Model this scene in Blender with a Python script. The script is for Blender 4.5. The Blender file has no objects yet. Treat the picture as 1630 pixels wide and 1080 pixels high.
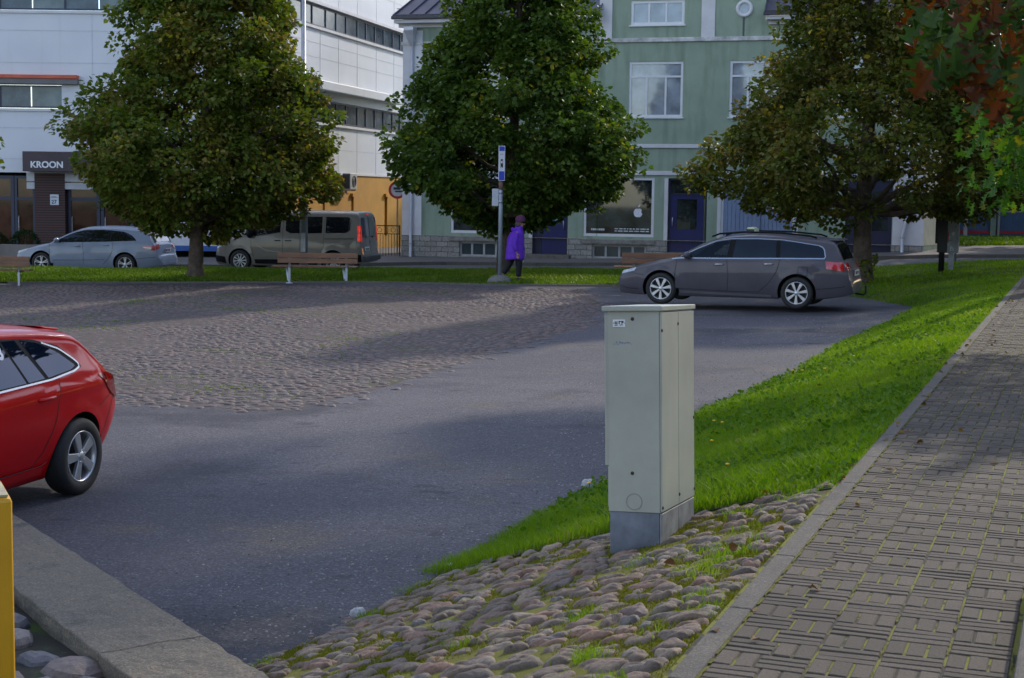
import bpy, bmesh, math, random
import numpy as np
from mathutils import Vector, Matrix, noise as mnoise
random.seed(7)
RNG = np.random.default_rng(11)
SC = bpy.context.scene
COL = SC.collection
R = math.radians
pi = math.pi

# ------------------------------------------------------------------ helpers
def link(o):
    COL.objects.link(o)
    return o

def tag(o, label=None, cat=None, group=None, kind=None):
    if label: o['label'] = label
    if cat: o['category'] = cat
    if group: o['group'] = group
    if kind: o['kind'] = kind
    return o

def empty(name, loc, label, cat, rz=0, group=None):
    o = bpy.data.objects.new(name, None)
    o.location = loc
    o.rotation_euler = (0, 0, rz)
    o.empty_display_size = .2
    link(o)
    return tag(o, label, cat, group)

def copy_tree(o, parent=None):
    c = o.copy()
    COL.objects.link(c)
    if parent: c.parent = parent
    for ch in list(o.children):
        copy_tree(ch, c)
    return c

def smooth_mesh(me, on=True):
    me.polygons.foreach_set('use_smooth', [on]*len(me.polygons))

def obj(name, V, F, mat, parent=None, smooth=False, bevel=0, midx=None, seg=2):
    me = bpy.data.meshes.new(name)
    me.from_pydata([tuple(v) for v in V], [], [tuple(f) for f in F])
    for m in (mat if isinstance(mat, (list, tuple)) else [mat]):
        me.materials.append(m)
    if midx is not None:
        me.polygons.foreach_set('material_index', midx)
    smooth_mesh(me, smooth)
    me.update()
    o = bpy.data.objects.new(name, me)
    link(o)
    if parent: o.parent = parent
    if bevel:
        b = o.modifiers.new('bevel', 'BEVEL')
        b.width = bevel; b.segments = seg; b.limit_method = 'ANGLE'; b.angle_limit = R(35)
    return o

def big(name, V, F, mat, parent=None, smooth=False):
    """fast mesh from numpy arrays: V (n,3), F (m,k)"""
    V = np.asarray(V, dtype=np.float32); F = np.asarray(F, dtype=np.int32)
    m, k = F.shape
    me = bpy.data.meshes.new(name)
    me.vertices.add(len(V)); me.vertices.foreach_set('co', V.ravel())
    me.loops.add(m*k); me.loops.foreach_set('vertex_index', F.ravel())
    me.polygons.add(m)
    me.polygons.foreach_set('loop_start', np.arange(0, m*k, k, dtype=np.int32))
    me.polygons.foreach_set('loop_total', np.full(m, k, dtype=np.int32))
    me.polygons.foreach_set('use_smooth', np.full(m, smooth, dtype=bool))
    me.materials.append(mat)
    me.update(calc_edges=True)
    o = bpy.data.objects.new(name, me)
    link(o)
    if parent: o.parent = parent
    return o

class MB:
    """collects simple shapes; build() links them as one mesh"""
    def __init__(s): s.V = []; s.F = []
    def add(s, V, F):
        n = len(s.V)
        s.V += [tuple(v) for v in V]
        s.F += [tuple(i+n for i in f) for f in F]
        return s
    def box(s, x0, x1, y0, y1, z0, z1):
        V = [(x0,y0,z0),(x1,y0,z0),(x1,y1,z0),(x0,y1,z0),(x0,y0,z1),(x1,y0,z1),(x1,y1,z1),(x0,y1,z1)]
        return s.add(V, [(0,3,2,1),(4,5,6,7),(0,1,5,4),(1,2,6,5),(2,3,7,6),(3,0,4,7)])
    def obox(s, c, ax, ay, az):
        c, ax, ay, az = map(Vector, (c, ax, ay, az))
        V = [c+sx*ax+sy*ay+sz*az for sz in (-1,1) for sy in (-1,1) for sx in (-1,1)]
        return s.add(V, [(0,2,3,1),(4,5,7,6),(0,1,5,4),(1,3,7,5),(3,2,6,7),(2,0,4,6)])
    def quad(s, a, b, c, d): return s.add([a,b,c,d], [(0,1,2,3)])
    def tube(s, pts, rad, n=10, cap=True):
        pts = [Vector(p) for p in pts]
        if not isinstance(rad, (list, tuple)): rad = [rad]*len(pts)
        V = []; F = []; up = None
        for i, p in enumerate(pts):
            t = (pts[min(i+1, len(pts)-1)] - pts[max(i-1, 0)]).normalized()
            if up is None:
                up = Vector((0,0,1)) if abs(t.z) < .9 else Vector((1,0,0))
            a = t.cross(up).normalized(); b = a.cross(t).normalized(); up = b
            for k in range(n):
                w = 2*pi*k/n
                V.append(p + float(rad[i])*(math.cos(w)*a + math.sin(w)*b))
        for i in range(len(pts)-1):
            for k in range(n):
                F.append((i*n+k, (i+1)*n+k, (i+1)*n+(k+1)%n, i*n+(k+1)%n))
        if cap:
            F.append(tuple(range(n))); F.append(tuple(range(len(V)-1, len(V)-n-1, -1)))
        return s.add(V, F)
    def lathe(s, prof, n=24, M=None, caps=False):
        V = []; F = []
        for (r, z) in prof:
            for k in range(n):
                w = 2*pi*k/n
                v = Vector((r*math.cos(w), r*math.sin(w), z))
                V.append(M @ v if M else v)
        for i in range(len(prof)-1):
            for k in range(n):
                F.append((i*n+k, i*n+(k+1)%n, (i+1)*n+(k+1)%n, (i+1)*n+k))
        if caps:
            F.append(tuple(range(n-1, -1, -1))); F.append(tuple(range(len(V)-n, len(V))))
        return s.add(V, F)
    def prism(s, poly, d, M=None):
        """polygon in x,y extruded along z by d, placed by matrix M"""
        n = len(poly)
        V = [Vector((x, y, 0)) for x, y in poly] + [Vector((x, y, d)) for x, y in poly]
        if M: V = [M @ v for v in V]
        F = [tuple(range(n-1, -1, -1)), tuple(range(n, 2*n))]
        F += [(i, (i+1) % n, n+(i+1) % n, n+i) for i in range(n)]
        return s.add(V, F)
    def build(s, name, mat, parent=None, smooth=False, bevel=0, seg=2):
        return obj(name, s.V, s.F, mat, parent, smooth, bevel, seg=seg)

def box_obj(name, mat, parent, x0, x1, y0, y1, z0, z1, bevel=0):
    return MB().box(x0,x1,y0,y1,z0,z1).build(name, mat, parent, bevel=bevel)

# ------------------------------------------------------------------ materials
MATS = {}
def nd(nt, t, **k):
    n = nt.nodes.new(t)
    for a, v in k.items():
        if a in n.inputs: n.inputs[a].default_value = v
        else: setattr(n, a, v)
    return n

def c4(c): return (c[0], c[1], c[2], 1)

def mat(name, col, rough=.6, metal=0., var=.12, vscale=3., bump=0., bscale=60., coat=0., emit=0., spec=.5, col2=None, detail=6., coords='Object'):
    if name in MATS: return MATS[name]
    m = bpy.data.materials.new(name); m.use_nodes = True
    nt = m.node_tree; b = nt.nodes['Principled BSDF']; L = nt.links
    b.inputs['Roughness'].default_value = rough
    b.inputs['Metallic'].default_value = metal
    b.inputs['Coat Weight'].default_value = coat
    b.inputs['Coat Roughness'].default_value = .06
    b.inputs['Specular IOR Level'].default_value = spec
    tc = nd(nt, 'ShaderNodeTexCoord')
    nz = nd(nt, 'ShaderNodeTexNoise', Scale=vscale, Detail=detail, Roughness=.6)
    L.new(tc.outputs[coords], nz.inputs['Vector'])
    cr = nd(nt, 'ShaderNodeValToRGB')
    lo = [max(0, c*(1-var)) for c in col]
    hi = [min(1, c*(1+var)) for c in (col2 or col)]
    cr.color_ramp.elements[0].position = .33; cr.color_ramp.elements[1].position = .67
    cr.color_ramp.elements[0].color = c4(lo); cr.color_ramp.elements[1].color = c4(hi)
    L.new(nz.outputs['Fac'], cr.inputs['Fac'])
    L.new(cr.outputs['Color'], b.inputs['Base Color'])
    if emit:
        L.new(cr.outputs['Color'], b.inputs['Emission Color'])
        b.inputs['Emission Strength'].default_value = emit
    if bump:
        n2 = nd(nt, 'ShaderNodeTexNoise', Scale=bscale, Detail=5.)
        L.new(tc.outputs[coords], n2.inputs['Vector'])
        bp = nd(nt, 'ShaderNodeBump', Strength=bump, Distance=.02)
        L.new(n2.outputs['Fac'], bp.inputs['Height'])
        L.new(bp.outputs['Normal'], b.inputs['Normal'])
    MATS[name] = m
    return m

def ramp(nt, stops):
    r = nd(nt, 'ShaderNodeValToRGB')
    e = r.color_ramp.elements
    while len(e) < len(stops): e.new(.5)
    for i, (p, c) in enumerate(stops):
        e[i].position = p; e[i].color = c4(c)
    return r

def leaf_mat(name, stops, trans=.35, rough=.5, patch=None):
    """foliage: one colour per leaf, part of the light shines through"""
    m = bpy.data.materials.new(name); m.use_nodes = True
    nt = m.node_tree; L = nt.links; b = nt.nodes['Principled BSDF']; out = nt.nodes['Material Output']
    g = nd(nt, 'ShaderNodeNewGeometry')
    r = ramp(nt, stops)
    src = g.outputs['Random Per Island']
    if patch:      # leaves of one bough share their tone
        nz = nd(nt, 'ShaderNodeTexNoise', Scale=patch, Detail=2.)
        L.new(g.outputs['Position'], nz.inputs['Vector'])
        ad = nd(nt, 'ShaderNodeMath', operation='MULTIPLY_ADD')
        L.new(nz.outputs['Fac'], ad.inputs[0]); ad.inputs[1].default_value = 1.6
        sb = nd(nt, 'ShaderNodeMath', operation='MULTIPLY_ADD')
        L.new(src, sb.inputs[0]); sb.inputs[1].default_value = .62; sb.inputs[2].default_value = -.61
        L.new(sb.outputs[0], ad.inputs[2])
        src = ad.outputs[0]
    L.new(src, r.inputs['Fac'])
    L.new(r.outputs['Color'], b.inputs['Base Color'])
    b.inputs['Roughness'].default_value = rough
    b.inputs['Specular IOR Level'].default_value = .18
    t = nd(nt, 'ShaderNodeBsdfTranslucent')
    hs = nd(nt, 'ShaderNodeHueSaturation', Saturation=1.15, Value=1.5)
    L.new(r.outputs['Color'], hs.inputs['Color'])
    L.new(hs.outputs['Color'], t.inputs['Color'])
    mx = nd(nt, 'ShaderNodeMixShader', Fac=trans)
    L.new(b.outputs[0], mx.inputs[1]); L.new(t.outputs[0], mx.inputs[2])
    L.new(mx.outputs[0], out.inputs['Surface'])
    MATS[name] = m
    return m

def stone_mat(name, stops, rough=.75, fine=55., bump=.35, lichen=None):
    """one tone per stone, speckled"""
    m = bpy.data.materials.new(name); m.use_nodes = True
    nt = m.node_tree; L = nt.links; b = nt.nodes['Principled BSDF']
    g = nd(nt, 'ShaderNodeNewGeometry')
    r = ramp(nt, stops)
    L.new(g.outputs['Random Per Island'], r.inputs['Fac'])
    nz = nd(nt, 'ShaderNodeTexNoise', Scale=fine, Detail=6., Roughness=.7)
    L.new(g.outputs['Position'], nz.inputs['Vector'])
    sp = ramp(nt, [(.3, (.55,.55,.55)), (.5, (1,1,1)), (.72, (1.45,1.4,1.35))])
    L.new(nz.outputs['Fac'], sp.inputs['Fac'])
    mu = nd(nt, 'ShaderNodeMix', data_type='RGBA', blend_type='MULTIPLY')
    mu.inputs[0].default_value = 1
    L.new(r.outputs['Color'], mu.inputs[6]); L.new(sp.outputs['Color'], mu.inputs[7])
    src = mu.outputs[2]
    if lichen:
        n3 = nd(nt, 'ShaderNodeTexNoise', Scale=lichen[0], Detail=5.)
        L.new(g.outputs['Position'], n3.inputs['Vector'])
        rr = ramp(nt, [(lichen[1], (0,0,0)), (lichen[1]+.08, (1,1,1))])
        L.new(n3.outputs['Fac'], rr.inputs['Fac'])
        mm = nd(nt, 'ShaderNodeMix', data_type='RGBA')
        mm.inputs[7].default_value = c4(lichen[2])
        L.new(rr.outputs['Color'], mm.inputs[0]); L.new(src, mm.inputs[6])
        src = mm.outputs[2]
    L.new(src, b.inputs['Base Color'])
    b.inputs['Roughness'].default_value = rough
    bp = nd(nt, 'ShaderNodeBump', Strength=bump, Distance=.01)
    L.new(nz.outputs['Fac'], bp.inputs['Height']); L.new(bp.outputs['Normal'], b.inputs['Normal'])
    MATS[name] = m
    return m

def ground_mat(name, layers, rough=.9, bump=.4, bscale=120., fine=None):
    """layers: base colour, then (scale, threshold, width, colour, stretch) patches; fine = (scale, low, high) grain"""
    m = bpy.data.materials.new(name); m.use_nodes = True
    nt = m.node_tree; L = nt.links; b = nt.nodes['Principled BSDF']
    g = nd(nt, 'ShaderNodeNewGeometry')
    rgb = nd(nt, 'ShaderNodeRGB'); rgb.outputs[0].default_value = c4(layers[0])
    src = rgb.outputs[0]
    for (sc, th, w, col, st) in layers[1:]:
        mp = nd(nt, 'ShaderNodeMapping'); mp.inputs['Scale'].default_value = st
        mp.inputs['Rotation'].default_value = (0, 0, .4)
        L.new(g.outputs['Position'], mp.inputs['Vector'])
        nz = nd(nt, 'ShaderNodeTexNoise', Scale=sc, Detail=7., Roughness=.62)
        L.new(mp.outputs[0], nz.inputs['Vector'])
        rr = ramp(nt, [(th, (0,0,0)), (th+w, (1,1,1))])
        L.new(nz.outputs['Fac'], rr.inputs['Fac'])
        mm = nd(nt, 'ShaderNodeMix', data_type='RGBA'); mm.inputs[7].default_value = c4(col)
        L.new(rr.outputs['Color'], mm.inputs[0]); L.new(src, mm.inputs[6])
        src = mm.outputs[2]
    nz = nd(nt, 'ShaderNodeTexNoise', Scale=bscale, Detail=4., Roughness=.7)
    L.new(g.outputs['Position'], nz.inputs['Vector'])
    if fine:
        vo = nd(nt, 'ShaderNodeTexVoronoi', Scale=fine[0])
        L.new(g.outputs['Position'], vo.inputs['Vector'])
        bw = nd(nt, 'ShaderNodeSeparateColor'); L.new(vo.outputs['Color'], bw.inputs[0])
        rr = ramp(nt, [(.0, (fine[1],)*3), (.8, (1,1,1)), (1., (fine[2],)*3)])
        L.new(bw.outputs[0], rr.inputs['Fac'])
        mu = nd(nt, 'ShaderNodeMix', data_type='RGBA', blend_type='MULTIPLY'); mu.inputs[0].default_value = 1
        L.new(src, mu.inputs[6]); L.new(rr.outputs['Color'], mu.inputs[7])
        src = mu.outputs[2]
    L.new(src, b.inputs['Base Color'])
    b.inputs['Roughness'].default_value = rough
    b.inputs['Specular IOR Level'].default_value = .3
    bp = nd(nt, 'ShaderNodeBump', Strength=bump, Distance=.01)
    L.new(nz.outputs['Fac'], bp.inputs['Height']); L.new(bp.outputs['Normal'], b.inputs['Normal'])
    MATS[name] = m
    return m

def glass_mat(name, tint, rough=.03, spec=.8, var=.3, vscale=1.2):
    m = mat(name, tint, rough, 0, var, vscale, spec=spec)
    m.node_tree.nodes['Principled BSDF'].inputs['IOR'].default_value = 1.52
    return m

def see_glass(name, tint, alpha=.55):
    """tinted pane one can look through"""
    m = bpy.data.materials.new(name); m.use_nodes = True
    nt = m.node_tree; L = nt.links; out = nt.nodes['Material Output']
    nt.nodes.remove(nt.nodes['Principled BSDF'])
    tr = nd(nt, 'ShaderNodeBsdfTransparent', Color=c4(tint))
    gl = nd(nt, 'ShaderNodeBsdfGlossy', Roughness=.02)
    fr = nd(nt, 'ShaderNodeFresnel', IOR=1.5)
    mx = nd(nt, 'ShaderNodeMixShader')
    L.new(fr.outputs[0], mx.inputs[0]); L.new(tr.outputs[0], mx.inputs[1]); L.new(gl.outputs[0], mx.inputs[2])
    L.new(mx.outputs[0], out.inputs['Surface'])
    MATS[name] = m
    return m

def brick_mat(name, c1, c2, mortar, w, h, ms=.012, bump=.6, var=.35):
    m = bpy.data.materials.new(name); m.use_nodes = True
    nt = m.node_tree; L = nt.links; b = nt.nodes['Principled BSDF']
    tc = nd(nt, 'ShaderNodeTexCoord')
    sp = nd(nt, 'ShaderNodeSeparateXYZ'); L.new(tc.outputs['Object'], sp.inputs[0])
    ad = nd(nt, 'ShaderNodeMath', operation='ADD'); L.new(sp.outputs[0], ad.inputs[0]); L.new(sp.outputs[1], ad.inputs[1])
    cb = nd(nt, 'ShaderNodeCombineXYZ'); L.new(ad.outputs[0], cb.inputs[0]); L.new(sp.outputs[2], cb.inputs[1])
    nw = nd(nt, 'ShaderNodeTexNoise', Scale=1.7, Detail=2.); L.new(cb.outputs[0], nw.inputs['Vector'])
    mx = nd(nt, 'ShaderNodeVectorMath', operation='MULTIPLY_ADD')
    L.new(nw.outputs['Color'], mx.inputs[0]); mx.inputs[1].default_value = (.05,.03,0); L.new(cb.outputs[0], mx.inputs[2])
    br = nd(nt, 'ShaderNodeTexBrick', Scale=1.)
    br.inputs['Color1'].default_value = c4(c1); br.inputs['Color2'].default_value = c4(c2); br.inputs['Mortar'].default_value = c4(mortar)
    br.inputs['Brick Width'].default_value = w; br.inputs['Row Height'].default_value = h
    br.inputs['Mortar Size'].default_value = ms; br.inputs['Mortar Smooth'].default_value = .3
    L.new(mx.outputs[0], br.inputs['Vector'])
    nz = nd(nt, 'ShaderNodeTexNoise', Scale=14., Detail=6.); L.new(cb.outputs[0], nz.inputs['Vector'])
    r = ramp(nt, [(.3, (1-var,)*3), (.7, (1+var*.5,)*3)]); L.new(nz.outputs['Fac'], r.inputs['Fac'])
    mu = nd(nt, 'ShaderNodeMix', data_type='RGBA', blend_type='MULTIPLY'); mu.inputs[0].default_value = 1
    L.new(br.outputs['Color'], mu.inputs[6]); L.new(r.outputs['Color'], mu.inputs[7])
    L.new(mu.outputs[2], b.inputs['Base Color'])
    b.inputs['Roughness'].default_value = .85
    sb = nd(nt, 'ShaderNodeMath', operation='SUBTRACT'); L.new(nz.outputs['Fac'], sb.inputs[0]); L.new(br.outputs['Fac'], sb.inputs[1])
    bp = nd(nt, 'ShaderNodeBump', Strength=bump, Distance=.03)
    L.new(sb.outputs[0], bp.inputs['Height']); L.new(bp.outputs['Normal'], b.inputs['Normal'])
    MATS[name] = m
    return m

def text_obj(name, body, size, mat_, parent, loc, rot, extrude=.004, bold=0.):
    cu = bpy.data.curves.new(name, 'FONT')
    cu.body = body; cu.size = size; cu.extrude = extrude; cu.offset = bold
    tmp = bpy.data.objects.new(name, cu); COL.objects.link(tmp)
    dg = bpy.context.evaluated_depsgraph_get(); dg.update()
    me = bpy.data.meshes.new_from_object(tmp.evaluated_get(dg))
    COL.objects.unlink(tmp); bpy.data.objects.remove(tmp)
    me.materials.clear(); me.materials.append(mat_)
    o = bpy.data.objects.new(name, me); link(o)
    o.location = loc; o.rotation_euler = rot
    if parent: o.parent = parent
    return o

def interp(x, xs, ys): return float(np.interp(x, xs, ys))

# ------------------------------------------------------------------ terrain functions
def zl(x, y): return -.86 + .0062*y + .0223*x                    # tilted plane of the car park
PO = (.56, 5.25); PD = (.352, .936)                              # edge of the footway and its direction
def sq(s, q): return PO[0] + PD[0]*s - PD[1]*q, PO[1] + PD[1]*s + PD[0]*q
def to_sq(x, y):
    dx, dy = x-PO[0], y-PO[1]
    return dx*PD[0]+dy*PD[1], -dx*PD[1]+dy*PD[0]
QS = [-6, 1.0, 1.9, 2.8, 4.1, 5.5, 7.5, 11.7, 14.7, 19.3, 26.3, 29, 40]
QV = [2.9, 2.85, 2.79, 2.67, 2.60, 2.52, 2.46, 2.58, 2.30, 2.2, 1.8, 3.5, 4.5]
def Q(s): return interp(s, QS, QV)
def bank_z(s, q):
    Qs = Q(s)
    x, y = sq(s, Qs)
    ze = zl(x, y)
    t = max(0, q/Qs)
    return ze*(t**1.12) - .015
def zstreet(x):
    return interp(x, [-40,-14,-5,1.5,5.5,9.5,14.5,25,60], [-1.0,-.96,-.93,-.87,-.76,-.56,-.32,-.1,.1])
def crest(x): return interp(x, [-30,-14,0,12,30], [-.8,-.68,-.53,-.38,-.2])
def y_near(x): return interp(x, [-30,-14,-3.6,-.3,2.5,8.2,9.3,12,30], [42.5,41.2,39.9,38.3,37.6,36.2,35.2,34,30])
Y_FAR = 44.6
def strip_z(x, y):
    yn = y_near(x); t = (y-yn)/(Y_FAR-yn)
    z0 = zl(x, yn)+.03
    t = min(max(t, 0), 1.2)
    return z0 + (crest(x)-z0)*(1-(1-min(t,1))**1.7)

def grid(name, xs, ys, fz, m, kind='structure', smooth=True, fxy=None):
    V = []
    for y in ys:
        for x in xs:
            X, Y = fxy(x, y) if fxy else (x, y)
            V.append((X, Y, fz(x, y)))
    n = len(xs)
    F = [(j*n+i, j*n+i+1, (j+1)*n+i+1, (j+1)*n+i) for j in range(len(ys)-1) for i in range(n-1)]
    o = obj(name, V, F, m, smooth=smooth)
    if o.data.polygons and o.data.polygons[0].normal.z < 0: o.data.flip_normals()
    if kind: o['kind'] = kind
    return o
def lin(a, b, n): return [a+(b-a)*i/(n-1) for i in range(n)]
# ------------------------------------------------------------------ setting: ground surfaces
m_asph = ground_mat('asphalt', [(.088,.084,.096),
    (.22, .47, .14, (.118,.110,.120), (1,1,1)),
    (.45, .53, .10, (.056,.054,.064), (.7,1,1)),
    (.7, .57, .12, (.122,.104,.088), (.8,1,1)),
    (3., .62, .05, (.066,.063,.070), (.6,1,1)),
    (7., .66, .05, (.105,.092,.076), (1,1,1))], rough=.88, bump=.7, bscale=140., fine=(75., .6, 1.55))
m_dirt = ground_mat('cobble_bed', [(0.078,0.062,0.056), (.9, .58, .10, (0.056,0.058,0.021), (1,1,1)), (5., .52, .1, (0.100,0.080,0.070), (1,1,1))], bump=.5, bscale=60., fine=(90., .7, 1.5))
m_moss = ground_mat('mossy_bed', [(.055,.044,.033), (1.4, .36, .08, (.115,.110,.010), (1,1,1)), (9., .52, .08, (.140,.140,.010), (1,1,1)), (14., .62, .05, (.055,.042,.03), (1,1,1))], bump=.8, bscale=170.)
m_soil = ground_mat('lawn_soil', [(.030,.042,.012), (3., .5, .2, (.05,.075,.015), (1,1,1))], bump=.3)
m_road = ground_mat('road_asphalt', [(0.085,0.085,0.092), (.4, .5, .2, (0.106,0.104,0.106), (.3,1,1)), (2., .58, .08, (0.068,0.068,0.075), (.4,1.5,1))], bump=.3, bscale=90., fine=(60., .75, 1.4))
m_walk = ground_mat('pavement_grey', [(0.111,0.104,0.102), (.6, .5, .2, (0.136,0.128,0.123), (1,1,1)), (3., .6, .1, (0.085,0.081,0.081), (1,1,1))], bump=.3, bscale=60., fine=(14., .85, 1.15))
m_conc = ground_mat('kerb_concrete', [(0.122,0.108,0.091), (2.2, .5, .2, (0.091,0.084,0.076), (1,1,1)), (9., .58, .08, (0.150,0.134,0.111), (1,1,1)), (26., .68, .03, (0.042,0.038,0.035), (1,1,1)), (4.5, .64, .08, (0.081,0.077,0.045), (1,1,1))], bump=.55, bscale=120., fine=(140., .75, 1.35))
m_earth = ground_mat('far_ground', [(.06,.075,.03), (.1, .5, .1, (.09,.085,.06), (1,1,1))])
m_paver = stone_mat('paver_concrete', [(0,(0.055,0.043,0.032)), (.3,(0.068,0.054,0.041)), (.6,(0.074,0.058,0.043)), (.9,(0.087,0.068,0.051)), (1,(0.063,0.053,0.043))], rough=.92, fine=90., bump=.35, lichen=(.9, .50, (0.055,0.043,0.032)))
m_joint = ground_mat('paver_joint', [(.042,.038,.028), (3.0, .44, .06, (.150,.150,.020), (1,1,1)), (11., .55, .06, (.045,.040,.028), (1,1,1))], bump=.6)

grid('ground', lin(-600, 600, 13), lin(-300, 900, 13), lambda x, y: -2.2, m_earth)
grid('parking_lot', lin(-34, 16, 40), lin(-6, 46, 40), lambda x, y: zl(x, y), m_asph)

# footway bed, kerb edge, pavers
def fz0(z): return lambda x, y: z
grid('footway_bed', lin(-5, 48, 60), lin(-4.2, .02, 8), fz0(-.006), m_joint, fxy=sq)
def slats():
    V = []; F = []
    rr = random.Random(3)
    g = .0045; ch = .0045
    def slat(s0, s1, q0, q1):
        z = rr.uniform(-.0022, .0012); n = len(V)
        tx, ty = rr.uniform(-.0012, .0012), rr.uniform(-.0012, .0012)
        for (ins, zz) in ((g, -.012), (g, -ch), (g+ch, 0)):
            for (a, b, ta, tb) in ((s0+ins, q0+ins, -1, -1), (s1-ins, q0+ins, 1, -1), (s1-ins, q1-ins, 1, 1), (s0+ins, q1-ins, -1, 1)):
                x, y = sq(a, b)
                V.append((x, y, zz+z+ta*tx+tb*ty))
        for k in (0, 4):
            for i in range(4):
                j = (i+1) % 4
                F.append((n+k+i, n+k+j, n+k+4+j, n+k+4+i))
        F.append((n+8, n+9, n+10, n+11))
    Lb = .1765
    def vblock(s, q0, q1, nc):
        w = (q1-q0)/nc
        for i in range(nc): slat(s, s+Lb, q0+i*w, q0+(i+1)*w)
    def hblock(s, q0, q1):
        for i in range(3): slat(s+i*Lb/3, s+(i+1)*Lb/3, q0, q1)
    w = .23
    for j in range(11):
        q1 = -.10-.34-(j-1)*w if j else -.10
        q0 = q1-(w if j else .34)
        if q0 < -2.5: break
        s = -3.0 + rr.random()*.3
        k = rr.randint(0, 1)
        while s < 46:
            if not (q0 < -1.2 and s < 1.9):
                if j == 0:
                    if k % 2: vblock(s, q1-.153, q1, 2); hblock(s, q0, q1-.153)
                    else: hblock(s, q1-.187, q1); vblock(s, q0, q1-.187, 2)
                else:
                    (vblock(s, q0, q1, 3) if k % 2 else hblock(s, q0, q1))
            s += Lb; k += 1
            if rr.random() < .04: k += 1
    return V, F
v, f = slats()
big('footway_pavers', v, f, m_paver)['kind'] = 'structure'
m_jmoss = ground_mat('joint_moss', [(.135,.135,.018), (30., .5, .1, (.085,.090,.015), (1,1,1)), (4., .55, .1, (.17,.16,.02), (1,1,1))], bump=1., bscale=200.)
mb = MB(); rj = random.Random(17)
for j, qj in enumerate([-.099]+[-.44-.23*k for k in range(9)]):
    s = -2.
    while s < 24:
        ln = rj.uniform(.05, .35)
        if rj.random() < (.9 if j == 0 else .55) and not (qj < -1.2 and s < 1.9):
            n = max(2, int(ln/.03)); L0 = []; R0 = []
            for i in range(n+1):
                wd = (.0085 if j == 0 else .0055)*rj.uniform(.35, 1.4)*math.sin(pi*(i+.4)/(n+.8))**.5
                o_ = rj.uniform(-.002, .002)
                L0.append((*sq(s+ln*i/n, qj+o_-wd), .0016)); R0.append((*sq(s+ln*i/n, qj+o_+wd), .0016))
            k = len(mb.V)
            mb.add(L0+R0, [(i, i+1, n+2+i, n+1+i) for i in range(n)])
        s += ln+rj.uniform(0, .12 if j == 0 else .25)
o = mb.build('footway_joint_moss', m_jmoss); o['kind'] = 'structure'
mb = MB()
s = -3.
while s < 46:
    x = [sq(a, b) for a, b in ((s+.004, -.095), (s+.996, -.095), (s+.996, .0), (s+.004, .0))]
    V = [(p[0], p[1], -.3) for p in x] + [(p[0], p[1], .006) for p in x]
    mb.add(V, [(4,5,6,7), (0,1,5,4), (1,2,6,5), (2,3,7,6), (3,0,4,7)])
    s += 1.
o = mb.build('footway_kerb', m_conc, bevel=.008); o['kind'] = 'structure'
# raised kerb at the near right end of the footway
mb = MB()
for (s0, s1) in ((-3, -2), (-1.99, -1.0), (-.99, .0), (.01, .9), (.91, 1.79)):
    x = [sq(a, b) for a, b in ((s0, -1.31), (s1, -1.31), (s1, -1.155), (s0, -1.155))]
    V = [(p[0], p[1], -.1) for p in x] + [(p[0], p[1], .115) for p in x]
    mb.add(V, [(0,3,2,1), (4,5,6,7), (0,1,5,4), (1,2,6,5), (2,3,7,6), (3,0,4,7)])
o = mb.build('raised_kerb', m_conc, bevel=.015); o['kind'] = 'structure'
grid('raised_bed', lin(-3, 1.78, 6), lin(-3.6, -1.312, 5), fz0(.09), m_soil, fxy=sq)
grid('verge', lin(-5, 46, 30), lin(-12, -2.53, 8), lambda s, q: -.005-.02*abs(q+2.53), m_soil, fxy=sq)

# bank below the footway: cobbled near end, grass beyond
grid('cobbled_slope_bed', lin(-4.5, 4.25, 60), lin(0, 1.06, 40), lambda s, t: bank_z(s, Q(s)*t)-.003, m_moss, fxy=lambda s, t: sq(s, Q(s)*t))
grid('grass_bank', lin(3.9, 42, 92), lin(0, 1.10, 16), lambda s, t: bank_z(s, Q(s)*t)+.006, m_soil, fxy=lambda s, t: sq(s, Q(s)*t))
grid('grass_strip', lin(-34, 22, 110), lin(0, 1.0, 14), lambda x, t: strip_z(x, y_near(x)+t*(Y_FAR-y_near(x))), m_soil,
     fxy=lambda x, t: (x, y_near(x)+t*(Y_FAR-y_near(x))))

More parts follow.
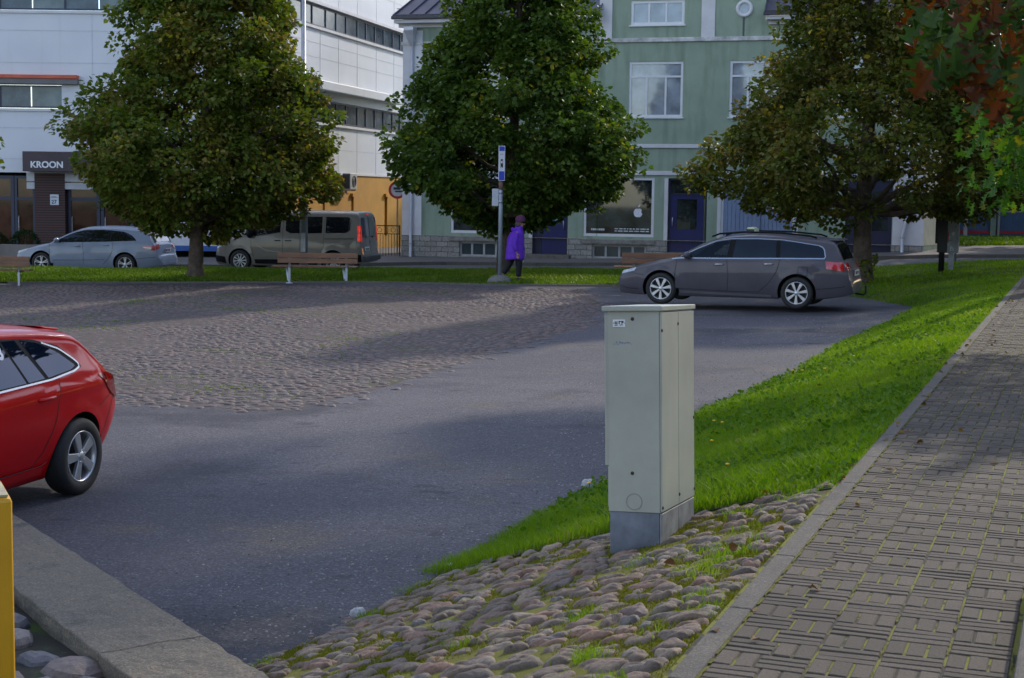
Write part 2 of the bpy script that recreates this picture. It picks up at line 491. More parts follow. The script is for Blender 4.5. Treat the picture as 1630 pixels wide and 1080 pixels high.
def stones(pts, rings, n, rr, wob=.10, lump=.12):
    """pts: (x, y, z, a, b, h, rot, nx, ny) ; dome-shaped stones, one island each"""
    V = []; F = []
    for (x, y, z, a, b, h, rot, gx, gy) in pts:
        base = len(V)
        ph = [rr.uniform(0, 6.28) for _ in range(3)]; am = [rr.uniform(0, wob) for _ in range(3)]
        sh = (rr.uniform(-.25, .25), rr.uniform(-.25, .25))
        ca, sa = math.cos(rot), math.sin(rot)
        for (rad, hh) in rings:
            for k in range(n):
                w = 2*pi*k/n
                m_ = 1+am[0]*math.sin(2*w+ph[0])+am[1]*math.sin(3*w+ph[1])+am[2]*math.sin(5*w+ph[2])*.5
                sc = abs(math.cos(w))**.8*(1 if math.cos(w) > 0 else -1), abs(math.sin(w))**.8*(1 if math.sin(w) > 0 else -1)
                lx = a*(rad*m_*sc[0]+sh[0]*(1-rad)); ly = b*(rad*m_*sc[1]+sh[1]*(1-rad))
                X = ca*lx-sa*ly; Y = sa*lx+ca*ly
                V.append((x+X, y+Y, z+gx*X+gy*Y+h*hh*(1+lump*math.sin(w*2+ph[1])*rad+lump*.7*math.sin(w*3+ph[2])*rad)))
        V.append((x+ca*a*sh[0]-sa*b*sh[1], y+sa*a*sh[0]+ca*b*sh[1], z+h*1.0))
        if n >= 16:
            for k_ in range(base, len(V)):
                p_ = Vector(V[k_]); q_ = p_*17+Vector((base*.37, 0, 0))
                nv_ = mnoise.noise_vector(q_)*.0055+mnoise.noise_vector(p_*48)*.003
                V[k_] = tuple(p_+nv_)
        nr = len(rings)
        for i in range(nr-1):
            for k in range(n):
                F.append((base+i*n+k, base+i*n+(k+1) % n, base+(i+1)*n+(k+1) % n, base+(i+1)*n+k))
        top = base+nr*n
        for k in range(n):
            F.append((base+(nr-1)*n+k, base+(nr-1)*n+(k+1) % n, top, top))
    return V, F
def big_tri(name, V, F, mt, smooth=True):
    T = []
    for a, b, c, d in F:
        T.append((a, b, c))
        if d != c: T.append((a, c, d))
    return big(name, V, T, mt, smooth=smooth)

m_cob = stone_mat('cobble_granite', [(0,(0.094,0.076,0.060)), (.2,(0.156,0.106,0.076)), (.45,(0.134,0.103,0.078)), (.65,(0.198,0.113,0.076)), (.8,(0.114,0.103,0.095)), (1,(0.234,0.172,0.119))], rough=.8, fine=48., bump=.8, lichen=(9., .60, (0.162,0.136,0.086)))
m_cob2 = stone_mat('worn_cobble', [(0,(0.068,0.052,0.050)), (.25,(0.108,0.076,0.069)), (.5,(0.090,0.069,0.064)), (.7,(0.132,0.081,0.069)), (.85,(0.078,0.068,0.073)), (1,(0.144,0.107,0.092))], rough=.75, fine=24., bump=.3)
rr = random.Random(5)
P = []
row = -2.9; gaps = []
while row < 4.22:
    q = .01 + rr.uniform(0, .06)
    rh = rr.uniform(.085, .135)
    while q < Q(row)-.02:
        a = rr.choice((rr.uniform(.04,.07), rr.uniform(.06, .10), rr.uniform(.07, .135)))           # half width across the slope
        q += a
        s = row + rr.uniform(-.03, .03)
        x, y = sq(s, q)
        inside_cab = -.13 < s-3.02 < .80 and .80 < q < 1.20
        if not inside_cab and rr.random() > (.03 if math.sin(x*3.1+1.7*math.sin(y*2.3))*math.sin(y*2.7+1.3*math.sin(x*1.9)) < .2 else .16):
            z = bank_z(s, q)
            dq = (bank_z(s, q+.02)-bank_z(s, q-.02))/.04
            gx, gy = -PD[1]*dq, PD[0]*dq
            P.append((x, y, z-.031, a*rr.uniform(.88,1.02), rh*rr.uniform(.42,.54), rr.uniform(.036, .058), math.atan2(PD[0], -PD[1])+rr.uniform(-.35, .35), gx, gy))
        q += a + rr.uniform(-.006, .03)
    row += rh*.93
v, f = stones(P, [(1,-.1),(.98,.30),(.92,.58),(.78,.82),(.55,.95),(.28,1.0)], 20, rr, wob=.18, lump=.2)
big_tri('cobbled_slope', v, f, m_cob)['kind'] = 'structure'

# worn cobbled square
poly = [(-34,41.6),(-13.5,40.2),(-3.5,38.6),(-.3,36.9),(1.6,36.6),(1.9,32),(1.29,27.2),(-.51,22.4),(-1.69,19.0),(-2.53,17.25),(-4.77,18.0),(-9,17.6),(-34,19)]
def inside(x, y, pl):
    c = False; n = len(pl)
    for i in range(n):
        x1, y1 = pl[i]; x2, y2 = pl[(i+1) % n]
        if (y1 > y) != (y2 > y) and x < (x2-x1)*(y-y1)/(y2-y1)+x1: c = not c
    return c
def edge_dist(x, y):
    d = 9.
    for i in range(len(poly)):
        (x1, y1), (x2, y2) = poly[i], poly[(i+1) % len(poly)]
        ux, uy = x2-x1, y2-y1
        t = min(1, max(0, ((x-x1)*ux+(y-y1)*uy)/(ux*ux+uy*uy)))
        d = min(d, math.hypot(x-x1-t*ux, y-y1-t*uy))
    return d
def square_z(x, y): return zl(x, y)-.030+min(1, edge_dist(x, y)/1.4)*(.050+.022*math.sin(x*.55+1)*math.sin(y*.33)+.010*math.sin(x*1.3+y*.9))
V = [(x, y, zl(x, y)+.0005) for x, y in poly]
o = obj('cobbled_square_bed', V, [tuple(range(len(V)-1, -1, -1))], m_dirt); o['kind'] = 'structure'
P = []
y = 17.2
while y < 41.5:
    k = .88+.004*(y-17)
    rh = rr.uniform(.11, .17)*k
    x = max(-21, -.39*y-3)
    while x < 2.2:
        a = rr.uniform(.05, .11)*k
        x += a
        yy = y+rr.uniform(-.05, .05)
        ed = inside(x+rr.uniform(-.35,.35), yy+rr.uniform(-.35,.35), poly)
        worn = .5+.5*math.sin(x*.9+2.2*math.sin(y*.35))*math.sin(y*.55+x*.3)
        if ed and rr.random() < (.97 if worn > .2 else .86):
            P.append((x, yy, max(square_z(x, yy), zl(x, yy)+.010)-.022, a*1.0, rh*.52, rr.uniform(.018, .034)*(.80+.35*worn), rr.uniform(-.4, .4), .02, .006))
        x += a + rr.uniform(0, .03)
    y += rh*.95
v, f = stones(P, [(1,0),(.90,.55),(.55,.90)], 8, rr, wob=.14)
big_tri('cobbled_square', v, f, m_cob2)['kind'] = 'structure'
# dirt between the stones
xs = lin(-22, 2.4, 80); ys = lin(17, 41.6, 80)
V = []; F = []; idx = {}
for j in range(79):
    for i in range(79):
        if inside((xs[i]+xs[i+1])/2, (ys[j]+ys[j+1])/2, poly):
            q = []
            for (a, b) in ((i,j),(i+1,j),(i+1,j+1),(i,j+1)):
                if (a, b) not in idx:
                    idx[(a, b)] = len(V); V.append((xs[a], ys[b], square_z(xs[a], ys[b])-.0045+.006*math.sin(xs[a]*1.9+ys[b]*.7)*math.sin(ys[b]*.9)))
                q.append(idx[(a, b)])
            F.append(tuple(q))
o = obj('cobbled_square_soil', V, F, m_dirt, smooth=True); o['kind'] = 'structure'

# street, kerbs, pavement along the houses, ground on the right
def far_kerb(x): return interp(x, [-40,-9,-5,-2.6,14.6,30,60], [50.6,51.2,53.6,54.7,51.7,49,44])
grid('street', lin(-60, 60, 121), lin(0, 1, 8), lambda x, t: zstreet(x), m_road, fxy=lambda x, t: (x, 44.2+t*(far_kerb(x)-44.2)))
grid('pavement', lin(-60, 60, 121), lin(0, 1, 8), lambda x, t: zstreet(x)+.10+.12*t*min(1, max(0, (x-4)/8)), m_walk, fxy=lambda x, t: (x, far_kerb(x)+.16+t*16))
mb = MB()
for i in range(110):
    x0 = -40+i*.8; x1 = x0+.79
    y0, y1 = far_kerb(x0), far_kerb(x1)
    z0, z1 = zstreet(x0), zstreet(x1)
    mb.add([(x0,y0,z0-.1),(x1,y1,z1-.1),(x1,y1+.16,z1-.1),(x0,y0+.16,z0-.1),(x0,y0,z0+.12),(x1,y1,z1+.12),(x1,y1+.16,z1+.12),(x0,y0+.16,z0+.12)],
           [(4,5,6,7),(0,1,5,4),(1,2,6,5),(2,3,7,6),(3,0,4,7)])
    if x0 < 22:
        z0, z1 = max(strip_z(x0, Y_FAR), zstreet(x0)+.1), max(strip_z(x1, Y_FAR), zstreet(x1)+.1)
        mb.add([(x0,Y_FAR,z0-.5),(x1,Y_FAR,z1-.5),(x1,Y_FAR+.12,z1-.5),(x0,Y_FAR+.12,z0-.5),(x0,Y_FAR,z0+.01),(x1,Y_FAR,z1+.01),(x1,Y_FAR+.12,z1+.01),(x0,Y_FAR+.12,z0+.01)],
               [(4,5,6,7),(0,1,5,4),(1,2,6,5),(2,3,7,6),(3,0,4,7)])
        ya, yb = y_near(x0)-.02, y_near(x1)-.02
        if -14 < x0 < 8.5:
            z0, z1 = zl(x0, ya), zl(x1, yb)
            mb.add([(x0,ya-.1,z0-.1),(x1,yb-.1,z1-.1),(x1,yb,z1-.1),(x0,ya,z0-.1),(x0,ya-.1,z0+.05),(x1,yb-.1,z1+.05),(x1,yb,z1+.05),(x0,ya,z0+.05)],
                   [(4,5,6,7),(0,1,5,4),(1,2,6,5),(2,3,7,6),(3,0,4,7)])
o = mb.build('street_kerbs', m_conc); o['kind'] = 'structure'
def knoll_z(x, y):
    t = min(max((y-57.2+.15*(x-14))/6.5, 0), 1)
    return zstreet(x)+.03+t*(1-t)*.3+t*(.24-.012*(x-14))
grid('grass_knoll', lin(13.2, 40, 40), lin(0, 1, 14), lambda x, t: knoll_z(x, interp(x,[13.2,15,17,40],[56.4,56.4,58.4,59.4])+t*9), m_soil,
     fxy=lambda x, t: (x, interp(x,[13.2,15,17,40],[56.4,56.4,58.4,59.4])+t*9))

# retained corner at the lower left: concrete coping, rough stones
CA, CB = Vector((-3.58, 10.72, -.6)), Vector((-.95, 6.78, -.6))
cd = (CB-CA).normalized(); cn = Vector((cd.y, -cd.x, 0)) * (1 if Vector((cd.y, -cd.x, 0)).dot(Vector((-1, -1, 0))) > 0 else -1)
mb = MB()
Lc = (CB-CA).length
for (a, b) in ((0, 3.62), (3.624, Lc+.4)):
    p0 = CA+cd*a; p1 = CA+cd*b
    V = [p0, p1, p1+cn*.56, p0+cn*.56]
    V = [Vector((p.x, p.y, -1.3)) for p in V] + [Vector((p.x, p.y, -.6)) for p in V]
    mb.add(V, [(0,1,2,3),(7,6,5,4),(1,0,4,5),(2,1,5,6),(3,2,6,7),(0,3,7,4)])
m_cope = ground_mat('coping_concrete', [(0.153,0.133,0.105), (1.6, .5, .2, (0.112,0.102,0.088), (1,1,1)), (5., .56, .1, (0.184,0.156,0.119), (1,1,1)), (22., .66, .03, (0.041,0.034,0.027), (1,1,1)), (3.5, .60, .1, (0.088,0.085,0.071), (1,1,1)), (60., .70, .02, (0.034,0.031,0.027), (1,1,1))], bump=.8, bscale=90., fine=(120., .7, 1.4))
o = mb.build('concrete_coping', m_cope, bevel=.03); o['kind'] = 'structure'
bm_ = bmesh.new(); bm_.from_mesh(o.data); 
bmesh.ops.subdivide_edges(bm_, edges=bm_.edges, cuts=40, use_grid_fill=True)
for v_ in bm_.verts:
    p_ = v_.co
    v_.co += mnoise.noise_vector(p_*7)*.010+mnoise.noise_vector(p_*31)*.005
bmesh.ops.recalc_face_normals(bm_, faces=bm_.faces); bm_.to_mesh(o.data); bm_.free()
def retz(a, b): return -.70+.015*math.sin(a*5)*math.sin(b*7)
m_rough = stone_mat('rough_fieldstone', [(0,(.055,.056,.068)), (.4,(.10,.095,.105)), (.7,(.135,.12,.118)), (1,(.10,.07,.058))], rough=.7, fine=30., bump=.7)
m_moss2 = ground_mat('damp_moss_bed', [(.022,.022,.015), (3., .5, .1, (.035,.060,.008), (1,1,1)), (14., .6, .06, (.05,.04,.03), (1,1,1))], bump=.8, bscale=90.)
grid('mossy_corner_bed', lin(0, Lc+.3, 24), lin(.563, 4.5, 24), lambda a, b: retz(a, b), m_moss2, fxy=lambda a, b: tuple((CA+cd*a+cn*b)[:2]))
P = []
for i in range(15):
    for j in range(10):
        a = .2+i*.34+rr.uniform(-.09,.09)+.2*(j % 2); b = .70+j*.27+rr.uniform(-.08,.08)
        p = CA+cd*a+cn*b
        P.append((p.x, p.y, -.745, rr.uniform(.12,.20), rr.uniform(.09,.15), rr.uniform(.08,.13), math.atan2(cd.y, cd.x)+rr.uniform(-.5,.5), rr.uniform(-.1,.1), rr.uniform(-.1,.1)))
v, f = stones(P, [(1,-.1),(.95,.5),(.8,.8),(.45,.97)], 9, rr, wob=.22)
o = big_tri('rough_stone_pitching', v, f, m_rough, smooth=False); o['kind'] = 'structure'
# ------------------------------------------------------------------ buildings
m_white = mat('white_trim_paint', (.56,.55,.56), .6, var=.10, vscale=1.3, bump=.08, bscale=30)
m_frame = mat('window_frame_white', (.64,.64,.66), .4, var=.05)
m_curt = glass_mat('curtained_glass', (.22,.25,.29), .05, 1.0, .35, 1.6)
m_shop = glass_mat('dark_shop_glass', (.022,.028,.026), .03, .9, .9, 1.4)
m_bsm = glass_mat('basement_glass', (.05,.065,.07), .15, .5)
m_blue = mat('dark_blue_door_paint', (.010,.012,.085), .38, var=.15)
m_blued = mat('darker_blue_paint', (.008,.010,.040), .45, var=.15)
m_steel = mat('galvanised_steel', (.36,.38,.41), .42, .75, var=.12, vscale=6)
m_black = mat('black_iron', (.012,.012,.013), .5, .3)
m_dark = mat('dark_interior', (.010,.009,.008), .9)
m_lime = brick_mat('limestone_blocks', (.33,.315,.28), (.25,.235,.215), (.12,.115,.105), .46, .2, .014)
def stucco():
    m = bpy.data.materials.new('green_stucco'); m.use_nodes = True
    nt = m.node_tree; L = nt.links; b = nt.nodes['Principled BSDF']
    tc = nd(nt, 'ShaderNodeTexCoord')
    n1 = nd(nt, 'ShaderNodeTexNoise', Scale=.9, Detail=8., Roughness=.65); L.new(tc.outputs['Object'], n1.inputs['Vector'])
    r1 = ramp(nt, [(.3, (.225,.290,.215)), (.55, (.265,.330,.250)), (.75, (.290,.355,.270))]); L.new(n1.outputs['Fac'], r1.inputs['Fac'])
    mp = nd(nt, 'ShaderNodeMapping'); mp.inputs['Scale'].default_value = (1.6, 1, .22); L.new(tc.outputs['Object'], mp.inputs['Vector'])
    n2 = nd(nt, 'ShaderNodeTexNoise', Scale=1.6, Detail=6.); L.new(mp.outputs[0], n2.inputs['Vector'])
    r2 = ramp(nt, [(.50, (1,1,1)), (.78, (.60,.62,.60))]); L.new(n2.outputs['Fac'], r2.inputs['Fac'])
    mu = nd(nt, 'ShaderNodeMix', data_type='RGBA', blend_type='MULTIPLY'); mu.inputs[0].default_value = 1
    L.new(r1.outputs[0], mu.inputs[6]); L.new(r2.outputs[0], mu.inputs[7]); L.new(mu.outputs[2], b.inputs['Base Color'])
    b.inputs['Roughness'].default_value = .9
    n3 = nd(nt, 'ShaderNodeTexNoise', Scale=35., Detail=6.); L.new(tc.outputs['Object'], n3.inputs['Vector'])
    bp = nd(nt, 'ShaderNodeBump', Strength=.25, Distance=.02); L.new(n3.outputs['Fac'], bp.inputs['Height']); L.new(bp.outputs['Normal'], b.inputs['Normal'])
    return m
m_stucco = stucco()

def wall_mesh(t0, t1, z0, z1, ops, reveal=.16):
    """vertical wall in the plane y=0 with openings and their reveals"""
    ts = sorted({t0, t1} | {a for o in ops for a in (o[0], o[1]) if t0 < a < t1})
    zs = sorted({z0, z1} | {a for o in ops for a in (o[2], o[3]) if z0 < a < z1})
    mb = MB()
    for i in range(len(ts)-1):
        for j in range(len(zs)-1):
            ct, cz = (ts[i]+ts[i+1])/2, (zs[j]+zs[j+1])/2
            if any(o[0] < ct < o[1] and o[2] < cz < o[3] for o in ops): continue
            mb.quad((ts[i],0,zs[j]), (ts[i+1],0,zs[j]), (ts[i+1],0,zs[j+1]), (ts[i],0,zs[j+1]))
    for (a, b, c, d) in ops:
        c2 = max(c, z0); d2 = min(d, z1)
        mb.quad((a,0,c2),(a,0,d2),(a,reveal,d2),(a,reveal,c2)); mb.quad((b,0,d2),(b,0,c2),(b,reveal,c2),(b,reveal,d2))
        mb.quad((a,0,d2),(b,0,d2),(b,reveal,d2),(a,reveal,d2)); mb.quad((b,0,c2),(a,0,c2),(a,reveal,c2),(b,reveal,c2))
    return mb

def window(parent, a, b, c, d, vs=(), hs=(), w=.09, mull=.07, glass=None, d0=.03, frame=None, name='window', sill=False, label=None, top_only=None):
    """frame with mullions at fractions vs (below the transom hs) and panes behind"""
    f = frame or m_frame
    mb = MB()
    y0, y1 = d0, d0+.07
    mb.box(a, a+w, y0, y1, c, d).box(b-w, b, y0, y1, c, d)
    mb.box(a+w, b-w, y0, y1, c, c+w).box(a+w, b-w, y0, y1, d-w, d)
    zt = d-w
    for h in hs:
        z = c+(d-c)*h
        mb.box(a+w, b-w, y0+.004, y1, z-mull/2, z+mull/2)
        zt = min(zt, z-mull/2)
    for v in vs:
        t = a+(b-a)*v
        mb.box(t-mull/2, t+mull/2, y0+.006, y1, c+w, zt)
        if top_only == 'all': mb.box(t-mull/2, t+mull/2, y0+.006, y1, zt+mull, d-w)
    o = mb.build(name, f, parent)
    if label: o['label'] = label
    box_obj('pane', glass or m_curt, o, a+w*.5, b-w*.5, y1-.03, y1-.02, c+w*.5, d-w*.5)
    if sill: MB().box(a-.05, b+.05, -.06, .05, c-.05, c-.004).build('sill', f, o)
    return o

# ---- green house
GP = (-4.1, 59.6, 0); GA = R(-16)
gh = empty('green_house', GP, 'pale green stuccoed house with white bands and limestone base behind the trees', 'house', GA)
shopA = (1.74, 4.44, .13, 2.32); shopB = (7.0, 9.69, .11, 2.32); doorA = (5.02, 6.40, -.60, 2.30); doorB = (10.21, 11.66, -.42, 2.30)
shut = (12.18, 14.88, .11, 2.32); doorC = (16.66, 18.29, -.45, 2.30)
cels = [(2.12, 4.05, -.76, -.20), (7.36, 9.42, -.72, -.20)]
ups = [(2.6, 4.62, 4.54, 6.57), (8.65, 10.67, 4.54, 6.57), (12.38, 14.40, 4.54, 6.57), (16.2, 18.2, 4.54, 6.57)]
attic = (8.67, 10.67, 7.90, 8.79)
w = wall_mesh(-.2, 7.5, 0, 8.12, [shopA, (5.02, 6.40, 0, 2.30), ups[0], (7.0, 7.5, .11, 2.32)][:3] + [(7.0, 7.5, .11, 2.32)])
w2 = wall_mesh(7.5, 13.62, 0, 11.2, [(7.5, 9.69, .11, 2.32), (10.21, 11.66, 0, 2.30), (12.18, 13.62, .11, 2.32), ups[1], (12.38, 13.62, 4.54, 6.57), attic])
w3 = wall_mesh(13.62, 19.36, 0, 8.0, [(13.62, 14.88, .11, 2.32), (13.62, 14.40, 4.54, 6.57), ups[3], (16.66, 18.29, 0, 2.30)])
for x in (w2, w3): w.add(x.V, x.F)
# end wall turned to the right, left wall, back
e1 = Vector((19.36, 0)); ea = R(76); e2 = e1 + 2.3*Vector((math.cos(ea), math.sin(ea)))
w.quad((e1.x, e1.y, -.6), (e2.x, e2.y, -.6), (e2.x, e2.y, 8), (e1.x, e1.y, 8))
w.quad((e2.x, e2.y, -1), (19.9, 7.4, -1), (19.9, 7.4, 8), (e2.x, e2.y, 8))
w.quad((-.2, 7.4, -1.4), (-.2, 0, -1.4), (-.2, 0, 8.12), (-.2, 7.4, 8.12))
w.quad((19.9, 7.4, -1), (-.2, 7.4, -1.4), (-.2, 7.4, 8.12), (19.9, 7.4, 8.0))
w.build('wall', m_stucco, gh)
ew = MB().quad((e1.x+.004, e1.y-.003, 0), (e2.x+.004, e2.y-.003, 0), (e2.x+.004, e2.y-.003, 8), (e1.x+.004, e1.y-.003, 8)).build('end_wall', mat('sunlit_cream_stucco', (.50,.50,.40), .85, var=.1, bump=.1, bscale=40), gh)  # sunlit pale yellow put into the end wall's colour
# limestone plinth, 6 cm proud, with openings
b = wall_mesh(-.26, 19.42, -1.6, -.0, [(5.02, 6.40, -1.6, .0), (10.21, 11.66, -1.6, .0), (16.66, 18.29, -1.6, 0)] + cels, .2)
V = [(x, y-.06, z) for x, y, z in b.V]
bb = MB().add(V, b.F)
bb.quad((-.26,7.4,-1.6),(-.26,-.06,-1.6),(-.26,-.06,0),(-.26,7.4,0))
bb.quad((-.26,-.06,0),(19.42,-.06,0),(19.42,.0,.012),(-.26,.0,.012))
bb.build('stone_base', m_lime, gh)
for (a, c_) in ((1.7, 4.5), (6.96, 9.75)):
    MB().box(a, c_, -.10, -.0, -.17, -.004).build('stone_sill', mat('weathered_stone', (.20,.19,.17), .9, var=.3, vscale=5, bump=.4, bscale=30), gh, bevel=.012)
# white trims
for (a, b_, c, d, pr) in ((-.24, .56, .0, 7.85, .05), (7.5, 7.98, 7.42, 11.2, .045), (11.30, 11.80, 7.42, 11.2, .045), (18.32, 19.40, .0, 7.9, .05)):
    MB().box(a, b_, -pr, .02, c, d).build('pilaster', m_white, gh, bevel=.012)
for (a, b_) in ((7.56, 7.60), (7.86, 7.90), (11.36, 11.40), (11.70, 11.74)):
    pass
m_trimd = mat('stained_white_trim', (.46,.45,.44), .75, var=.45, vscale=2.6)
for (a, b_, c, d, pr) in ((.56, 18.32, 2.41, 2.56, .05), (.56, 18.32, 3.41, 3.55, .06), (-.3, 7.5, 7.30, 7.42, .08), (7.46, 13.6, 7.28, 7.43, .07), (13.6, 19.4, 7.28, 7.43, .07)):
    MB().box(a, b_, -pr, .01, c, d).build('cornice', m_trimd if c > 7.2 else m_white, gh, bevel=.012)
# narrow white jambs beside the doors
for (a, b_, t) in ((4.88, 5.02, 2.30), (10.07, 10.21, 2.30), (12.05, 12.18, 2.4), (14.88, 15.0, 2.4)):
    MB().box(a, b_, -.035, .02, .0, t).build('door_jamb', m_white, gh)
# windows
window(gh, *shopA, vs=(.5,), glass=m_shop, w=.1, label='shop window at the left with a grey blind')
sb = window(gh, *shopB, glass=m_shop, w=.1, label='shop window with white lettering strips and a white fruit emblem')
box_obj('blind', mat('grey_blind', (.12,.125,.13), .8, var=.2, vscale=12), gh, 3.1, 4.3, .16, .17, .25, 1.5)
for u in ups: window(gh, *u, vs=(.33,.68), hs=(.73,), w=.09, glass=m_curt, sill=True)
window(gh, *attic, vs=(.34,.66), w=.10, glass=m_curt, sill=True)
for cwin in cels: window(gh, *cwin, vs=(.25,.5,.75), w=.07, mull=.08, glass=m_bsm, d0=.05, frame=mat('grey_white_frame', (.36,.36,.35), .6, var=.2), name='basement_window')
window(gh, *shut, w=.09, glass=mat('blue_grey_boards', (.17,.22,.33), .7, var=.1), name='shuttered_window')
mb = MB()
for i in range(17): mb.box(12.28+i*.15, 12.28+i*.15+.135, .045, .066, .2, 2.24)
mb.build('boards', mat('blue_grey_boards', (.17,.22,.33), .7), gh)
# oculus
M0 = Matrix.Translation((12.85, -.03, 8.42)) @ Matrix.Rotation(R(90), 4, 'X')
oc = MB().lathe([(.19,-.03),(.19,.03),(.30,.03),(.31,-.0),(.31,-.05)], 28, M0).build('round_window', m_white, gh, True)
MB().lathe([(.0,-.025),(.2,-.025)], 24, M0).build('pane', m_curt, oc)
box_obj('water_stain', mat('dark_stain', (.09,.11,.095), .9), gh, 12.80, 12.87, -.0065, .0, 7.43, 8.1)
# doors
def door(a, b, c, d, trans, side, name='door', label=None):
    o = MB()
    w_ = .07
    o.box(a, a+w_, .06, .14, c, d).box(b-w_, b, .06, .14, c, d).box(a+w_, b-w_, .06, .14, d-w_, d)
    if trans: o.box(a+w_, b-w_, .06, .14, trans-.04, trans+.04)
    fr = o.build('door_frame', m_blued, gh)
    if trans: box_obj('transom_pane', m_shop, fr, a+w_, b-w_, .10, .11, trans+.04, d-w_)
    x0, x1 = (a+w_+.28, b-w_) if side < 0 else (a+w_, b-w_-.06)
    if side < 0: box_obj('side_panel', m_blued, fr, a+w_, x0-.01, .09, .13, c, (trans or d)-.04)
    x0 += .01
    dz1 = (trans-.04) if trans else d-w_
    g0, g1 = x0+.2*(x1-x0), x0+.8*(x1-x0)
    gz0, gz1 = c+.40*(dz1-c), c+.93*(dz1-c)
    dm = MB().box(x0, g0, .08, .13, c+.01, dz1).box(g1, x1, .08, .13, c+.01, dz1).box(g0, g1, .08, .13, c+.01, gz0).box(g0, g1, .08, .13, gz1, dz1)
    leaf = dm.build(name, m_blue, gh)
    if label: leaf['label'] = label
    box_obj('glazing', m_shop, leaf, g0, g1, .10, .11, gz0, gz1)
    hx = x1-.1 if side < 0 else x0+.1
    MB().tube([(hx, .08, c+.95), (hx, .02, c+.97), (hx, .01, c+1.1), (hx, .02, c+1.26), (hx, .08, c+1.28)], .016, 8).build('handle', m_steel, leaf, True)
    return leaf, (g0, g1, gz0, gz1)
dA, gA = door(*doorA, None, -1, label='dark blue glazed shop door with a light blue notice')
door(*doorB, 1.72, 1, label='royal blue door with a glazed panel and a transom light')
o = MB().box(16.66, 17.46, .06, .12, -.42, 2.3).box(17.48, 18.29, .06, .12, -.42, 2.3).build('gate_door', m_blued, gh)
box_obj('glazing', m_shop, o, 17.6, 18.15, .052, .058, .5, 1.9)
box_obj('door_step', mat('worn_step', (.13,.115,.10), .9, var=.3, vscale=6), gh, 4.85, 6.55, -.35, .1, -1.3, -.62, .015)
box_obj('door_step', MATS['worn_step'], gh, 10.1, 11.8, -.3, .1, -1.2, -.43, .015)
# notice on the door, lettering strips on the shop glass
box_obj('notice', mat('light_blue_notice', (.05,.30,.62), .4), dA, gA[0]+.12, gA[1]-.1, .092, .098, gA[3]-.28, gA[3]-.10)
mb = MB(); q = random.Random(2)
for k in range(5):
    z = gA[3]-.36-k*.065; t = gA[0]+.1
    while t < gA[1]-.12:
        ww = q.uniform(.02,.07); mb.box(t, min(t+ww, gA[1]-.1), .093, .097, z, z+.028); t += ww+.03
mb.build('opening_hours', mat('white_print', (.6,.62,.65), .5), dA)
M1 = Matrix.Translation(((gA[0]+gA[1])/2, .096, gA[2]+.25)) @ Matrix.Rotation(R(90), 4, 'X')
MB().lathe([(0,0),(.14,0),(.14,-.003)], 24, M1).build('round_sticker', mat('teal_sticker', (.14,.36,.42), .5, var=.4, vscale=30), dA)
mb = MB()
for k in range(2):
    z = .30+.085*(1-k); t = 8.2
    while t < 9.45:
        ww = q.uniform(.05,.2); mb.box(t, min(t+ww, 9.5), .058, .066, z, z+.035); t += ww+.04
t = 7.30
while t < 7.8:
    ww = q.uniform(.03,.07); mb.box(t, t+ww, .058, .066, .33, .33+.07); t += ww+.02
mb.build('lettering_strips', MATS['white_print'], sb)
M2 = Matrix.Translation((9.08, .066, 1.02)) @ Matrix.Rotation(R(90), 4, 'X')
ap = []
for k in range(40):
    a_ = 2*pi*k/40
    r_ = .165*(1-.16*max(0, math.sin(a_))**14-.10*max(0, -math.sin(a_))**18)*(1-.06*math.sin(a_))
    x_, y_ = r_*math.cos(a_), r_*math.sin(a_)*1.08
    if (x_-.215)**2+(y_-.03)**2 < .095**2: x_ = .215-math.sqrt(max(0, .095**2-(y_-.03)**2))
    ap.append((x_, y_))
em = MB().prism(ap, .006, M2)
em.prism([(.0,.19),(.01,.25),(.06,.30),(.075,.30),(.065,.23),(.03,.195)], .006, M2)
em.build('fruit_emblem', mat('white_emblem', (.66,.68,.72), .4), sb)
# roofs
m_roof = mat('plum_sheet_roof', (.060,.055,.085), .38, .3, var=.25, vscale=2, bump=.05)
def roof(ta, tb, z0, rise, depth, hipl=0, hipr=0):
    V = [(ta,-.48,z0),(tb,-.48,z0),(tb-hipr,depth,z0+rise),(ta+hipl,depth,z0+rise)]
    r_ = MB().add(V, [(0,1,2,3)])
    r_.add([(ta,-.48,z0),(ta+hipl,depth,z0+rise),(ta,depth*2,z0)], [(0,1,2)])
    n = int((tb-ta)/.62)
    for i in range(n+1):                                           # standing seams
        u = i/n
        p0 = Vector(V[0]).lerp(Vector(V[1]), u); p1 = Vector(V[3]).lerp(Vector(V[2]), u)
        r_.obox((p0+p1)/2+Vector((0,-.01,.02)), (.014,0,0), (p1-p0)/2, (0,-.008,.03))
    o = r_.build('roof', m_roof, gh)
    MB().box(ta-.04, tb, -.58, -.46, z0-.13, z0-.0).box(ta-.02, tb, -.50, -.44, z0-.002, z0+.06).build('gutter', mat('plum_gutter', (.028,.026,.040), .4, .2), o, bevel=.02)
    MB().tube([(ta-.1, .25, z0+.36), (tb, .25, z0+.36)], .016, 6).build('snow_rail', MATS['plum_gutter'], o)
    k = ta+.6
    while k < tb: MB().obox((k, .25, z0+.29), (.05,0,0), (0,.02,0), (0,0,.1)).build('rail_bracket', MATS['plum_gutter'], o); k += 1.4
    box_obj('soffit', m_white, gh, ta+.05, tb, -.455, .0, z0-.26, z0-.135)
    MB().box(ta+.1, tb, -.10, -.004, z0-.40, z0-.262).build('cornice', m_white, gh)
roof(-.5, 7.60, 8.36, 4.0, 5.2, hipl=2.4)
roof(13.64, 19.9, 8.24, 4.0, 5.2, hipr=2.4)
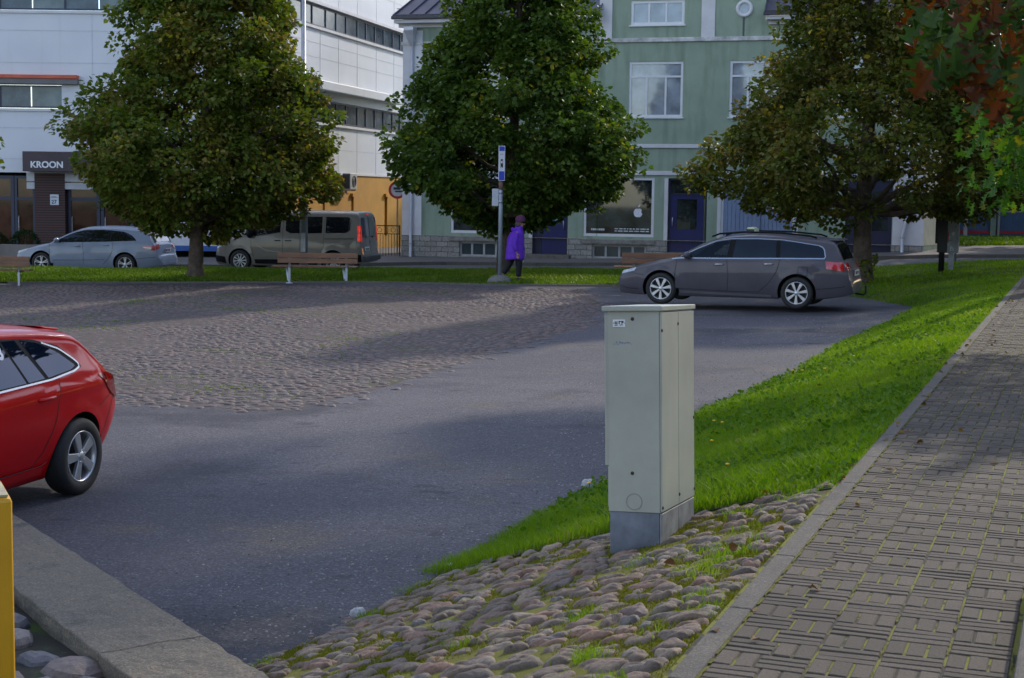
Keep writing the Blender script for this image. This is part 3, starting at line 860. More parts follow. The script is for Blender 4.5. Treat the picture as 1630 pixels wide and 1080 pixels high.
# attic side walls of the raised middle
MB().quad((7.5,0,8),(7.5,5,8),(7.5,5,11.2),(7.5,0,11.2)).build('gable_side', m_stucco, gh); MB().quad((13.62,5,8),(13.62,0,8),(13.62,0,11.2),(13.62,5,11.2)).build('gable_side', m_stucco, gh)
# downpipes
def downpipe(t, ztop, zb, funnel=True, kink=0):
    mb = MB()
    mb.tube([(t, -.13, ztop), (t, -.13, .9), (t+kink, -.17, .35), (t+kink, -.17, zb+.2), (t+kink, -.32, zb+.05)], .062, 12)
    o = mb.build('downpipe', mat('zinc_white_pipe', (.47,.49,.54), .45, .2, var=.08), gh, True)
    if funnel: MB().add([(t-.19,-.55,ztop+.55),(t+.19,-.55,ztop+.55),(t+.19,-.1,ztop+.55),(t-.19,-.1,ztop+.55),(t-.19,-.55,ztop+.42),(t+.19,-.55,ztop+.42),(t+.06,-.2,ztop-.15),(t-.06,-.2,ztop-.15),(t+.19,-.1,ztop+.42),(t-.19,-.1,ztop+.42),(t+.06,-.07,ztop-.15),(t-.06,-.07,ztop-.15)],
        [(0,1,2,3),(0,4,5,1),(4,7,6,5),(1,5,8,2),(5,6,10,8),(2,8,9,3),(8,10,11,9),(3,9,4,0),(9,11,7,4),(6,7,11,10)]).build('rain_hopper', MATS['zinc_white_pipe'], o)
    for z in (zb+.7, 3.0, 5.6):
        MB().tube([(t+(kink if z < .4 else 0), -.13-(.04 if z < .6 else 0), z-.025), (t+(kink if z < .4 else 0), -.13-(.04 if z < .6 else 0), z+.025)], .072, 12).build('pipe_clip', m_steel, o)
    return o
downpipe(.16, 7.4, -1.02)
downpipe(18.8, 7.3, -.42, kink=-.12)

# ---- white commercial building: front and receding wing
m_panel = None
def panels():
    m = bpy.data.materials.new('white_wall_panels'); m.use_nodes = True
    nt = m.node_tree; L = nt.links; b = nt.nodes['Principled BSDF']
    tc = nd(nt, 'ShaderNodeTexCoord')
    n1 = nd(nt, 'ShaderNodeTexNoise', Scale=.5, Detail=6.); L.new(tc.outputs['Object'], n1.inputs['Vector'])
    r1 = ramp(nt, [(.3, (.56,.575,.61)), (.7, (.62,.635,.66))]); L.new(n1.outputs['Fac'], r1.inputs['Fac'])
    mp = nd(nt, 'ShaderNodeMapping'); mp.inputs['Scale'].default_value = (1.5, 1.5, .12); L.new(tc.outputs['Object'], mp.inputs['Vector'])
    n2 = nd(nt, 'ShaderNodeTexNoise', Scale=2., Detail=4.); L.new(mp.outputs[0], n2.inputs['Vector'])
    r2 = ramp(nt, [(.6, (1,1,1)), (.85, (.86,.86,.84))]); L.new(n2.outputs['Fac'], r2.inputs['Fac'])
    mu = nd(nt, 'ShaderNodeMix', data_type='RGBA', blend_type='MULTIPLY'); mu.inputs[0].default_value = 1
    L.new(r1.outputs[0], mu.inputs[6]); L.new(r2.outputs[0], mu.inputs[7]); L.new(mu.outputs[2], b.inputs['Base Color'])
    b.inputs['Roughness'].default_value = .5
    return m
m_panel = panels()
m_seam = mat('panel_seam', (.50,.51,.54), .7)
m_yel = mat('ochre_yellow_render', (.43,.20,.005), .7, var=.12, vscale=1.2, bump=.08, bscale=40)
m_strip = glass_mat('strip_window_glass', (.135,.175,.185), .12, .3, .45, .8)
m_strip2 = glass_mat('grey_blue_glass', (.075,.10,.125), .12, .3, .4, 1.3)
m_navy = mat('navy_frame', (.012,.018,.05), .4)
wb = empty('commercial_building', (-8.7, 57, 0), 'white panelled commercial building with ribbon windows and a brown shop entrance', 'building')
fr = wall_mesh(-32, 0, 2.22, 12.5, [(-32, -8.05, 4.58, 5.45), (-32, -.0, 8.16, 9.3)], .2)
fr.build('front_wall', m_panel, wb)
mb = MB()
for z in (2.72, 3.87, 6.26, 7.43, 10.2): mb.box(-32, 0, -.008, .002, z-.012, z+.012)
for t in (-3.2, -6.9, -14, -21): mb.box(t-.01, t+.01, -.008, .002, 5.45, 8.16)
mb.build('panel_seam', m_seam, wb)
def strip(parent, a, b, c, d, marks, name='ribbon_window'):
    mb = MB()
    mb.box(a, b, .05, .12, c, c+.06).box(a, b, .05, .12, d-.05, d)
    for t in marks: mb.box(t-.03, t+.03, .045, .12, c+.06, d-.05)
    o = mb.build(name, m_navy, parent)
    ms = [a]+list(marks)+[b]
    for i in range(len(ms)-1):
        n = 2 if ms[i+1]-ms[i] > 1.6 else 1
        for k in range(n):
            x0 = ms[i]+(ms[i+1]-ms[i])*k/n; x1 = ms[i]+(ms[i+1]-ms[i])*(k+1)/n
            box_obj('pane', m_strip if (i*3+k) % 3 else m_strip2, o, x0+.02, x1-.02, .085, .095, c+.04, d-.03)
    return o
strip(wb, -32, -8.05, 4.6, 5.43, (-29,-27,-24.2,-21,-18.5,-15.5,-12.9,-10.35), 'ribbon_window')
strip(wb, -32, -.05, 8.18, 9.28, (-28,-25.6,-23,-20.2,-17.6,-15.3,-12.8,-10.3,-7.9,-5.4,-2.7))
MB().box(-32, -7.4, -.30, -.002, 5.66, 5.80).build('canopy', mat('orange_red_canopy', (.50,.085,.035), .5, var=.25, vscale=2), wb, bevel=.02)
MB().box(-32, -7.4, -.26, -.002, 5.47, 5.655).build('canopy_underside', mat('grey_soffit', (.16,.15,.15), .8), wb)
MB().box(-32, 0, -.06, -.002, 8.05, 8.15).box(-32, -8, -.06, -.002, 4.48, 4.57).build('window_ledge', m_white, wb)
# ground floor, recessed
mb = MB().quad((-32,.9,-1.2),(0,.9,-1.2),(0,.9,2.22),(-32,.9,2.22)).quad((-32,0,2.22),(-32,.9,2.22),(0,.9,2.22),(0,0,2.22)).quad((0,.9,-1.2),(0,0,-1.2),(0,0,2.22),(0,.9,2.22))
mb.build('ground_floor_wall', m_dark, wb)
MB().box(-9.4, 0, -.03, .0, 1.9, 2.218).box(-9.4, 0, -.03, .0, 1.62, 1.86).build('fascia_board', mat('pale_fascia', (.45,.46,.48), .6), wb)
m_brown = None
def slat_brown():
    m = bpy.data.materials.new('brown_slat_cladding'); m.use_nodes = True
    nt = m.node_tree; L = nt.links; b = nt.nodes['Principled BSDF']
    tc = nd(nt, 'ShaderNodeTexCoord'); wv = nd(nt, 'ShaderNodeTexWave', wave_type='BANDS', bands_direction='Z', Scale=3.4, Distortion=0.)
    L.new(tc.outputs['Object'], wv.inputs['Vector'])
    r = ramp(nt, [(.15, (.012,.006,.006)), (.3, (.055,.024,.020)), (1, (.070,.030,.026))]); L.new(wv.outputs['Fac'], r.inputs['Fac'])
    L.new(r.outputs[0], b.inputs['Base Color']); b.inputs['Roughness'].default_value = .7
    return m
m_brown = slat_brown()
MB().box(-9.1, -7.98, -.05, .88, -1.2, 2.2).build('entrance_pillar', m_brown, wb)
m_orange = glass_mat('shop_glass_warm', (.050,.020,.012), .05, .4, .7, 1.4)  # orange reflections painted into the glass colour
def shopfront(x0, x1, z0, z1, wd=.12):
    o = MB().box(x0, x0+wd, .2, .34, z0, z1).box(x1-wd, x1, .2, .34, z0, z1).box(x0+wd, x1-wd, .2, .34, z1-wd, z1).box(x0+wd, x1-wd, .2, .34, 1.2, 1.2+wd).build('shopfront', m_navy, wb)
    box_obj('pane', m_orange, o, x0+wd, x1-wd, .26, .27, z0, z1-wd)
    MB().tube([(x0+wd+.06,.18,.0),(x0+wd+.06,.14,.05),(x0+wd+.06,.14,.55),(x0+wd+.06,.18,.6)], .02, 8).build('door_handle', m_steel, o)
    return o
shopfront(-11.15, -9.95, -1.0, 2.1); shopfront(-9.93, -9.15, -1.0, 2.1, .1); shopfront(-12.6, -11.2, -1.0, 2.1); shopfront(-14.2, -12.65, -1.0, 2.1)
shopfront(-7.96, -6.75, -1.0, 2.1); shopfront(-6.72, -5.5, -1.0, 2.1)
# pharmacy panels covering the ground floor beside the door
m_post = mat('white_poster', (.55,.56,.60), .5, var=.06)
po = box_obj('poster_panel', m_post, wb, -5.4, -.1, .05, .12, -.62, 1.6)
box_obj('poster_base', mat('poster_blue', (.03,.09,.30), .5), po, -5.4, -.1, .046, .0495, -.62, -.42)
def cross(cx, cz, s, m_):
    return MB().box(cx-s/3, cx+s/3, .036, .048, cz-s, cz+s).box(cx-s, cx-s/3, .036, .048, cz-s/3, cz+s/3).box(cx+s/3, cx+s, .036, .048, cz-s/3, cz+s/3).build('green_cross', m_, po)
m_gcross = mat('pharmacy_green', (.03,.26,.04), .5)
cross(-4.63, .92, .2, m_gcross)
Mc = Matrix.Translation((-4.63, .034, .92)) @ Matrix.Rotation(R(90), 4, 'X')
MB().lathe([(.06,0),(.10,0),(.10,-.004),(.06,-.004)], 20, Mc).build('cross_ring', m_post, po)
box_obj('lime_block', mat('lime_print', (.32,.45,.06), .5), po, -4.95, -4.4, .040, .0495, 1.25, 1.6)
box_obj('teal_block', mat('teal_print', (.03,.30,.20), .5), po, -4.15, -3.6, .040, .0495, .45, 1.25)
box_obj('photo_block', mat('dark_photo_print', (.05,.07,.09), .5, var=.9, vscale=2.5), po, -5.39, -4.98, .041, .0495, .3, 1.3)
text_obj('poster_text', 'RU', .26, mat('poster_ink', (.02,.03,.06), .5), po, (-4.72, .044, .45), (R(90), 0, 0))
MB().tube([(-2.2,.04,.1),(-1.7,.04,-.1),(-1.0,.04,-.14),(-.4,.04,.05)], .012, 6).build('printed_line', MATS['poster_ink'], po)
hp = MB().prism([(-1.95,.38),(-1.6,.55),(-1.1,.62),(-.7,.85),(-.6,.75),(-1.0,.45),(-1.35,.30),(-1.8,.18),(-1.9,.22),(-1.6,.32),(-1.85,.26)], .006, Matrix.Translation((0,.044,0)) @ Matrix.Rotation(R(90), 4, 'X')).build('printed_hand', mat('skin_print', (.42,.22,.14), .5, var=.3, vscale=4), po)
# awning sign board
sg = empty('shop_sign', (-8.7, 56.45, 0), 'dark brown shop sign board with white capital letters over the entrance', 'sign')
MB().box(-9.36, -5.6, -.05, .5, 2.26, 2.99).build('sign_box', mat('sign_brown', (.042,.026,.034), .5, var=.15), sg, bevel=.015)
text_obj('lettering', 'KROON', .33, mat('sign_white', (.74,.75,.78), .5), sg, (-9.07, -.062, 2.40), (R(90), 0, 0), .01, .008)
hn = empty('house_number_plate', (-8.7, 56.93, 0), 'small white plate with number 27 on the brown entrance pillar', 'number plate')
box_obj('plate', mat('plate_white', (.55,.57,.62), .4), hn, -8.52, -8.20, -.012, .0, 1.03, 1.42, .01)
text_obj('digits', '27', .20, mat('plate_ink', (.02,.025,.05), .5), hn, (-8.475, -.016, 1.08), (R(90), 0, 0), .003, .004)
MB().box(-8.48, -8.24, -.016, -.0125, 1.30, 1.315).box(-8.48, -8.3, -.016, -.0125, 1.335, 1.35).build('small_print', MATS['plate_ink'], hn)

# wing: its parts are turned to the receding wall
WA = R(90-13.5)
def wing(o):
    """place a part built in wall coordinates (along, out, up) on the receding wall"""
    o.rotation_euler = (0, 0, WA); return o
wing_ops = [(0.0, 15.6, 4.38, 5.28), (0.0, 15.6, 8.09, 8.93)]
wm = wall_mesh(0, 17, 2.36, 12.5, wing_ops, .2)
wing(wm.build('wing_wall', m_panel, wb))
slits = [(4.5, 4.75, -.4, 1.42), (7.9, 8.2, -.5, 1.42), (12.35, 12.75, -.3, 1.42)]
wing(wall_mesh(0, 17, -1.4, 2.36, slits, .25).build('ochre_wall', m_yel, wb))
for (a, b_, c, d) in slits:
    wing(MB().box(a, b_, .22, .24, c, d).build('slit_window', m_shop, wb))
    wing(MB().box(a-.12, b_+.12, -.12, .0, d+.02, d+.16).build('slit_hood', m_yel, wb))
def wstrip(c, d):
    o = strip(wb, 0, 15.6, c, d, (1.15, 2.45, 3.5, 5.0, 6.2, 7.4, 8.8, 9.9, 11.1, 12.3, 13.6, 14.7)); wing(o)
wstrip(4.40, 5.26); wstrip(8.11, 8.91)
wing(MB().box(3.2, 13.9, -.42, .0, 5.62, 5.98).build('shutter_box', m_panel, wb, bevel=.03))
wing(MB().box(0, 17, -.10, .0, 8.94, 9.06).box(0, 17, -.10, .0, 7.98, 8.08).box(0, 17, -.10, .0, 4.27, 4.37).box(0, 17, -.05, .0, 2.33, 2.40).build('window_ledge', m_white, wb))
wing(MB().box(.0, 2.6, -.30, .0, 9.1, 9.3).box(.0, 2.2, -.30, -.0, 5.66, 5.80).build('canopy', MATS['orange_red_canopy'], wb))
mb = MB()
for z in (3.35, 6.9, 7.45, 10.2): mb.box(0, 17, -.008, .002, z-.012, z+.012)
for t in (2.2, 4.2, 6.3, 8.6, 11.1, 13.6):
    mb.box(t-.012, t+.012, -.008, .002, 5.98, 7.97).box(t-.012, t+.012, -.008, .002, 2.41, 4.26).box(t-.012, t+.012, -.008, .002, 9.07, 12.5)
wing(mb.build('panel_seam', m_seam, wb))
mb = MB().quad((-32,0,12.5),(0,0,12.5),(3.97,16.53,12.5),(-32,16.5,12.5)).build('flat_roof', mat('roof_felt', (.06,.06,.065), .9), wb)
wing(MB().box(16.98, 17.0, 0, 8, -1.4, 12.5).build('wing_end', m_panel, wb))
# air conditioner on the ochre wall
def wpt(t, d, z): 
    return (-8.7+t*math.cos(WA)-d*math.sin(WA), 57+t*math.sin(WA)+d*math.cos(WA), z)
ac = empty('air_conditioner', wpt(6.9, 0, 1.75), 'grey outdoor air conditioner unit hung on the ochre wall', 'air conditioner', WA)
MB().box(-.42, .42, -.46, -.12, 0, .66).build('casing', mat('ac_grey', (.40,.41,.41), .5, var=.1), ac, bevel=.02)
MB().box(-.46, -.425, -.44, -.14, .04, .62).build('grille', mat('ac_dark', (.05,.05,.05), .6), ac)
M3 = Matrix.Translation((.05, -.465, .33)) @ Matrix.Rotation(R(90), 4, 'X')
MB().lathe([(.0,.0),(.05,.01),(.06,.0),(.12,.0),(.125,.012),(.14,0),(.20,0),(.205,.015),(.24,.015),(.25,0)], 24, M3).build('fan_guard', MATS['ac_dark'], ac)
for k in (-.34, .34): MB().box(k-.02, k+.02, -.42, .0, -.06, -.01).build('bracket', m_steel, ac)
MB().tube([(-.2,-.2,-.02),(-.15,-.2,-.16),(.05,-.18,-.2),(.1,-.05,-.1)], .03, 8).build('hose', MATS['ac_grey'], ac)
# round prohibition sign by the passage
rsn = empty('road_sign', (-4.75, 62.6, 0), 'round white road sign with a red rim above the passage gate', 'sign')
M4 = Matrix.Translation((0, -.05, 1.75)) @ Matrix.Rotation(R(90), 4, 'X')
MB().lathe([(0,.0),(.27,.0),(.27,.012)], 32, M4).build('sign_face', mat('sign_face_white', (.62,.63,.66), .4), rsn)
MB().lathe([(.26,.004),(.36,.006),(.36,-.012),(0,-.012)], 32, M4).build('red_rim', mat('sign_red', (.48,.02,.02), .4), rsn)
MB().box(-.16, .12, -.066, -.0505, 1.76, 1.86).box(-.1, .2, -.066, -.0505, 1.66, 1.72).build('pictogram', MATS['plate_ink'], rsn)
MB().tube([(0, 0, -1.0), (0, 0, 2.1)], .03, 8).build('pole', m_steel, rsn)
# iron gate of the passage
gt = empty('iron_gate', (-4.42, 59.75, 0), 'black wrought iron gate closing the passage beside the green house', 'gate', R(180-10))
mb = MB()
mb.box(0, 1.18, -.02, .02, .33, .37).box(0, 1.18, -.02, .02, .02, .05).box(0, 1.18, -.02, .02, -.90, -.86).box(0, .04, -.025, .025, -.95, .38).box(1.1, 1.18, -.04, .04, -1.0, .42)
mb.build('gate_frame', m_black, gt)
mb = MB()
for i in range(1, 10): mb.box(i*.115-.008, i*.115+.008, -.008, .008, -.87, .03)
mb.build('bars', m_black, gt)
mb = MB()
for cx in (.28, .83):
    pts = [(cx+.09*math.cos(a_), 0, .19+.09*math.sin(a_)) for a_ in lin(0, 2*pi, 15)]
    mb.tube(pts, .009, 6)
for cx in (.06, .5, .6, 1.05): mb.box(cx-.008, cx+.008, -.008, .008, .05, .33)
mb.build('scrolls', m_black, gt)
# planter wall with box bushes in front of the shop
pw = MB().box(-24, -12.9, 53.3, 53.6, -1.2, -.32).box(-24,-12.9,53.6,54.2,-1.2,-.40).build('planter_wall', mat('planter_concrete', (.17,.155,.14), .85, var=.2, vscale=2, bump=.2), None, bevel=.01)
tag(pw, 'low grey concrete planter wall in front of the brown shop entrance', 'wall')
# ------------------------------------------------------------------ vehicles
m_tyre = mat('tyre_rubber', (.014,.014,.015), .75, var=.25, vscale=18, bump=.15, bscale=80)
m_alloy = mat('silver_alloy', (.50,.51,.53), .32, .75, var=.06)
m_chrome = mat('bright_trim', (.42,.43,.45), .25, .85, var=.03)
m_cglass = glass_mat('car_glass', (.008,.010,.013), .02, .5, .5, 1.)
m_ctrim = mat('black_plastic_trim', (.008,.008,.009), .6, var=.2, spec=.12)
m_seamc = mat('panel_gap', (.006,.006,.007), .8)
m_redl = glass_mat('red_lamp', (.42,.008,.012), .08, .8, .25, 14.)
m_clear = glass_mat('clear_lamp', (.42,.45,.50), .08, .8, .25, 14.)
m_plate = mat('plate_face', (.55,.56,.58), .4, var=.04)
m_pink = mat('plate_char', (.015,.015,.02), .5)

def pchip(xs, ys):
    xs = np.array(xs, float); ys = np.array(ys, float)
    h = np.diff(xs); d = np.diff(ys)/h; m = np.zeros(len(xs))
    for i in range(1, len(xs)-1):
        if d[i-1]*d[i] > 0:
            w1 = 2*h[i]+h[i-1]; w2 = h[i]+2*h[i-1]
            m[i] = (w1+w2)/(w1/d[i-1]+w2/d[i])
    m[0] = d[0]; m[-1] = d[-1]
    def f(x):
        x = min(max(x, xs[0]), xs[-1])
        i = min(int(np.searchsorted(xs, x, 'right'))-1, len(xs)-2)
        i = max(i, 0)
        t = (x-xs[i])/h[i]
        return float(ys[i]*(1+2*t)*(1-t)**2+h[i]*m[i]*t*(1-t)**2+ys[i+1]*t*t*(3-2*t)+h[i]*m[i+1]*t*t*(t-1))
    return f

TWIN = {}
class Car:
    """body lofted from its side outline, plan and section; parts lie on its surface.
    local x runs from the front bumper to the rear, y to the car's right, z up"""
    def __init__(s, top, plan, bot, belt, tum, wheels, wr, arch, crown=.12, n=2.6, rail=None, tuck=.10, shoulder=.03, crease=None, wide=.62):
        s.top = pchip(*zip(*top)); s.W = pchip(*zip(*plan)); s.zb = pchip(*zip(*bot)); s.belt = pchip(*zip(*belt))
        s.L = top[-1][0]; s.tum = tum; s.wheels = wheels; s.wr = wr; s.arch = arch; s.crown = crown; s.n = n
        s.tuck = tuck; s.sh = shoulder; s.crease = crease
        s.holes = []; s.wide = wide; s.swell = .012
    def edge(s, x):
        zt, zb = s.top(x), s.zb(x)
        return zt-min(s.crown, .35*(zt-zb))
    def Y(s, x, z):
        W = s.W(x); zb = s.zb(x); be = s.belt(x); zm = s.wide*be
        if z < zm:
            t = (zm-z)/max(.05, zm-zb); y = W-s.tuck*t**2.2
        elif z < be:
            t = (z-zm)/(be-zm); y = W-s.sh*t**2
        else:
            y = W-s.sh-s.tum*(z-be)-.10*(z-be)**2
        if s.crease:
            zc, am, wd = s.crease
            y += am*math.exp(-((z-zc(x))/wd)**2)
        # swelling over the wheels
        for wx in s.wheels:
            d = math.hypot(x-wx, z-s.wr)
            y += s.swell*math.exp(-((d-s.arch-.01)/.05)**2)
        return max(.02, y)
    def side(s, x, z, sg=-1): return Vector((x, sg*s.Y(x, z), z))
    def cap(s, x, fy, sg=1):
        ze = s.edge(x); ye = s.Y(x, ze); zt = s.top(x)
        f = min(1, abs(fy))
        return Vector((x, (1 if fy >= 0 else -1)*f*ye, ze+(zt-ze)*(1-f**s.n)**(1/s.n)))
    def body(s, name, m, parent, stations):
        ns, nc = 30, 16
        V = []; rows = []
        for x in stations:
            zb = s.zb(x); ze = s.edge(x); half = []
            half.append((0, zb)); half.append((s.Y(x, zb)*.55, zb)); half.append((s.Y(x, zb)*.93, zb))
            for i in range(ns+1):
                z = zb+(ze-zb)*i/ns
                half.append((s.Y(x, z), z))
            ye = s.Y(x, ze); zt = s.top(x)
            for i in range(1, nc+1):
                th = pi/2*i/nc
                half.append((ye*math.cos(th)**(2/s.n), ze+(zt-ze)*math.sin(th)**(2/s.n)))
            ring = half + [(-y, z) for (y, z) in reversed(half[1:-1])]
            rows.append(len(V)); V += [Vector((x, y, z)) for (y, z) in ring]
        n = len(ring); F = []
        for j in range(len(rows)-1):
            for k in range(n):
                F.append((rows[j]+k, rows[j]+(k+1) % n, rows[j+1]+(k+1) % n, rows[j+1]+k))
        F.append(tuple(range(n))[::-1]); F.append(tuple(rows[-1]+k for k in range(n)))
        kill = set(); cut = set()
        for fi, f in enumerate(F):
            if len(f) > 4: continue
            c = sum((V[i] for i in f), Vector())/4
            if abs(c.y) > s.W(c.x)-.42:
                for wx in s.wheels:
                    if math.hypot(c.x-wx, c.z-s.wr) < s.arch: kill.add(fi); cut.update((i, wx) for i in f)
            for (poly, sgs) in s.holes:
                if abs(c.y) > .35 and (c.y < 0) in sgs and inside(c.x, c.z, poly): kill.add(fi)
        keep = {i for fi, f in enumerate(F) if fi not in kill for i in f}
        for (i, wx) in cut:
            v = V[i]
            if i in keep and abs(v.y) > s.W(v.x)*.7:
                d = math.hypot(v.x-wx, v.z-s.wr)
                if d > 1e-4 and v.z > s.zb(v.x)+.01:
                    k = s.arch/d
                    x2, z2 = wx+(v.x-wx)*k, s.wr+(v.z-s.wr)*k
                    z2 = max(z2, s.zb(x2))
                    V[i] = Vector((x2, (1 if v.y > 0 else -1)*s.Y(x2, z2), z2))
        F = [f for fi, f in enumerate(F) if fi not in kill]
        o = obj(name, V, F, m, parent, smooth=True)
        bm = bmesh.new(); bm.from_mesh(o.data); bmesh.ops.recalc_face_normals(bm, faces=bm.faces)
        bmesh.ops.delete(bm, geom=[v for v in bm.verts if not v.link_faces], context='VERTS')
        bm.to_mesh(o.data); bm.free(); smooth_mesh(o.data)
        return o
    def patch(s, name, m, parent, bottom, top, n=14, k=8, off=.004, sgs=(-1, 1)):
        """ruled patch between two polylines (x, z) on the side of the body; one object on each side"""
        first = None
        for sg in sgs:
            V = []
            for i in range(n+1):
                b = poly_at(bottom, i/n); t = poly_at(top, i/n)
                for j in range(k+1):
                    x = b[0]+(t[0]-b[0])*j/k; z = b[1]+(t[1]-b[1])*j/k
                    e = .02
                    y = s.Y(x, z)
                    nz = -(s.Y(x, z+e)-y)/e; nx = -(s.Y(x+e, z)-y)/e
                    nv = Vector((nx, 1, nz)).normalized()
                    p = Vector((x, y, z))+nv*off
                    V.append(Vector((p.x, sg*p.y, p.z)))
            F = []
            for i in range(n):
                for j in range(k):
                    q = (i*(k+1)+j, (i+1)*(k+1)+j, (i+1)*(k+1)+j+1, i*(k+1)+j+1)
                    F.append(q if sg < 0 else q[::-1])
            o = obj(name, V, F, m, TWIN.get(parent.name, parent) if sg > 0 else parent, smooth=True)
            if first is None: first = o
            else: TWIN[first.name] = o
        return first
    def line(s, name, m, parent, pts, w=.008, off=.003, sgs=(-1, 1), n=24):
        """thin strip along a polyline on the side"""
        first = None
        for sg in sgs:
            V = []
            P = [poly_at(pts, i/n) for i in range(n+1)]
            for i, (x, z) in enumerate(P):
                a = P[max(i-1, 0)]; b = P[min(i+1, n)]
                d = Vector((b[0]-a[0], b[1]-a[1])); d = d.normalized() if d.length > 0 else Vector((1, 0))
                for sd in (-1, 1):
                    X, Z = x-d.y*w/2*sd, z+d.x*w/2*sd
                    V.append(Vector((X, sg*(s.Y(X, Z)+off), Z)))
            F = [(2*i, 2*i+2, 2*i+3, 2*i+1) if sg < 0 else (2*i+1, 2*i+3, 2*i+2, 2*i) for i in range(n)]
            o = obj(name, V, F, m, TWIN.get(parent.name, parent) if sg > 0 else parent, smooth=True)
            first = first or o
        return first
    def cpatch(s, name, m, parent, bottom, top, n=14, k=10, off=.005):
        """patch on hood, windscreen, roof or tail between polylines (x, share of the half width)"""
        V = []
        for i in range(n+1):
            b = poly_at(bottom, i/n); t = poly_at(top, i/n)
            for j in range(k+1):
                x = b[0]+(t[0]-b[0])*j/k; fy = b[1]+(t[1]-b[1])*j/k
                p = s.cap(x, fy); e = .012
                tx = s.cap(min(x+e, s.L), fy)-s.cap(max(x-e, 0), fy)
                ty = s.cap(x, min(fy+.02, .999))-s.cap(x, max(fy-.02, -.999))
                nv = tx.cross(ty).normalized()
                if nv.z < 0 and abs(nv.z) > .02 or (abs(nv.z) <= .02 and nv.x*(x-s.L/2) < 0): nv = -nv
                V.append(p+nv*off)
        F = [(i*(k+1)+j, (i+1)*(k+1)+j, (i+1)*(k+1)+j+1, i*(k+1)+j+1) for i in range(n) for j in range(k)]
        return obj(name, V, F, m, parent, smooth=True)

def poly_at(pts, u):
    if len(pts) == 1: return pts[0]
    d = [0]
    for a, b in zip(pts, pts[1:]): d.append(d[-1]+math.hypot(b[0]-a[0], b[1]-a[1])+1e-9)
    t = u*d[-1]
    for i in range(len(pts)-1):
        if t <= d[i+1] or i == len(pts)-2:
            k = (t-d[i])/(d[i+1]-d[i])
            return (pts[i][0]+(pts[i+1][0]-pts[i][0])*k, pts[i][1]+(pts[i+1][1]-pts[i][1])*k)

def wheel(parent, x, y, r, w, rr_, style, sg):
    """tyre with a rim as its sub-part; sg -1 = outer face towards -y"""
    M = Matrix.Translation((x, y, r)) @ Matrix.Rotation(R(90)*(1 if sg < 0 else -1), 4, 'X')
    h = w/2
    t = MB().lathe([(rr_*.97,-h*.9),(rr_*1.04,-h*.98),(r*.86,-h*1.02),(r*.96,-h*.86),(r*.99,-h*.6),(r,-h*.3),(r,h*.3),(r*.99,h*.6),(r*.96,h*.86),(r*.86,h*1.02),(rr_*1.04,h*.98),(rr_*.97,h*.85)], 44, M)
    o = t.build('wheel', m_tyre, parent, True)
    MB().lathe([(rr_*.99,h*.84),(rr_*.985,h*.93),(rr_*.93,h*.90),(rr_*.90,h*.5),(rr_*.86,-h*.6)], 44, M).build('rim', m_alloy, o, True)
    MB().lathe([(0,-h*.2),(rr_*.88,-h*.2)], 24, M).lathe([(0,h*.1),(rr_*.5,h*.1),(rr_*.5,-h*.2)], 24, M).build('brake_disc', mat('dark_brake', (.03,.03,.032), .5, .5), o)
    sp = MB(); z0, z1 = h*.50, h*.86
    def spoke(a, w0, w1, r0, r1, dz=0):
        ca, sa = math.cos(a), math.sin(a)
        P = [(r0, -w0), (r1, -w1), (r1, w1), (r0, w0)]
        V = [M @ Vector((ca*u-sa*v, sa*u+ca*v, zz)) for zz, off in ((z0, 0), (z1+dz, 1)) for (u, v) in P]
        # outer end sits slightly further in, centre dished
        sp.add(V, [(0,3,2,1),(4,5,6,7),(0,1,5,4),(1,2,6,5),(2,3,7,6),(3,0,4,7)])
    if style == 'five':
        for k in range(5): spoke(2*pi*k/5+pi/2+.3, rr_*.13, rr_*.21, rr_*.12, rr_*.95)
    elif style == 'seven':
        for k in range(7): spoke(2*pi*k/7+.2, rr_*.07, rr_*.155, rr_*.15, rr_*.95)
    elif style == 'double':
        for k in range(5):
            for d in (-.16, .16): spoke(2*pi*k/5+pi/2+d, rr_*.05, rr_*.06, rr_*.12, rr_*.95)
    else:
        for k in range(10): spoke(2*pi*k/10+.1, rr_*.05, rr_*.075, rr_*.2, rr_*.95)
    sp.build('spokes', m_alloy, o, bevel=.006)
    cpm = MB().lathe([(0,h*.94),(rr_*.13,h*.93),(rr_*.17,h*.88),(rr_*.24,h*.80),(rr_*.25,h*.5)], 22, M)
    for k in range(5):
        a = 2*pi*k/5+.5
        cpm.lathe([(0,h*.90),(rr_*.035,h*.90),(rr_*.04,h*.8)], 8, M @ Matrix.Translation((rr_*.22*math.cos(a), rr_*.22*math.sin(a), 0)))
    cpm.build('hub_cap', m_alloy, o, True)
    return o

def arches(car, parent):
    for wx in car.wheels:
        for sg in (-1, 1):
            n = 26; V = []
            for i in range(n+1):
                a = -.25+(pi+.5)*i/n
                x = wx+car.arch*math.cos(a); z = car.wr+car.arch*math.sin(a)
                y = car.Y(min(max(x, .02), car.L-.02), max(z, car.zb(x)))
                V += [Vector((x, sg*(y+.001), z)), Vector((wx+(x-wx)*.97, sg*(y-.03), car.wr+(z-car.wr)*.97)), Vector((wx+(x-wx)*.985, sg*(car.W(wx)-.38), car.wr+(z-car.wr)*.985))]
            F = [(3*i+j, 3*i+3+j, 3*i+4+j, 3*i+1+j) for i in range(n) for j in range(2)]
            c = len(V); V.append(Vector((wx, sg*(car.W(wx)-.38), car.wr)))
            F += [(3*i+2, 3*i+5, c) for i in range(n)]
            obj('wheel_arch', V, F, m_ctrim, parent, True)

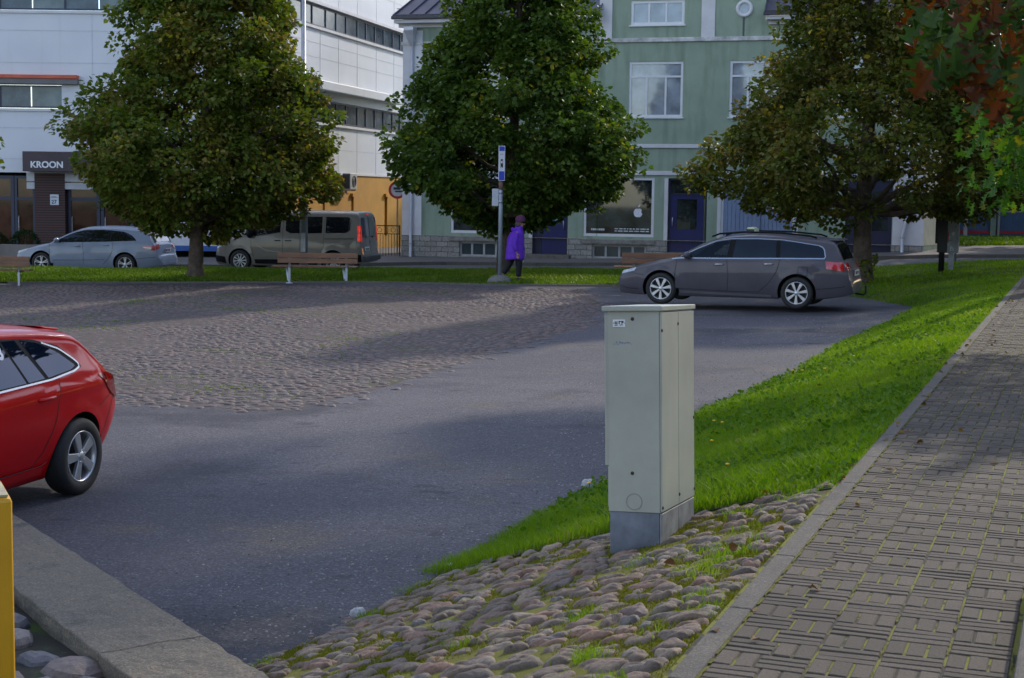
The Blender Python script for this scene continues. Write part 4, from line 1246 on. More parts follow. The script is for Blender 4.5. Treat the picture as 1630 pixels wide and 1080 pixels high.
def marks(parent, name, x, y0, z, n, h, sz):
    """dark characters of a number plate facing +x at small size"""
    mb = MB(); q = random.Random(n); y = y0
    for k in range(n):
        if k == 3: y += sz*.5
        mb.box(x, x+.003, y, y+sz*.55, z, z+h)
        y += sz*.9
    return mb.build(name, m_pink, parent)
def stations(L, ends=.02, mid=.045):
    xs = [0, .006, .015, .03, .05, .075, .10, .13]
    while xs[-1] < L-.5: xs.append(xs[-1]+mid)
    while xs[-1] < L-.1: xs.append(xs[-1]+.022)
    while xs[-1] < L-.012: xs.append(xs[-1]+.012)
    return xs[:-1]+[L-.008, L]

def paint(name, col, metal, rough=.32, flake=.1):
    return mat(name, col, rough, metal, flake, 2., coat=.7, spec=.35)

# ---- dark grey taxi estate
def place(name, label, rear_wheel, yaw, L, wx, W):
    """empty on the ground under the car's front, from the contact point of its near rear wheel"""
    c, s_ = math.cos(yaw), math.sin(yaw)
    lx, ly = wx, -W
    return empty(name, (rear_wheel[0]-(c*lx-s_*ly), rear_wheel[1]-(s_*lx+c*ly), rear_wheel[2]), label, 'car' if 'van' not in name else 'van', yaw)

m_taxi = mat('dark_grey_metallic', (.078,.073,.086), .5, .0, .1, 2., coat=.35, spec=.05)
T = Car(top=[(0,.34),(.02,.46),(.05,.55),(.10,.625),(.2,.685),(.35,.745),(.8,.865),(1.22,.955),(1.36,1.03),(1.75,1.235),(2.1,1.365),(2.45,1.425),(2.9,1.445),(3.5,1.43),(4.05,1.385),(4.33,1.34),(4.40,1.29),(4.48,1.15),(4.56,.98),(4.62,.90),(4.66,.80),(4.70,.64),(4.73,.56),(4.745,.42),(4.75,.34)],
    plan=[(0,.50),(.03,.62),(.1,.72),(.25,.80),(.5,.845),(.9,.872),(1.5,.88),(3.4,.88),(4.0,.872),(4.35,.845),(4.55,.81),(4.66,.77),(4.72,.72),(4.75,.66)],
    bot=[(0,.24),(.15,.20),(.6,.18),(4.0,.20),(4.5,.26),(4.75,.32)],
    belt=[(0,.60),(.4,.72),(.8,.80),(1.25,.885),(2.3,.925),(4.2,.975),(4.5,.98),(4.75,.9)],
    tum=.36, wheels=(.98,3.70), wr=.318, arch=.375, crown=.10, n=2.8, wide=.70)
T.holes = [([(1.62,.96),(2.30,.97),(2.36,1.29),(2.12,1.275),(1.9,1.17)], (True, False))]
tx = place('estate_car', 'dark grey estate car with roof rails and a pale taxi lamp on its roof', (5.52, 29.6, -.49), R(-21), 4.75, 3.70, .80)
T.body('body', m_taxi, tx, stations(4.75))
arches(T, tx)
for wx in T.wheels:
    for sg in (-1, 1): wheel(tx, wx, sg*.765, .318, .205, .222, 'seven', sg)
m_tint = see_glass('tinted_glass', (.42,.45,.46))
fb, ft = [(1.36,.948),(1.55,.953),(2.31,.965)], [(1.38,.962),(1.75,1.135),(2.08,1.275),(2.36,1.318)]
rb, rt = [(2.42,.968),(2.9,.98),(3.28,.99)], [(2.46,1.325),(2.9,1.335),(3.26,1.322)]
qb, qt = [(3.36,.992),(3.8,1.0),(4.22,1.012)], [(3.34,1.318),(3.8,1.28),(4.08,1.235),(4.17,1.20)]
def window_surround(c, parent, bts, m=None): 
    return [c.patch('window_frame', m or m_ctrim, parent, b, t, off=.002) for b, t in bts]
T.patch('window_frame', m_ctrim, tx, [(2.30,.96),(2.44,.965)], [(2.35,1.325),(2.47,1.33)], off=.0025)
T.patch('window_frame', m_ctrim, tx, [(3.27,.985),(3.37,.99)], [(3.25,1.325),(3.35,1.325)], off=.0025)
def panel(c, parent, name, m, b, t, lines, label=None):
    d = c.patch(name, m, parent, b, t, n=18, k=14, off=.0018)
    for i, l in enumerate(lines): c.line('door_gap', m_seamc, d, l, w=.009, off=.0028)
    return d
d1 = panel(T, tx, 'door', m_taxi, [(1.28,.34),(2.33,.31)], [(1.30,.905),(2.31,.945)], [[(1.30,.90),(1.27,.62),(1.28,.33)], [(2.31,.95),(2.35,.62),(2.33,.31)], [(1.28,.335),(2.33,.31)]])
d2 = panel(T, tx, 'door', m_taxi, [(2.36,.31),(2.95,.31),(3.12,.46),(3.28,.66)], [(2.33,.95),(3.36,.975)], [[(3.37,.98),(3.30,.72),(3.14,.48),(2.95,.315)], [(2.35,.31),(2.95,.313)]])
def handle(c, parent, x, z, m, w=.2):
    for sg in (-1, 1):
        y = c.Y(x, z)
        MB().tube([(x-w/2, sg*(y-.01), z), (x-w/2+.03, sg*(y+.026), z+.004), (x+w/2-.03, sg*(y+.026), z+.008), (x+w/2, sg*(y-.01), z+.008)], .014, 8).build('door_handle', m, TWIN.get(parent.name, parent) if sg > 0 else parent, True)
handle(T, d1, 2.16, .83, m_chrome); handle(T, d2, 3.14, .86, m_chrome)
T.patch('window', m_tint, tx, fb, ft, off=.005)
T.patch('window', m_cglass, tx, rb, rt, off=.004); T.patch('window', m_cglass, tx, qb, qt, off=.004)
T.line('chrome_strip', m_chrome, tx, [(1.20,.92),(1.36,.94),(2.31,.955),(3.3,.98),(4.24,1.0),(4.19,1.20),(4.10,1.24)], w=.022, off=.006, n=50)
T.line('chrome_strip', m_chrome, tx, [(1.38,.975),(1.75,1.155),(2.08,1.295),(2.36,1.338),(2.9,1.352),(3.4,1.338),(4.1,1.245)], w=.014, off=.006, n=50)
T.cpatch('windscreen', m_cglass, tx, [(1.26,-.90),(1.20,0),(1.26,.90)], [(2.16,-.93),(2.20,0),(2.16,.93)], n=20)
T.cpatch('rear_window', m_cglass, tx, [(4.555,-.80),(4.56,0),(4.555,.80)], [(4.41,-.80),(4.41,0),(4.41,.80)], n=16)
MB().box(4.24,4.44,-.52,.52,1.335,1.362).build('roof_spoiler', m_taxi, tx, bevel=.01)
T.patch('headlight', m_clear, tx, [(.13,.585),(.42,.66)], [(.17,.655),(.46,.725)], off=.005)
T.patch('tail_light', m_redl, tx, [(4.26,.80),(4.60,.76)], [(4.235,.945),(4.575,.93)], off=.006)
T.cpatch('tail_light', m_redl, tx, [(4.655,-.995),(4.655,-.6)], [(4.60,-.99),(4.60,-.62)], off=.006)
T.cpatch('tail_light', m_redl, tx, [(4.655,.6),(4.655,.995)], [(4.60,.62),(4.60,.99)], off=.006)
T.line('fuel_flap', m_seamc, tx, [(3.72,.66),(3.90,.66),(3.90,.83),(3.72,.83),(3.72,.66)], w=.007, sgs=(-1,), n=40)
T.line('side_moulding', m_seamc, tx, [(.04,.36),(.3,.30),(.5,.3)], w=.01); T.line('sill_line', mat('lighter_sill', (.15,.15,.165), .4, .4), tx, [(1.36,.27),(3.2,.24)], w=.05, off=.006)
T.line('bumper_gap', m_seamc, tx, [(4.05,.40),(4.35,.43),(4.62,.47)], w=.01); T.line('bumper_gap', m_seamc, tx, [(.35,.62),(.62,.58)], w=.007)
pl = MB().box(4.715,4.725,-.26,.26,.66,.77).build('number_plate', m_plate, tx); marks(pl, 'plate_marks', 4.726, -.2, .685, 6, .06, .065)
MB().tube([(4.70,0,.30),(4.86,0,.28),(4.90,0,.32),(4.90,0,.42)], .02, 8).lathe([(0,.02),(.03,0),(0,-.03)], 10, Matrix.Translation((4.90,0,.44))).build('tow_bar', m_black, tx, True)
for sg in (-1, 1):
    MB().tube([(1.95,sg*.60,1.37),(2.1,sg*.605,1.43),(2.6,sg*.605,1.475),(3.3,sg*.605,1.472),(3.9,sg*.60,1.425),(4.02,sg*.595,1.385)], .018, 8).build('roof_rail', m_ctrim, tx, True)
    mr = MB().lathe([(0,-.085),(.05,-.075),(.085,-.03),(.09,.02),(.06,.06),(0,.07)], 14, Matrix.Translation((1.52,sg*(T.Y(1.5,.95)+.09),1.0)) @ Matrix.Rotation(R(90),4,'Y') @ Matrix.Diagonal((.75,1.25,1,1))).build('wing_mirror', m_taxi, tx, True)
    MB().box(1.5,1.56,sg*(T.Y(1.5,.95)+.02)-.05,sg*(T.Y(1.5,.95)+.02)+.05,.945,.975).build('mirror_foot', m_ctrim, mr)
mb = MB().prism([(-.11,0),(.11,0),(.085,.085),(.04,.11),(-.06,.105)], .34, Matrix.Translation((2.62,.17,1.452)) @ Matrix.Rotation(R(90),4,'X'))
lp = mb.build('taxi_lamp', mat('pale_yellow_lamp', (.55,.58,.36), .3, var=.05), tx, bevel=.012)
MB().box(2.535,2.70,-.174,-.171,1.475,1.525).build('lamp_marking', m_pink, lp)
# interior and driver
mb = MB()
for sg in (-.36, .36):
    mb.obox((2.35,sg,.55),(.26,0,.02),(0,.24,0),(0,0,.08)).obox((2.66,sg,.86),(.06,0,.02),(0,.23,0),(.12,0,.32)).obox((2.78,sg,1.22),(.04,0,0),(0,.12,0),(.02,0,.09))
mb.build('seat', mat('dark_seat', (.03,.03,.032), .9), tx, bevel=.03)
Ms = Matrix.Translation((1.93,-.36,.93)) @ Matrix.Rotation(R(65),4,'Y')
mb = MB().tube([Ms @ Vector((.185*math.cos(a),.185*math.sin(a),0)) for a in lin(0,2*pi,21)], .014, 8).tube([Ms @ Vector((-.18,0,0)), Ms @ Vector((.18,0,0))], .016, 6)
mb.build('steering_wheel', m_ctrim, tx, True)

# ---- silver blue estate across the street
m_silv = mat('silver_blue_metallic', (.23,.27,.345), .5, .05, .08, 2., coat=.5, spec=.06)
A = Car(top=[(0,.33),(.02,.47),(.05,.56),(.10,.63),(.2,.70),(.35,.755),(.8,.88),(1.18,.965),(1.34,1.05),(1.72,1.25),(2.05,1.38),(2.4,1.455),(2.9,1.48),(3.5,1.465),(4.05,1.42),(4.28,1.385),(4.36,1.33),(4.46,1.17),(4.55,1.02),(4.60,.95),(4.645,.84),(4.68,.66),(4.73,.58),(4.76,.44),(4.77,.34)],
    plan=[(0,.50),(.03,.62),(.1,.73),(.25,.82),(.5,.868),(.9,.895),(1.5,.905),(3.4,.905),(4.0,.893),(4.35,.865),(4.55,.83),(4.66,.80),(4.73,.75),(4.77,.68)],
    bot=[(0,.24),(.15,.20),(.6,.18),(4.0,.20),(4.5,.26),(4.77,.32)],
    belt=[(0,.60),(.4,.73),(.8,.82),(1.25,.91),(2.3,.955),(4.1,1.03),(4.5,1.03),(4.77,.95)],
    tum=.38, wheels=(.96,3.66), wr=.325, arch=.385, crown=.11, n=2.7)
av = place('estate_car', 'silver blue estate car parked across the street in front of the shop', (-11.86, 46.75, -.96), R(-8), 4.77, 3.66, .82)
A.body('body', m_silv, av, stations(4.77)); arches(A, av)
for wx in A.wheels:
    for sg in (-1, 1): wheel(av, wx, sg*.785, .325, .215, .225, 'double', sg)
dA1 = panel(A, av, 'door', m_silv, [(1.25,.33),(2.32,.31)], [(1.24,.92),(2.29,.965)], [[(1.22,.92),(1.24,.62),(1.25,.33)], [(2.30,.97),(2.34,.62),(2.32,.31)]])
dA2 = panel(A, av, 'door', m_silv, [(2.35,.31),(2.94,.31),(3.12,.47),(3.24,.66)], [(2.32,.97),(3.26,1.0)], [[(3.28,1.0),(3.26,.72),(3.12,.48),(2.95,.315)]])
handle(A, dA1, 2.13, .86, m_silv); handle(A, dA2, 3.06, .90, m_silv)
A.patch('window', m_cglass, av, [(1.34,.958),(2.27,.985)], [(1.36,.97),(1.75,1.165),(2.03,1.30),(2.31,1.345)], off=.004)
A.patch('window', m_cglass, av, [(2.36,.988),(3.18,1.015)], [(2.39,1.352),(2.9,1.365),(3.16,1.355)], off=.004)
A.patch('window', m_cglass, av, [(3.22,1.017),(3.95,1.052),(4.02,1.06)], [(3.20,1.352),(3.6,1.32),(3.85,1.22),(4.0,1.09)], off=.004)
A.patch('window_frame', m_ctrim, av, [(2.26,.98),(2.37,.985)], [(2.30,1.35),(2.40,1.355)], off=.003); A.patch('window_frame', m_ctrim, av, [(3.17,1.01),(3.23,1.015)], [(3.15,1.358),(3.21,1.355)], off=.003)
A.cpatch('windscreen', m_cglass, av, [(1.24,-.90),(1.18,0),(1.24,.90)], [(2.10,-.93),(2.14,0),(2.10,.93)], n=20)
A.cpatch('rear_window', m_cglass, av, [(4.545,-.84),(4.55,0),(4.545,.84)], [(4.38,-.82),(4.37,0),(4.38,.82)], n=16)
MB().box(4.2,4.42,-.54,.54,1.385,1.412).build('roof_spoiler', m_silv, av, bevel=.01)
A.patch('headlight', m_clear, av, [(.12,.60),(.45,.70)], [(.17,.675),(.52,.765)], off=.005)
A.patch('tail_light', m_redl, av, [(4.30,.80),(4.62,.76)], [(4.16,.92),(4.58,.92)], off=.006)
A.patch('tail_light', m_clear, av, [(4.24,.84),(4.48,.815)], [(4.22,.87),(4.47,.865)], off=.008)
for s_ in (-1, 1): A.cpatch('tail_light', m_redl, av, [(4.645,s_*.66),(4.645,s_*.99)], [(4.59,s_*.62),(4.59,s_*.985)], off=.006)
pl = MB().box(4.70,4.71,-.26,.26,.70,.81).build('number_plate', m_plate, av); marks(pl, 'plate_marks', 4.711, -.2, .725, 6, .06, .065); MB().box(4.711,4.713,-.26,-.225,.70,.81).build('plate_band', mat('plate_blue', (.02,.04,.35), .4), pl)
A.line('sill_line', m_chrome, av, [(1.36,.42),(2.31,.44),(3.0,.46)], w=.018, off=.008)
A.line('bumper_gap', m_seamc, av, [(4.02,.50),(4.3,.53),(4.62,.56)], w=.01)
for sg in (-1, 1):
    MB().lathe([(0,-.085),(.05,-.075),(.085,-.03),(.09,.02),(.06,.06),(0,.07)], 14, Matrix.Translation((1.50,sg*(A.Y(1.5,.98)+.09),1.04)) @ Matrix.Rotation(R(90),4,'Y') @ Matrix.Diagonal((.8,1.25,1,1))).build('wing_mirror', m_silv, av, True)
MB().prism([(-.09,0),(.09,0),(.06,.05),(.03,.055)], .03, Matrix.Translation((3.95,.015,1.43)) @ Matrix.Rotation(R(90),4,'X')).build('roof_antenna', m_silv, av)

# ---- grey brown van
m_van = mat('grey_brown_metallic', (.185,.172,.148), .5, .05, .08, 2., coat=.5, spec=.06)
N = Car(top=[(0,.40),(.02,.56),(.05,.68),(.12,.82),(.25,.95),(.5,1.06),(.8,1.16),(1.05,1.30),(1.35,1.56),(1.65,1.79),(1.85,1.88),(2.15,1.935),(2.7,1.96),(4.3,1.96),(4.72,1.94),(4.82,1.90),(4.86,1.80),(4.885,1.60),(4.91,1.25),(4.935,.95),(4.955,.75),(4.99,.60),(5.0,.42)],
    plan=[(0,.62),(.03,.72),(.1,.80),(.25,.88),(.5,.93),(.9,.965),(1.4,.978),(4.5,.978),(4.75,.965),(4.88,.94),(4.95,.90),(5.0,.84)],
    bot=[(0,.26),(.2,.20),(.6,.20),(4.4,.24),(5.0,.36)],
    belt=[(0,.70),(.5,.95),(1.0,1.06),(2,1.10),(5,1.12)],
    tum=.10, wheels=(.93,4.03), wr=.34, arch=.40, crown=.16, n=3.4, tuck=.07, shoulder=.015)
vn = place('passenger_van', 'grey brown passenger van with brake lights on, standing in front of the ochre wall', (-5.64, 48.0, -.90), R(-11.5), 5.0, 4.03, .9)
N.body('body', m_van, vn, stations(5.0)); arches(N, vn)
for wx in N.wheels:
    for sg in (-1, 1): wheel(vn, wx, sg*.86, .34, .215, .225, 'ten', sg)
N.patch('lower_trim', m_ctrim, vn, [(1.45,.26),(3.5,.26)], [(1.42,.40),(3.5,.42)], off=.010)
N.patch('lower_trim', m_ctrim, vn, [(4.5,.34),(4.94,.38)], [(4.48,.62),(4.93,.60)], off=.010)
N.patch('lower_trim', m_ctrim, vn, [(.05,.30),(.45,.25)], [(.04,.50),(.42,.46)], off=.010)
dN1 = panel(N, vn, 'door', m_van, [(1.42,.42),(2.36,.42)], [(1.30,1.12),(2.36,1.14)], [[(1.30,1.12),(1.32,.75),(1.42,.42)], [(2.37,1.80),(2.37,.42)]])
dN2 = panel(N, vn, 'sliding_door', m_van, [(2.40,.42),(3.55,.44)], [(2.40,1.14),(3.72,1.15)], [[(3.74,1.78),(3.72,.85),(3.55,.44)]])
handle(N, dN1, 2.2, 1.0, m_ctrim); handle(N, dN2, 2.55, 1.0, m_ctrim)
N.patch('window', m_cglass, vn, [(1.05,1.16),(1.45,1.13),(2.28,1.26)], [(1.12,1.22),(1.48,1.55),(1.72,1.70),(2.30,1.76)], off=.005)
N.patch('window', m_cglass, vn, [(2.46,1.32),(2.6,1.24),(3.66,1.26)], [(2.46,1.70),(2.6,1.76),(3.66,1.77)], off=.005)
N.patch('window', m_cglass, vn, [(3.78,1.26),(4.45,1.28),(4.58,1.36)], [(3.78,1.77),(4.5,1.77),(4.6,1.72)], off=.005)
N.line('crease_line', mat('van_crease_light', (.17,.16,.14), .3, .5), dN1, [(1.35,1.02),(1.55,.84),(1.8,.68),(2.36,.64)], w=.03, off=.006)
N.line('slide_rail', m_ctrim, vn, [(3.75,1.08),(4.7,1.10)], w=.018, off=.006)
N.cpatch('windscreen', m_cglass, vn, [(.95,-.88),(.86,0),(.95,.88)], [(1.78,-.93),(1.82,0),(1.78,.93)], n=20)
N.patch('headlight', m_clear, vn, [(.10,.70),(.48,.86)], [(.15,.82),(.56,1.02)], off=.006)
def rear_quad(c, name, m, parent, y0, y1, z0, z1, off=.012):
    """patch on the tail face, found by height"""
    xs = np.linspace(c.L-.55, c.L, 400); zt = np.array([c.top(x) for x in xs])
    def X(z): return float(np.interp(-z, -zt, xs))
    V = []; n, k = 8, 8
    for i in range(n+1):
        for j in range(k+1):
            y = y0+(y1-y0)*i/n; z = z0+(z1-z0)*j/k
            x = X(z)
            f = min(.999, abs(y)/c.Y(x, c.edge(x)))
            drop = (c.top(x)-c.edge(x))*(1-(1-f**c.n)**(1/c.n))
            V.append((X(min(z+drop, zt[0]))+off, y, z))
    F = [(i*(k+1)+j, (i+1)*(k+1)+j, (i+1)*(k+1)+j+1, i*(k+1)+j+1) for i in range(n) for j in range(k)]
    return obj(name, V, F, m, parent, smooth=True)
m_grey_gl = glass_mat('grey_rear_glass', (.085,.09,.095), .04, .9, .4, 2.)
rear_quad(N, 'rear_window', m_grey_gl, vn, -.74, -.03, 1.16, 1.76); rear_quad(N, 'rear_window', m_grey_gl, vn, .03, .74, 1.16, 1.76)
rear_quad(N, 'door_gap', m_seamc, vn, -.012, .012, .5, 1.86)
m_lit = mat('lit_brake_lamp', (.55,.03,.015), .2, var=.5, vscale=9, emit=.35)
N.patch('tail_light', m_lit, vn, [(4.83,1.02),(4.93,1.02)], [(4.80,1.50),(4.875,1.50)], off=.008)
for s_ in (-1, 1):
    rear_quad(N, 'tail_light', m_lit, vn, min(s_*.80, s_*.90), max(s_*.80, s_*.90), 1.0, 1.5)
    rear_quad(N, 'reflector', mat('lit_amber_lamp', (.60,.25,.09), .2, emit=.3), vn, min(s_*.80, s_*.86), max(s_*.80, s_*.86), .62, .80)
    MB().tube([(4.93,s_*.35-.1,1.16),(4.925,s_*.35,1.12),(4.90,s_*.35+.2*s_,1.36)], .014, 6).build('rear_wiper', m_ctrim, vn)
    MB().lathe([(0,-.11),(.07,-.10),(.12,-.04),(.12,.03),(.08,.08),(0,.09)], 14, Matrix.Translation((1.32,s_*(N.Y(1.3,1.2)+.13),1.22)) @ Matrix.Rotation(R(90),4,'Y') @ Matrix.Diagonal((1.3,1.0,1,1))).build('wing_mirror', m_ctrim, vn, True)
rear_quad(N, 'high_brake_light', m_lit, vn, -.1, .1, 1.83, 1.88)
pl = rear_quad(N, 'number_plate', m_plate, vn, -.62, -.12, .72, .84, .02); marks(pl, 'plate_marks', 4.985, -.56, .745, 6, .06, .065)
MB().box(4.90,5.06,-.86,.86,.40,.56).build('rear_bumper', mat('grey_bumper', (.05,.05,.048), .6), vn, bevel=.03)
M5 = Matrix.Translation((4.945,.0,.98)) @ Matrix.Rotation(R(90),4,'Y')
MB().add([M5 @ Vector(p) for p in ((-.08,0,0),(0,.045,.006),(.08,0,0),(0,-.045,.006))], [(0,1,2,3)]).build('badge', m_chrome, vn)

# ---- red hatchback
m_redp = mat('red_paint', (.44,.0015,.003), .35, 0, .05, 2., coat=.6, spec=.06)
H = Car(top=[(0,.34),(.02,.48),(.05,.58),(.10,.66),(.25,.76),(.7,.90),(1.0,.97),(1.2,1.07),(1.6,1.28),(1.95,1.40),(2.3,1.455),(2.7,1.47),(3.1,1.452),(3.48,1.415),(3.66,1.385),(3.74,1.345),(3.89,1.20),(4.02,1.07),(4.09,1.00),(4.155,.90),(4.215,.78),(4.30,.69),(4.35,.56),(4.36,.38)],
    plan=[(0,.50),(.03,.62),(.1,.72),(.25,.81),(.5,.86),(.9,.885),(1.5,.895),(3.0,.895),(3.5,.895),(3.85,.885),(4.08,.86),(4.2,.825),(4.28,.78),(4.33,.72),(4.36,.64)],
    bot=[(0,.24),(.15,.20),(.6,.18),(3.2,.19),(3.9,.24),(4.2,.30),(4.36,.36)],
    belt=[(0,.62),(.4,.74),(.8,.84),(1.2,.925),(2.3,.965),(3.2,1.0),(3.9,1.04),(4.36,1.0)],
    tum=.42, wheels=(.92,3.57), wr=.326, arch=.375, crown=.10, n=2.7, crease=(lambda x: .80+.03*x, .016, .035), shoulder=.035, wide=.78, tuck=.15)
H.swell = .007
rc = place('hatchback_car', 'shiny red hatchback with silver five spoke wheels beside the concrete coping', (-3.635, 12.62, -.864), R(73.3), 4.36, 3.57, .83)
H.body('body', m_redp, rc, stations(4.36, mid=.03)); arches(H, rc)
for wx in H.wheels:
    for sg in (-1, 1): wheel(rc, wx, sg*.795, .326, .205, .218, 'five', sg)
dH1 = panel(H, rc, 'door', m_redp, [(1.25,.33),(2.28,.31)], [(1.22,.93),(2.26,.972)], [[(1.21,.93),(1.23,.62),(1.25,.33)], [(2.27,.97),(2.31,.62),(2.29,.31)]])
dH2 = panel(H, rc, 'door', m_redp, [(2.32,.31),(2.92,.31),(3.03,.42),(3.16,.62)], [(2.29,.975),(3.30,1.012)], [[(3.30,1.02),(3.24,.86),(3.20,.68),(3.06,.43),(2.93,.315)], [(2.31,.314),(2.93,.314)]])
handle(H, dH1, 2.08, .835, m_redp); handle(H, dH2, 3.06, .87, m_redp, .22)
m_hglass = glass_mat('hatch_glass', (.005,.009,.020), .015, .40, .3, 1.)
m_hglass.node_tree.nodes['Principled BSDF'].inputs['Specular Tint'].default_value = (.45,.62,1,1)  # blue tint stands in for sky mirrored in the panes
H.patch('window_frame', m_ctrim, rc, [(1.32,.955),(2.3,.985),(3.2,1.015),(3.64,1.07)], [(1.34,.97),(1.9,1.285),(2.3,1.355),(2.7,1.372),(3.12,1.342),(3.43,1.265),(3.64,1.085)], off=.003, n=36)
H.patch('window', m_hglass, rc, [(1.38,.972),(2.26,.998)], [(1.40,.985),(1.7,1.15),(1.95,1.275),(2.30,1.338)], off=.0055)
wr_ = H.patch('window', m_hglass, rc, [(2.33,1.0),(2.86,1.017)], [(2.37,1.342),(2.72,1.352)], off=.0055)
H.patch('window', m_hglass, rc, [(2.89,1.018),(3.11,1.027)], [(2.75,1.352),(2.92,1.345)], off=.0055)
H.patch('window', m_hglass, rc, [(3.16,1.029),(3.48,1.06),(3.555,1.085)], [(2.98,1.342),(3.18,1.305),(3.39,1.215),(3.55,1.10)], off=.0055)
H.line('chrome_strip', m_chrome, rc, [(1.25,.945),(2.3,.984),(3.2,1.014),(3.54,1.052),(3.63,1.085),(3.59,1.13),(3.43,1.24),(3.24,1.305)], w=.015, off=.007, n=60)
H.cpatch('windscreen', m_cglass, rc, [(1.10,-.90),(1.03,0),(1.10,.90)], [(1.98,-.93),(2.02,0),(1.98,.93)], n=20)
H.cpatch('rear_window', m_cglass, rc, [(4.06,-.80),(4.07,0),(4.06,.80)], [(3.76,-.80),(3.76,0),(3.76,.80)], n=16)
MB().prism([(3.45,1.418),(3.76,1.378),(3.78,1.36),(3.66,1.355)], 1.10, Matrix.Translation((0,.55,0)) @ Matrix.Rotation(R(90),4,'X')).build('roof_spoiler', m_redp, rc, bevel=.01)
m_redd = glass_mat('deep_red_lamp', (.20,.002,.004), .06, .7, .5, 9.)
H.patch('tail_light', m_redd, rc, [(4.06,.80),(4.13,.77),(4.20,.74)], [(3.86,.985),(4.00,.99),(4.085,.965)], off=.009)
for s_ in (-1, 1): H.cpatch('tail_light', m_redl, rc, [(4.20,s_*.6),(4.20,s_*.99)], [(4.11,s_*.62),(4.11,s_*.98)], off=.006)
H.patch('sill', m_redp, rc, [(1.30,.235),(3.10,.255)], [(1.32,.30),(3.14,.325)], off=.020)
H.line('sill_glint', m_chrome, rc, [(1.4,.30),(3.06,.325),(3.13,.35)], w=.004, off=.022)
H.line('bumper_gap', m_seamc, rc, [(3.97,.42),(4.03,.60),(4.12,.80)], w=.008)
H.line('bumper_gap', m_seamc, rc, [(3.86,.72),(4.05,.80),(4.16,.82)], w=.006)
H.patch('mud_flap', m_ctrim, rc, [(3.93,.22),(4.02,.26)], [(3.955,.45),(3.965,.46)], off=.004)
H.patch('headlight', m_clear, rc, [(.10,.62),(.45,.71)], [(.15,.70),(.52,.78)], off=.005)
for sg in (-1, 1):
    MB().lathe([(0,-.085),(.05,-.075),(.085,-.03),(.09,.02),(.06,.06),(0,.07)], 14, Matrix.Translation((1.45,sg*(H.Y(1.4,.98)+.09),1.03)) @ Matrix.Rotation(R(90),4,'Y') @ Matrix.Diagonal((.8,1.25,1,1))).build('wing_mirror', m_redp, rc, True)
# sticker on the rear door pane
sx, sz = 2.625, 1.255
yy = H.Y(sx, sz)+.012
tl = math.atan(H.tum+.05)
text_obj('number_sticker', '8', .165, mat('sticker_white', (.70,.72,.75), .4), wr_, (sx, -(H.Y(sx, sz-.03)+.012), sz-.03), (R(90)-tl, 0, 0), .001, .006)
MB().obox((sx-.035,-H.Y(sx-.035,1.335)-.010,1.335),(.028,0,0),(0,.001,0),(0,.0,.012)).build('flag_sticker', mat('sticker_blue', (.06,.18,.5), .4), wr_)
MB().obox((sx-.035,-H.Y(sx-.035,1.312)-.010,1.312),(.028,0,0),(0,.001,0),(0,.0,.010)).build('flag_sticker', MATS['sticker_white'], wr_)
# ------------------------------------------------------------------ trees
def leaves(name, C, D, size, mt, parent, fold=.25, shape='diamond', seed=1, spread=.75):
    """C (n,3) leaf positions, D (n,3) directions the leaves point to; every leaf is its own small folded blade"""
    r = np.random.default_rng(seed)
    n = len(C)
    D = D + r.normal(0, spread, (n, 3)); D /= np.linalg.norm(D, axis=1)[:, None]+1e-9
    U = r.normal(0, .55, (n, 3))+np.array([0, 0, 1.]); S = np.cross(D, U); S /= np.linalg.norm(S, axis=1)[:, None]+1e-9
    Nn = np.cross(S, D)
    L = size*r.uniform(.65, 1.3, n)[:, None]
    if shape == 'diamond':
        prof = [(0, 0, 0), (.42, .40, 1), (.42, -.40, 1), (1, 0, -.3)]
        tri = [(0, 1, 3), (0, 3, 2)]
    elif shape == 'heart':
        prof = [(0, 0, 0), (.05, .36, .6), (.45, .46, 1), (.05, -.36, .6), (.45, -.46, 1), (1.0, 0, -.6), (.45, 0, 0)]
        tri = [(0,1,6),(1,2,6),(2,5,6),(0,6,3),(3,6,4),(4,6,5)]
    else:     # lobed oak leaf
        out = [(.0,.02),(.16,.10),(.20,.30),(.28,.12),(.38,.16),(.50,.48),(.56,.18),(.66,.14),(.80,.34),(.82,.10),(1.0,.0)]
        prof = []; tri = []
        for i, (a, b) in enumerate(out):
            prof += [(a, 0, -.35*a*a), (a, b, .9-.5*a), (a, -b, .9-.5*a)]
            if i:
                p, q = 3*(i-1), 3*i
                tri += [(p, q+1, p+1), (p, q, q+1), (p, p+2, q+2), (p, q+2, q)]
    V = []
    for (a, b, c) in prof:
        V.append(C + L*(a*D + b*S) + L*fold*(abs(b)*c if shape != 'oak' else (abs(b)*c+ (c if b == 0 else -.35*a*a)))*Nn)
    V = np.stack(V, 1).reshape(-1, 3)
    k = len(prof)
    F = (np.arange(n)[:, None, None]*k + np.array(tri)[None]).reshape(-1, 3)
    return big(name, V, F, mt, parent)

